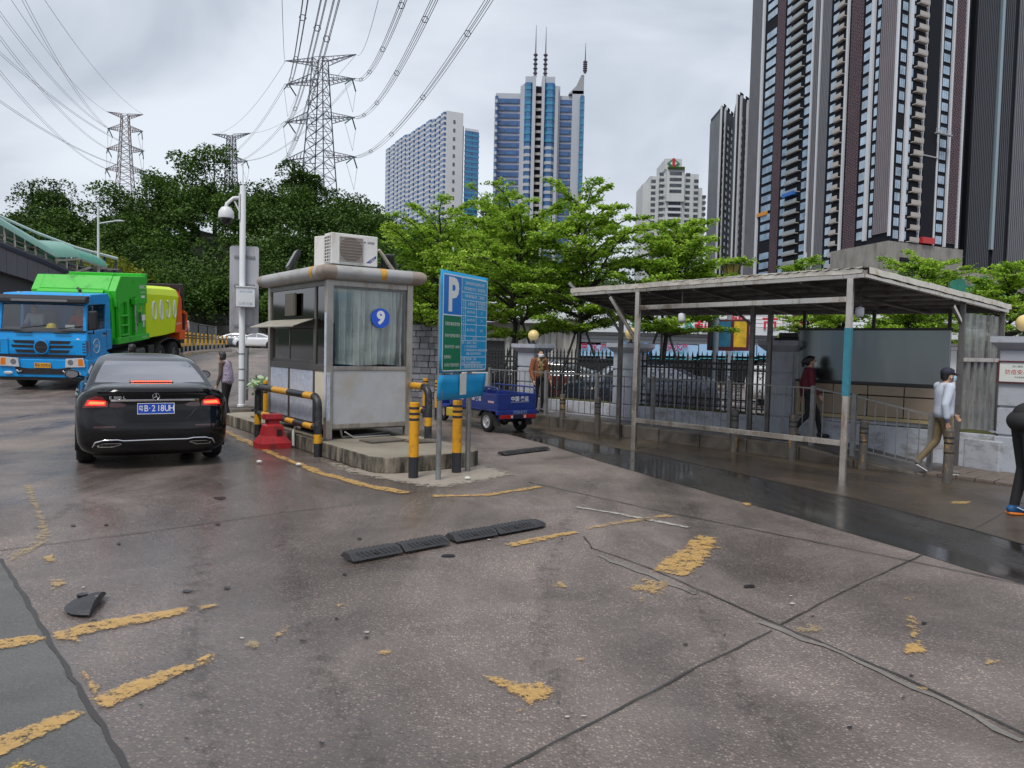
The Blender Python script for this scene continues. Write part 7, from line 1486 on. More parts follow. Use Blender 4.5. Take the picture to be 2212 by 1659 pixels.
# ---------------------------------------------------------------- row of small bollards and mesh fence beside the truck
by2 = M('bollard_yellow2', (.62, .33, .02), .5, var=.2, vs=6); kb = MB(); row = []
for i in range(13):
    f = i/12; Y = 30.5+25*f**1.15; u = 383+105*f; q = gp(u, Y); q.z = gz(q.x, q.y); row.append(q)
    bollard('small yellow and black bollard in the long row beside the refuse truck', q, .85, .055, .24, 'row of small bollards beside the lane', ((.1, .16), (.22, .28)), (by2, bk))
kw = M('kerb_white', (.42, .41, .36), .8, var=.2, vs=2)
for a, c in zip(row, row[1:]):
    d = (c-a); o_ = MB().bar(a+d*.04+Vector((-.25, .0, .16)), c-d*.04+Vector((-.25, .0, .16)), .3, .34).build('kerb_block', kw, g)
for i in range(6):
    a = row[2*i]+Vector((-.9, .4, 0)); c = row[2*i+2]+Vector((-.9, .4, 0)); t = thing('mesh_fence', 'clear mesh fence panel behind the row of small bollards', 'fence', a, 0, 'mesh fence panels behind the small bollards'); d = c-a
    for z in (.35, 1.5): MB().bar((0, 0, z), d+Vector((0, 0, z)), .05).build('rail', galv, t)
    MB().bar((0, 0, 0), (0, 0, 1.55), .06).build('post', galv, t); MB().bar(d, d+Vector((0, 0, 1.55)), .06).build('post', galv, t); MB().quad((0, 0, .38), d+Vector((0, 0, .38)), d+Vector((0, 0, 1.47)), (0, 0, 1.47)).build('mesh', M('mesh_sheet', (.4, .42, .42), .6, alpha=.35), t)
rw_ = thing('retaining_wall', 'dark retaining wall with a black railing at the hill foot', 'wall', (-40, 68.5, 0)); box('wall', M('retaining', (.05, .05, .05), .9, var=.4, vs=1), rw_, 0, 42, 0, .6, 0, 3.0)
for k in range(42): box('railing_post', dkm, rw_, k+.4, k+.46, .2, .26, 3.0, 4.0)
for z in (3.3, 3.65, 3.98): box('railing_bar', dkm, rw_, 0, 42, .21, .25, z, z+.05)
# ---------------------------------------------------------------- covered walkway on the left
wa = Fac(up_(-120, 31.5), up_(262, 45)); WK = thing('covered_walkway', 'covered ramp walkway with grey panel wall and green curved canopy', 'walkway', wa.A)
cl_ = M('clad_grey', (.115, .118, .135), .5, var=.1, vs=.6); cl_d = M('clad_dark', (.05, .052, .06), .6, var=.15, vs=.6); green = M('canopy_green', (.16, .38, .30), .3, var=.08, vs=.5, trans=.0, alpha=.93); green2 = M('canopy_deep', (.03, .30, .20), .3, var=.1, alpha=.93); hand = M('handrail', (.50, .47, .40), .35, metal=.5, var=.1)
def wpt(u, v, out=0.): x = wa.x(u); q = wa.A+wa.d*x; return q-WK.location+wa.n*out+Vector((0, 0, zat(v, u, q.y)))
def tabv(T, u):
    for a, c in zip(T, T[1:]):
        if u <= c[0]: return a[1]+(c[1]-a[1])*(u-a[0])/(c[0]-a[0])
    return T[-1][1]
TOP = [(-120, 480), (0, 528), (50, 548), (87, 562), (137, 584), (171, 598), (210, 604), (262, 607)]; BOT = [(-120, 540), (0, 586), (60, 604), (123, 627), (170, 643), (262, 660)]
us_ = [-120+382*k/17 for k in range(18)]
for a, c in zip(us_, us_[1:]):
    b = MB(); P = [wpt(a+.35, tabv(TOP, a)+4), wpt(c-.35, tabv(TOP, c)+4), wpt(c-.35, tabv(BOT, c)), wpt(a+.35, tabv(BOT, a))]; n3 = wa.n*-.3; b.add([tuple(p) for p in P]+[tuple(p+n3) for p in P], [(3, 2, 1, 0), (4, 5, 6, 7), (0, 1, 5, 4), (1, 2, 6, 5), (2, 3, 7, 6), (3, 0, 4, 7)]); b.build('wall_panel', cl_, WK, fix=True)
b = MB(); b.grid([[wpt(u, tabv(TOP, u)+(-2 if j else 6), .06) for u in us_] for j in (0, 1)]); b.build('coping_band', M('coping_blue', (.03, .035, .06), .4), WK); b = MB(); b.grid([[wpt(u, tabv(TOP, u)-2-j*5, .02) for u in us_] for j in (0, 1)]); b.build('coping_top', cl_, WK)
b = MB(); b.grid([[wpt(u, tabv(BOT, u)-2, -.35) for u in us_], [wpt(u, tabv(BOT, u)-2, -.35)*1 for u in us_]]); b2 = MB(); b2.grid([[wpt(u, tabv(BOT, u)-4, -.32) for u in us_], [Vector((*wpt(u, 600, -.32).xy, -.2)) for u in us_]]); b2.build('under_wall', cl_d, WK)
RT_ = [(-120, 400), (0, 482), (60, 512), (110, 545), (160, 548), (175, 548), (262, 560)]
for u in [-90+22*k for k in range(13)]: MB().cyl(wpt(u, tabv(TOP, u)-6, -.2), wpt(u, tabv(RT_, u) if u < 170 else tabv(TOP, u)-45, -.2), .05, n=8).build('railing_post', hand, WK, sm=60)
for dv in (14, 24): MB().tube([wpt(u, tabv(TOP, u)-dv, -.2) for u in us_], .035, 6).build('handrail', hand, WK, sm=60)
def vault(nm, us2, vt, rise, depth, mt, out0):
    b = MB(); rows = []
    for u in us2:
        v = tabv(vt, u); p = wpt(u, v, out0); row = []
        for k in range(9): t_ = math.pi*k/8; row.append(p+wa.n*(-depth/2+depth/2*math.cos(t_))+Vector((0, 0, rise*math.sin(t_))))
        rows.append(row)
    b.grid(rows); return b.build(nm, mt, WK, sm=60)
vault('canopy', [-120, -60, 0, 40, 80, 112], [(-120, 425), (0, 492), (60, 527), (112, 556)], .85, 3.2, green, .2); vault('canopy', [112, 140, 165], [(100, 556), (165, 557)], .85, 3.2, green, .2); vault('canopy', [120, 150, 185], [(100, 592), (150, 575), (185, 569)], .7, 3., green2, -1.); vault('canopy', [165, 200, 228], [(165, 562), (200, 570), (228, 578)], .8, 3., green2, .1)
for u0, v0, u1, v1 in ((113, 563, 165, 560), (165, 562, 228, 583), (113, 600, 185, 578)): MB().bar(wpt(u0, v0, .25), wpt(u1, v1, .25), .09).build('canopy_beam', hand, WK)
rp_ = [(-120, 412), (0, 464), (80, 500), (165, 532), (255, 556)]
def wpd(u, v, dY): q = wa.A+wa.d*wa.x(u); return at(u, v, q.y+dY)-WK.location
b = MB(); b.grid([[wpd(u, tabv(rp_, u)+dv, o_) for u, _ in rp_] for dv, o_ in ((0, 4.5), (2, 4.2), (6, 4.2))]); b.grid([[wpd(u, tabv(rp_, u), o_) for u, _ in rp_] for o_ in (4.5, 8)]); b.build('upper_roof', M('upper_roof', (.42, .52, .50), .5, var=.1), WK)
for u in [-100+25*k for k in range(15)]: MB().cyl(wpd(u, tabv(rp_, u)+4, 5), wpd(u, tabv(TOP, u)-4, 5), .07, n=6).build('roof_post', M('post_teal', (.03, .09, .10), .5), WK)
b = MB(); b.grid([[wpd(u, tabv(TOP, u)-5, 5.2) for u in us_], [wpd(u, tabv(TOP, u)-26, 5.2) for u in us_]]); b.build('far_parapet', M('far_parapet', (.10, .095, .085), .8, var=.3), WK)
# ---------------------------------------------------------------- white camera pole
cwm = M('pole_white', (.66, .68, .70), .4, var=.08, vs=3); gm_ = M('board_back', (.42, .42, .45), .45, metal=.3, var=.12, vs=1.2, dirt=((.22, .21, .22), (2, 2, .6), .35))
CP = Vector((-6.18, 17.57, 0)); cp = thing('camera_pole', 'white pole with a dome camera, junction box and lightning rod', 'camera pole', CP, R(20))
MB().lathe([(.42, 0), (.40, .12), (.3, .15), (.3, .16)], 6).build('concrete_foot', MATS['kerbstone'], cp); MB().lathe([(.1, .161), (.1, .2), (.07, .21), (.066, 5.15), (.06, 5.16)], 14).build('pole', cwm, cp, sm=40); MB().cyl((0, 0, 5.161), (0, 0, 5.75), .012, n=6).build('lightning_rod', cwm, cp)
MB().tube([(-.07, -.02, 4.88), (-.2, -.04, 4.86), (-.34, -.05, 4.72), (-.35, -.05, 4.66)], .04, 10).build('camera_arm', cwm, cp, sm=60); MB().bar((-.06, -.02, 4.55), (-.18, -.03, 4.8), .03).build('arm_brace', cwm, cp); box('arm_plate', cwm, cp, -.09, -.062, -.07, .07, 4.4, 4.98)
cm_ = MB().lathe([(.03, 4.66), (.1, 4.64), (.16, 4.55), (.17, 4.42), (.165, 4.40)], 20, (-.35, -.05, 0)).build('camera_housing', cwm, cp, sm=40); MB().lathe([(.12, 4.399), (.12, 4.36), (.09, 4.28), (.01, 4.25)], 18, (-.35, -.05, 0)).build('camera_dome', M('dome_black', (.012, .012, .016), .1, var=0), cm_, sm=60)
jb = box('junction_box', cwm, cp, -.13, .27, -.3, -.07, 2.42, 2.86, bevel=.015); MB().box(-.145, .285, -.32, -.06, 2.861, 2.885).build('box_lid', cwm, jb); text('公安设备', .075, M('grey_print', (.3, .34, .4), .5), jb, (.07, -.3015, 2.49)); text('深圳市公安局', .045, M('blue_print', (.2, .4, .6), .5), jb, (.07, -.3015, 2.76))
for z in (1.35, 1.0, .75): MB().cyl((0, 0, z), (0, 0, z+.03), .074, n=14).build('strap', galv, cp)
MB().tube([(.09, 0, .3), (.1, -.02, 1.5)], .05, 8).build('conduit', galv, cp, sm=60)
bsn = thing('sign_back', 'blank grey back of a tall sign board fixed to the white camera pole', 'sign', CP, R(8)); MB().prism(rrect(-.30, .34, 1.83, 3.82, .06), .1, .13, lambda x, z, a: (x, a, z)).build('board', gm_, bsn, fix=True)
for z in (1.98, 2.9, 3.55): MB().box(-.2, .25, .07, .098, z, z+.05).build('clamp', galv, bsn)
# little handcart loaded with greens
hc = thing('handcart', 'small black handcart with a bag of greens behind the camera pole', 'handcart', (-5.55, 17.2, 0), R(30)); MB().tube([(-.15, 0, .02), (-.15, .05, .5), (-.15, .1, .9)], .015).build('frame_tube', dkm, hc); MB().tube([(.15, 0, .02), (.15, .05, .5), (.15, .1, .9)], .015).build('frame_tube', dkm, hc); MB().prism(rrect(-.2, .2, -.16, .12, .05), .08, .55, lambda x, y, a: (x*(.7+.5*a), y*(.7+.5*a), a)).build('bag', M('bag_black', (.02, .02, .02), .7, var=.4), hc, fix=True)
for x in (-.2, .2): MB().cyl((x-.02, .05, .08), (x+.02, .05, .08), .08, n=12).build('wheel', tyre, hc)
rg = np.random.default_rng(3); C = rg.normal(0, .1, (260, 3))*np.array([1.2, .9, .7])+np.array([0, 0, .68]); link('greens', npmesh('greens', leaves(C, .16, rg, .3, .6), 260, leafmat('leaf_veg', (.2, .35, .12), (.4, .55, .28), (.6, .72, .5), .3, 8)), hc)
# ---------------------------------------------------------------- rubber speed bumps
rub = M('rubber', (.035, .035, .038), .5, var=.25, vs=10, bump=.3, bs=60)
def module(par, x0, L, twist=0., dx=0.):
    b = MB(); P = [(-.17, .0), (-.15, .012), (-.07, .048), (.07, .048), (.15, .012), (.17, 0)]; b.prism(P, 0, L, lambda y, z, a: (a, y, z))
    for sgn in (-1, 1):
        for k in range(9): t_ = .06+(L-.12)*k/8; b.bar((t_, sgn*.075, .050), (t_+.04, sgn*.145, .018), .014, .008)
    o = b.build('module', rub, par, loc=(x0, dx, .024), rot=(0, 0, twist), bevel=.004, fix=True)
    for sgn in (-1, 1): MB().cyl((L*.5, sgn*.115, .026), (L*.5, sgn*.118, .0345), .026, n=12).build('bolt_hole', trimb, o)
hA = px(748, 1214); hB = px(1146, 1140); hd = hB-hA; sb = thing('speed_bump', 'worn black rubber speed bump in short modules lying across the road', 'speed bump', (hA.x, hA.y, 0), math.atan2(hd.y, hd.x)); sb.scale = (1, .6, 1.0); L_ = hd.length
for k, (x0, tw_, dx) in enumerate(((0, 0, 0), (.245*L_*1.0, .01, 0), (.52*L_, -.06, .02), (.76*L_, 0, .0))): module(sb, x0, L_*.235, tw_, dx)
MB().lathe([(.17, 0), (.14, .02), (.07, .046), (.01, .048)], 20, (L_*1.0, 0, .024)).build('end_cap', rub, sb, sm=30)
hA = px(1082, 984); hB = px(1180, 972); hd = hB-hA; sb2 = thing('speed_bump', 'wet black rubber speed bump behind the island, near the tricycle', 'speed bump', (hA.x, hA.y, 0), math.atan2(hd.y, hd.x)); sb2.scale = (1, .55, .8); L_ = hd.length
for k in range(3): module(sb2, .34*L_*k, L_*.32)
q = px(212, 1312); ec = thing('bump_end_cap', 'loose round rubber end cap of a removed speed bump', 'rubber cap', (q.x, q.y, .022), R(105)); b = MB(); prof = [(.2, 0), (.17, .02), (.1, .045), (.02, .05)]
rows = [[(r_*math.cos(R(a)), r_*math.sin(R(a))*.9, z) for a in range(0, 181, 12)] for r_, z in prof]; b.grid(rows); b.quad(*[rows[k][0] for k in range(4)], *[rows[k][-1] for k in range(3, -1, -1)]); b.build('cap', rub, ec, fix=True); MB().cyl((.05, .1, .036), (.05, .1, .052), .03, n=14).build('bolt_hole', trimb, ec)
# loose bits
for i, (u, v) in enumerate(((645, 1008), (1010, 1038), (560, 1002))):
    q = px(u, v); o = MB().ell((0, 0, .02), (.04, .03, .02), 7, 5).build('litter', M('litter_white', (.6, .6, .57), .7), None, loc=(q.x, q.y, .012)); tag(o, ['white scrap of litter on the yellow line by the red barrier foot', 'pale stone lying by the parking sign post', 'small white stone between car and island'][i], 'litter', 'bits of litter')
# ---------------------------------------------------------------- people: round-cone bodies remeshed to one skin
def skinmesh(prims, voxel, name, smooth_it=4):
    b = MB()
    for p0, r0_, p1, r1_ in prims:
        p0 = Vector(p0); p1 = Vector(p1)
        if isinstance(r0_, tuple): b.ell(p0, r0_, 16, 10)
        else:
            b.ell(p0, r0_, 12, 8)
            if (p1-p0).length > 1e-4: b.ell(p1, r1_, 12, 8); b.cyl(p0, p1, r0_, r1_, 12, True)
    me = b.mesh(name, M('skin', (.50, .30, .21), .55, var=.05, vs=20)); bm = bmesh.new(); bm.from_mesh(me); bmesh.ops.recalc_face_normals(bm, faces=bm.faces); bm.to_mesh(me); bm.free()
    o = bpy.data.objects.new('tmp', me); COL.objects.link(o); r_ = o.modifiers.new('r', 'REMESH'); r_.mode = 'VOXEL'; r_.voxel_size = voxel; s_ = o.modifiers.new('s', 'SMOOTH'); s_.factor = .5; s_.iterations = smooth_it
    dg = bpy.context.evaluated_depsgraph_get(); dg.update(); m2 = bpy.data.meshes.new_from_object(o.evaluated_get(dg)); bpy.data.objects.remove(o); m2.name = name; m2.shade_smooth(); return m2
def pdist(C, pr):
    p0, r0_, p1, r1_ = pr; p0 = np.array(p0)
    if isinstance(r0_, tuple): q = (C-p0)/np.array(r0_); return (np.linalg.norm(q, axis=1)-1)*min(r0_)
    p1 = np.array(p1); d = p1-p0; L2 = max(1e-9, d@d); t = np.clip((C-p0)@d/L2, 0, 1); return np.linalg.norm(C-(p0+t[:, None]*d), axis=1)-(r0_+(r1_-r0_)*t)
J0 = dict(pel=(0, 0, .93), wst=(0, 0, 1.08), chest=(0, .0, 1.27), neck=(0, -.01, 1.43), head=(0, .02, 1.57), shL=(-.175, -.01, 1.39), shR=(.175, -.01, 1.39), elL=(-.215, -.03, 1.11), elR=(.215, -.03, 1.11), wrL=(-.215, .05, .87), wrR=(.215, .05, .87), hiL=(-.085, 0, .90), hiR=(.085, 0, .90), knL=(-.09, .02, .49), knR=(.09, .02, .49), anL=(-.09, -.02, .09), anR=(.09, -.02, .09), toL=(-.10, .14, .035), toR=(.10, .14, .035))
def person(label, loc, rz, h, pose, mats, hair='short', mask=None, extra=None, female=False, group=None, hide_legs=False):
    J = dict(J0); J.update(pose); J = {k: Vector(v) for k, v in J.items()}; k_ = .92 if female else 1.
    t = thing('person', label, 'person', loc, rz, group); s_ = h/1.72; t.scale = (s_, s_, s_)
    PR_ = []; TG = []
    def A(tag_, p0, r0_, p1=None, r1_=None): PR_.append((tuple(p0), r0_, tuple(p1 if p1 is not None else p0), r1_ if r1_ is not None else r0_)); TG.append(tag_)
    up1 = (J['neck']-J['chest']).normalized()
    A('top', J['chest'], (.165*k_, .105, .17)); A('top', J['wst'], (.145*k_, .10, .14)); A('bot', J['pel'], (.16, .115, .12)); A('top', J['chest']+Vector((0, 0, .08)), .10, J['shL'], .07*k_); A('top', J['chest']+Vector((0, 0, .08)), .10, J['shR'], .07*k_); A('top', J['pel']+Vector((0, 0, .10)), .13, J['chest'], .13)
    if female: A('top', J['chest']+Vector((0, .075, -.02)), (.12, .06, .07))
    A('skin', J['neck']-Vector((0, 0, .03)), .058, J['head']-Vector((0, .01, .06)), .05)
    hd = J['head']; A('skin', hd, (.075, .092, .112)); A('skin', hd+Vector((0, .045, -.075)), (.045, .04, .04)); A('skin', hd+Vector((0, .09, -.005)), .014, hd+Vector((0, .108, -.03)), .016)
    for sx in (-1, 1): A('skin', hd+Vector((sx*.076, -.005, -.01)), (.012, .022, .03))
    for L in 'LR':
        A('top', J['sh'+L], .066*k_, J['el'+L], .05*k_); A('slv', J['el'+L], .05*k_, J['wr'+L], .036); dv = (J['wr'+L]-J['el'+L]).normalized(); w_ = J['wr'+L]; A('skin', w_, .03, w_+dv*.05, .028); sd = Vector((1, 0, 0)) if L == 'R' else Vector((-1, 0, 0)); pm = w_+dv*.08
        A('skin', pm, (.018, .036, .042)); fwd = Vector((0, 1, 0)); fwd = (fwd-dv*fwd.dot(dv)).normalized()
        for i, ln in enumerate((.055, .065, .06, .048)): o_ = fwd*(.027-.018*i); A('skin', pm+dv*.03+o_, .0098, pm+dv*(.03+ln*.6)+o_-sd*.004, .0095); A('skin', pm+dv*(.03+ln*.6)+o_-sd*.004, .0095, pm+dv*(.03+ln)+o_-sd*.018, .008)
        A('skin', pm-dv*.02+fwd*.03, .012, pm+dv*.02+fwd*.055-sd*.012, .0095)
        A('bot', J['hi'+L], .088, J['kn'+L], .062); A('bot', J['kn'+L], .062, J['an'+L]+Vector((0, 0, .02)), .047); A('shoe', J['an'+L]-Vector((0, .03, .03)), .045, J['to'+L], .038); A('shoe', J['an'+L], .048)
    me = skinmesh(PR_, .0125, 'body'); C = np.empty(len(me.polygons)*3); me.polygons.foreach_get('center', C); C = C.reshape(-1, 3); D = np.stack([pdist(C, p) for p in PR_]); best = D.argmin(0)
    order = ['skin', 'top', 'slv', 'bot', 'shoe']; me.materials.clear(); skin = M('skin', (.50, .30, .21), .55)
    for q in order: me.materials.append({'skin': skin, 'top': mats['top'], 'slv': mats.get('slv', mats['top']), 'bot': mats['bot'], 'shoe': mats['shoe']}[q])
    me.polygons.foreach_set('material_index', np.array([order.index(TG[i]) for i in best], dtype=np.int32)); link('body', me, t)
    # hair, eyes, mask
    hm = mats.get('hair', M('hair_black', (.012, .011, .012), .45, var=.3, vs=40)); HP = []
    if hair != 'none':
        HP += [(hd+Vector((0, -.022, .03)), (.088, .092, .098), None, None), (hd+Vector((0, -.05, -.02)), (.075, .06, .075), None, None)]
        HP += [(hd+Vector((0, .045, .085)), (.06, .04, .028), None, None)]
        if hair == 'bob': HP += [(hd+Vector((sx*.065, -.03, -.03)), (.03, .05, .07), None, None) for sx in (-1, 1)]
        if hair == 'tail': HP += [(hd+Vector((0, -.11, .03)), .045, hd+Vector((0, -.15, -.02)), .04), (hd+Vector((0, -.15, -.02)), .04, hd+Vector((0, -.15, -.1)), .02)]
        if hair == 'bun': HP += [(hd+Vector((0, -.04, .10)), (.05, .05, .04), None, None)]
        hme = skinmesh([(tuple(a), b_, tuple(c if c is not None else a), d_ if d_ is not None else 0) for a, b_, c, d_ in HP], .012, 'hair', 2); hme.materials.clear(); hme.materials.append(hm); link('hair', hme, t)
    e = MB()
    for sx in (-1, 1): e.ell(hd+Vector((sx*.03, .083, .012)), (.012, .008, .007), 8, 6)
    stuff(e.build('eyes', M('eye_dark', (.02, .015, .012), .2), t, sm=180))
    if mask:
        b = MB(); rows = []
        for z in (-.085, -.06, -.03, 0): rows.append([hd+Vector((.078*math.sin(R(a)), .025+(.088 if z < -.04 else .098)*math.cos(R(a))*(1 if abs(a) > 25 else 1.06), z-.008)) for a in range(-75, 76, 15)])
        b.grid(rows); b.tube([rows[2][0], hd+Vector((-.08, 0, 0))], .002, 4); b.tube([rows[2][-1], hd+Vector((.08, 0, 0))], .002, 4); mo = b.build('face_mask', mask, t, sm=180); so_ = mo.modifiers.new('t', 'SOLIDIFY'); so_.thickness = .004
    if extra: extra(t, J, hd)
    return t
def shell_cloth(t, prims, name, mt, voxel=.014, cut=None):
    E_ = [p for p in prims if isinstance(p[1], tuple)]; add = []
    for a, c in zip(E_, E_[1:]):
        if name in ('vest', 'jacket', 'shirt'):
            for f in (.25, .5, .75): q = tuple(np.array(a[0])*(1-f)+np.array(c[0])*f); add.append((q, tuple(x*(1-f)+y*f for x, y in zip(a[1], c[1])), q, 0))
    prims = prims+add
    me = skinmesh(prims, voxel, name, 8); me.materials.clear(); me.materials.append(mt)
    if cut:
        bm = bmesh.new(); bm.from_mesh(me); bmesh.ops.delete(bm, geom=[f for f in bm.faces if cut(f.calc_center_median())], context='FACES'); bm.to_mesh(me); bm.free()
    return link(name, me, t)
blackc = M('cloth_black', (.012, .012, .014), .8, var=.3, vs=9, bump=.2, bs=60); shoe_b = M('shoe_black', (.015, .015, .016), .5)
maskw = M('mask_white', (.70, .72, .72), .8, var=.04); maskb = M('mask_blue', (.42, .60, .72), .8, var=.05)
def checks(name, a, b_, sc):
    m = bpy.data.materials.new(name); m.use_nodes = True; nt = m.node_tree; bs = nt.nodes['Principled BSDF']; bs.inputs['Roughness'].default_value = .85; tc_ = N(nt, 'ShaderNodeTexCoord'); ck = N(nt, 'ShaderNodeTexChecker', Scale=sc); ck.inputs['Color1'].default_value = (*a, 1); ck.inputs['Color2'].default_value = (*b_, 1); nt.links.new(tc_.outputs['Object'], ck.inputs['Vector']); nt.links.new(ck.outputs['Color'], bs.inputs['Base Color']); return m
def leopard(name):
    m = bpy.data.materials.new(name); m.use_nodes = True; nt = m.node_tree; bs = nt.nodes['Principled BSDF']; bs.inputs['Roughness'].default_value = .7; tc_ = N(nt, 'ShaderNodeTexCoord'); v = N(nt, 'ShaderNodeTexVoronoi', Scale=22., feature='DISTANCE_TO_EDGE'); nt.links.new(tc_.outputs['Object'], v.inputs['Vector']); rp = N(nt, 'ShaderNodeValToRGB'); e = rp.color_ramp.elements; e[0].position = .0; e[0].color = (.6, .45, .2, 1); e[1].position = .055; e[1].color = (.03, .015, .01, 1); rp.color_ramp.interpolation = 'CONSTANT'; nt.links.new(v.outputs['Distance'], rp.inputs[0]); nt.links.new(rp.outputs[0], bs.inputs['Base Color']); return m
# 1 elderly woman by the pole, facing left, a plastic bag in her hand
def bagx(t, J, hd):
    q = J['wrL']+Vector((0, 0, -.14)); b = MB(); b.lathe([(.01, 0), (.03, -.06), (.07, -.16), (.10, -.28), (.11, -.36), (.08, -.42), (.02, -.43)], 12, tuple(q)); o = b.build('carried_bag', M('bag_clear', (.55, .56, .58), .35, var=.15, vs=14, alpha=.8), t, sm=60)
    MB().tube([J['shR']+Vector((-.02, .0, .07)), J['chest']+Vector((0, -.12, .02)), J['wst']+Vector((-.17, -.05, .0))], .009, 6).build('bag_strap', shoe_b, t, sm=60)
    vest = checks('plaid_vest', (.46, .40, .50), (.26, .21, .30), 24.)
    c = J['chest']; w_ = J['wst']; p = J['pel']
    shell_cloth(t, [(tuple(c), (.19, .135, .19), tuple(c), 0), (tuple(w_), (.18, .14, .16), tuple(w_), 0), (tuple(p+Vector((0, 0, .03))), (.19, .15, .13), tuple(p), 0)], 'vest', vest, cut=lambda q: q.z < .84)
person('short-haired woman in a plaid vest and black trousers beside the white camera pole', (-6.02, 16.24, 0), R(80), 1.47, dict(chest=(0, .05, 1.26), neck=(0, .09, 1.42), head=(0, .15, 1.55), shL=(-.175, .06, 1.37), shR=(.175, .06, 1.37), elL=(-.21, .06, 1.1), elR=(.21, .0, 1.1), wrL=(-.21, .14, .86), wrR=(.2, .14, .9), knR=(.09, .08, .5), anR=(.09, .08, .09), toR=(.1, .24, .035), anL=(-.09, -.1, .09), toL=(-.1, .06, .035)), dict(top=M('sleeve_brown', (.11, .075, .06), .85, var=.4, vs=40), bot=blackc, shoe=shoe_b, hair=M('hair_grey', (.03, .028, .028), .5, var=.4, vs=40)), 'bob', None, bagx, True)
# 2 woman in an open brown jacket
def jacket(t, J, hd):
    c = J['chest']; jm = M('jacket_brown', (.22, .075, .03), .8, var=.2, vs=8, bump=.2, bs=40); P = []
    P += [(tuple(c+Vector((0, -.02, 0))), (.20, .135, .2), tuple(c), 0), (tuple(J['wst']+Vector((0, -.02, 0))), (.185, .13, .16), tuple(c), 0), (tuple(J['pel']+Vector((0, -.02, .04))), (.20, .14, .16), tuple(c), 0)]
    for L in 'LR': P += [(tuple(J['sh'+L]), .082, tuple(J['el'+L]), .068), (tuple(J['el'+L]), .068, tuple(J['wr'+L]), .052)]
    shell_cloth(t, P, 'jacket', jm, cut=lambda q: (q.y > .05 and abs(q.x) < .085) or q.z < .80 and abs(q.x) < .19)
person('masked woman in a leopard print blouse and open brown jacket behind the railing', (.60, 17.0, PZ), R(-150), 1.42, dict(wrL=(-.26, .12, .88), wrR=(.25, .1, .88), elL=(-.25, -.02, 1.12), elR=(.25, -.02, 1.12), knL=(-.09, .06, .5)), dict(top=leopard('leopard_print'), slv=M('jacket_brown', (.22, .075, .03), .8), bot=blackc, shoe=shoe_b), 'bun', maskw, jacket, True)
# 3 woman in maroon, walking
def scarf(t, J, hd): shell_cloth(t, [(tuple(J['neck']+Vector((0, .01, -.02))), (.085, .085, .06), tuple(J['neck']), 0), (tuple(J['chest']+Vector((0, .09, .06))), (.06, .05, .12), tuple(J['chest']), 0)], 'scarf', M('scarf_purple', (.045, .012, .06), .9, var=.3, vs=20))
person('masked woman in a maroon jacket walking under the shelter with her hair tied back', (5.0, 12.95, PZ), R(-98), 1.42, dict(hiL=(-.085, .0, .9), knL=(-.09, .2, .52), anL=(-.09, .28, .1), toL=(-.1, .44, .05), knR=(.09, -.02, .5), anR=(.09, -.3, .14), toR=(.1, -.17, .05), elL=(-.22, -.1, 1.12), wrL=(-.22, -.08, .86), elR=(.22, -.0, 1.12), wrR=(.22, .14, .92)), dict(top=M('jacket_maroon', (.14, .016, .03), .8, var=.2, vs=9, bump=.2, bs=40), bot=blackc, shoe=shoe_b), 'tail', maskw, scarf, True)
# 4 man with cap
def cap(t, J, hd):
    cm2 = M('cap_navy', (.02, .022, .045), .8, var=.15); b = MB(); b.ell(hd+Vector((0, -.012, .05)), (.092, .105, .082), 20, 12); c = b.build('cap', cm2, t, sm=180); k = MB(); rows = []
    for f in (0, .5, 1): rows.append([hd+Vector((.075*math.sin(R(a))*(1-.15*f), .07+.10*f*math.cos(R(a))+.02*math.cos(R(a)), .05-.03*f-.012*abs(a)/60)) for a in range(-80, 81, 20)])
    k.grid(rows); ko = k.build('peak', cm2, c, sm=180); so_ = ko.modifiers.new('t', 'SOLIDIFY'); so_.thickness = .006
    MB().quad(hd+Vector((-.02, .098, .075)), hd+Vector((.02, .098, .075)), hd+Vector((.0, .093, .1))).build('badge', maskw, c)
    c0 = J['chest']; sh_ = M('shirt_white', (.55, .60, .70), .8, var=.06, vs=8, bump=.2, bs=30); P = [(tuple(c0), (.195, .14, .2), tuple(c0), 0), (tuple(J['wst']), (.18, .135, .17), tuple(c0), 0), (tuple(J['pel']+Vector((0, 0, .05))), (.185, .14, .13), tuple(c0), 0)]
    for L in 'LR': P += [(tuple(J['sh'+L]), .078, tuple(J['el'+L]), .062), (tuple(J['el'+L]), .06, tuple(J['wr'+L]*.75+J['el'+L]*.25), .05)]
    shell_cloth(t, P, 'shirt', sh_, cut=lambda q: q.z < .83 and abs(q.x) < .19)
    MB().ell(hd+Vector((.078, .015, -.03)), (.008, .01, .014), 8, 6).build('earbud', maskw, t)
    for L in 'LR': a_ = J['an'+L]; tt_ = J['to'+L]; MB().bar(a_+Vector((0, -.05, -.07)), tt_+Vector((0, .02, -.03)), .085, .02).build('shoe_sole', maskw, t, bevel=.006)
person('man in a white shirt, khaki trousers and navy cap stepping off the ramp', (5.98, 10.62, .03), R(-92), 1.5, dict(head=(0, .04, 1.57), knR=(.09, .05, .5), anR=(.09, .05, .09), toR=(.1, .21, .035), knL=(-.09, -.05, .52), anL=(-.09, -.30, .2), toL=(-.1, -.2, .06), elL=(-.23, .08, 1.13), wrL=(-.22, .26, .95), elR=(.23, -.1, 1.12), wrR=(.23, -.06, .86)), dict(top=M('shirt_white', (.55, .60, .70), .8), slv=M('cuff_navy', (.08, .09, .15), .8), bot=M('khaki', (.17, .13, .07), .85, var=.2, vs=9, bump=.3, bs=20), shoe=M('shoe_grey', (.14, .13, .12), .7)), 'short', maskb, cap)
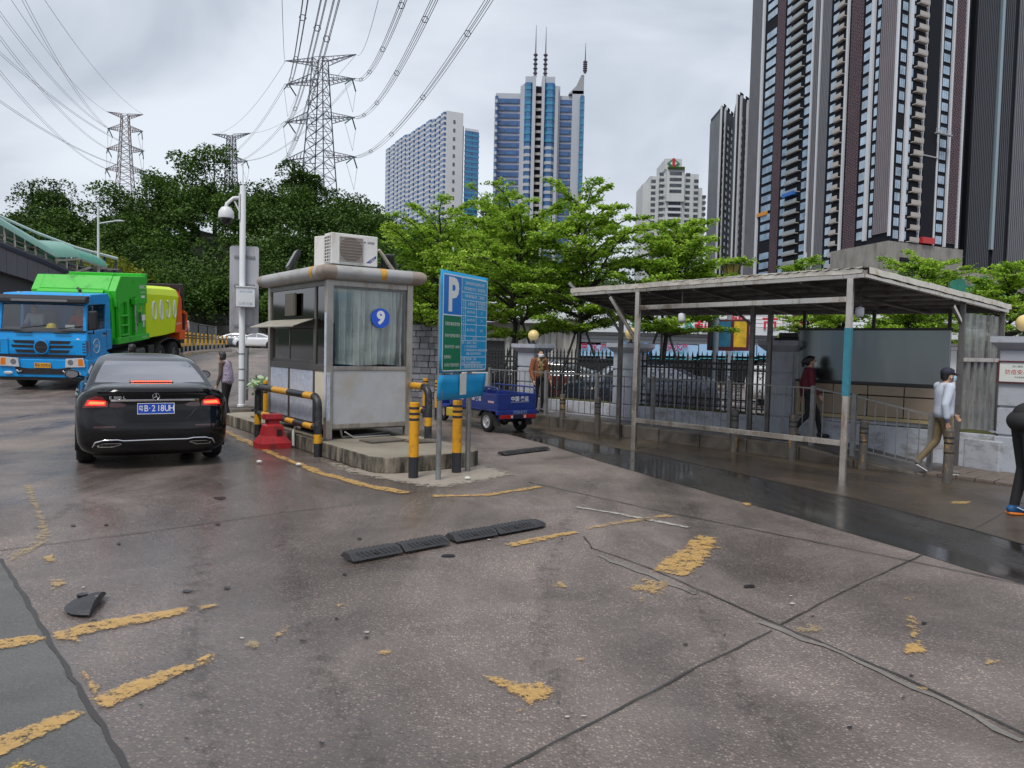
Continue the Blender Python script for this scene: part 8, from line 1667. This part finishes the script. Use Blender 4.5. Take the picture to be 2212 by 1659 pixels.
# 5 person in black half inside the frame
def trainers(t, J, hd):
    for L in 'LR':
        a_ = J['an'+L]; t_ = J['to'+L]; MB().bar(a_+Vector((0, -.06, -.065)), t_+Vector((0, .035, -.022)), .1, .022).build('orange_sole', M('sole_orange', (.8, .22, .03), .5), t, bevel=.006); MB().tube([a_+Vector((.052, .0, .0)), a_+Vector((.056, .07, -.03)), t_+Vector((.042, -.02, .01))], .006, 5).build('shoe_stripe', maskw, t); MB().tube([a_+Vector((-.052, .0, .0)), a_+Vector((-.056, .07, -.03)), t_+Vector((-.042, -.02, .01))], .006, 5).build('shoe_stripe', maskw, t)
    c0 = J['chest']; P = [(tuple(c0), (.2, .15, .2), tuple(c0), 0), (tuple(J['wst']), (.2, .17, .17), tuple(c0), 0), (tuple(J['pel']+Vector((0, 0, .04))), (.2, .17, .13), tuple(c0), 0)]
    for L in 'LR': P += [(tuple(J['sh'+L]), .09, tuple(J['el'+L]), .078), (tuple(J['el'+L]), .078, tuple(J['wr'+L]), .06)]
    shell_cloth(t, P, 'jacket', M('jacket_black', (.014, .014, .016), .75, var=.2, vs=9, bump=.3, bs=14))
person('person all in black with blue and orange trainers bending over near the gateway pillar', (5.35, 7.97, 0), R(-92), 1.78, dict(wst=(0, .13, 1.05), chest=(0, .33, 1.12), neck=(0, .50, 1.13), head=(0, .62, 1.12), shL=(-.175, .38, 1.17), shR=(.175, .38, 1.17), elL=(-.2, .44, .9), elR=(.2, .44, .9), wrL=(-.17, .56, .70), wrR=(.17, .56, .70), knL=(-.09, .05, .49), anR=(.09, .1, .09), toR=(.1, .26, .035)), dict(top=blackc, bot=blackc, shoe=M('trainer_blue', (.01, .08, .22), .6, var=.3, vs=30)), 'short', None, trainers)
# 6 - 7 small figures beyond the car, 8 - 9 in the truck cab
person('dark-haired person standing behind the black sedan beside the truck', (-8.55, 17.3, 0), R(60), 1.56, {}, dict(top=M('shirt_dark', (.06, .06, .07), .85), bot=blackc, shoe=shoe_b), 'bob', None, None, True)
q = gp(432, 36); person('small figure with a pale pink bag beyond the row of small bollards', (q.x-1.2, q.y+1, gz(q.x, q.y)), R(40), 1.7, {}, dict(top=M('shirt_pink', (.55, .42, .38), .85, var=.1), bot=blackc, shoe=shoe_b), 'short')
SIT = dict(pel=(0, -.1, .5), wst=(0, -.12, .66), chest=(0, -.1, .86), neck=(0, -.08, 1.03), head=(0, -.04, 1.17), shL=(-.175, -.1, .98), shR=(.175, -.1, .98), elL=(-.22, .05, .74), elR=(.22, .05, .74), wrL=(-.16, .27, .74), wrR=(.16, .27, .74), hiL=(-.09, -.08, .48), hiR=(.09, -.08, .48), knL=(-.11, .34, .5), knR=(.11, .34, .5), anL=(-.11, .36, .1), anR=(.11, .36, .1), toL=(-.11, .5, .06), toR=(.11, .5, .06))
def seat_in(label, x, mats, k):
    lp = tr.matrix_basis if False else Matrix.Translation(tr.location) @ Euler(tr.rotation_euler).to_matrix().to_4x4(); p = lp @ Vector((x, -.85, 1.08))
    o = person(label, p, TRK, 1.78, SIT, mats, 'short'); o.rotation_euler = tr.rotation_euler; return o
seat_in('driver in an orange vest sitting behind the windscreen of the blue truck', -.62, dict(top=M('vest_orange', (.75, .10, .02), .8, var=.1), bot=blackc, shoe=shoe_b), 0); seat_in('passenger in a pale shirt sitting in the cab of the blue truck', .62, dict(top=M('shirt_pale', (.6, .6, .6), .8, var=.05), bot=blackc, shoe=shoe_b), 1)
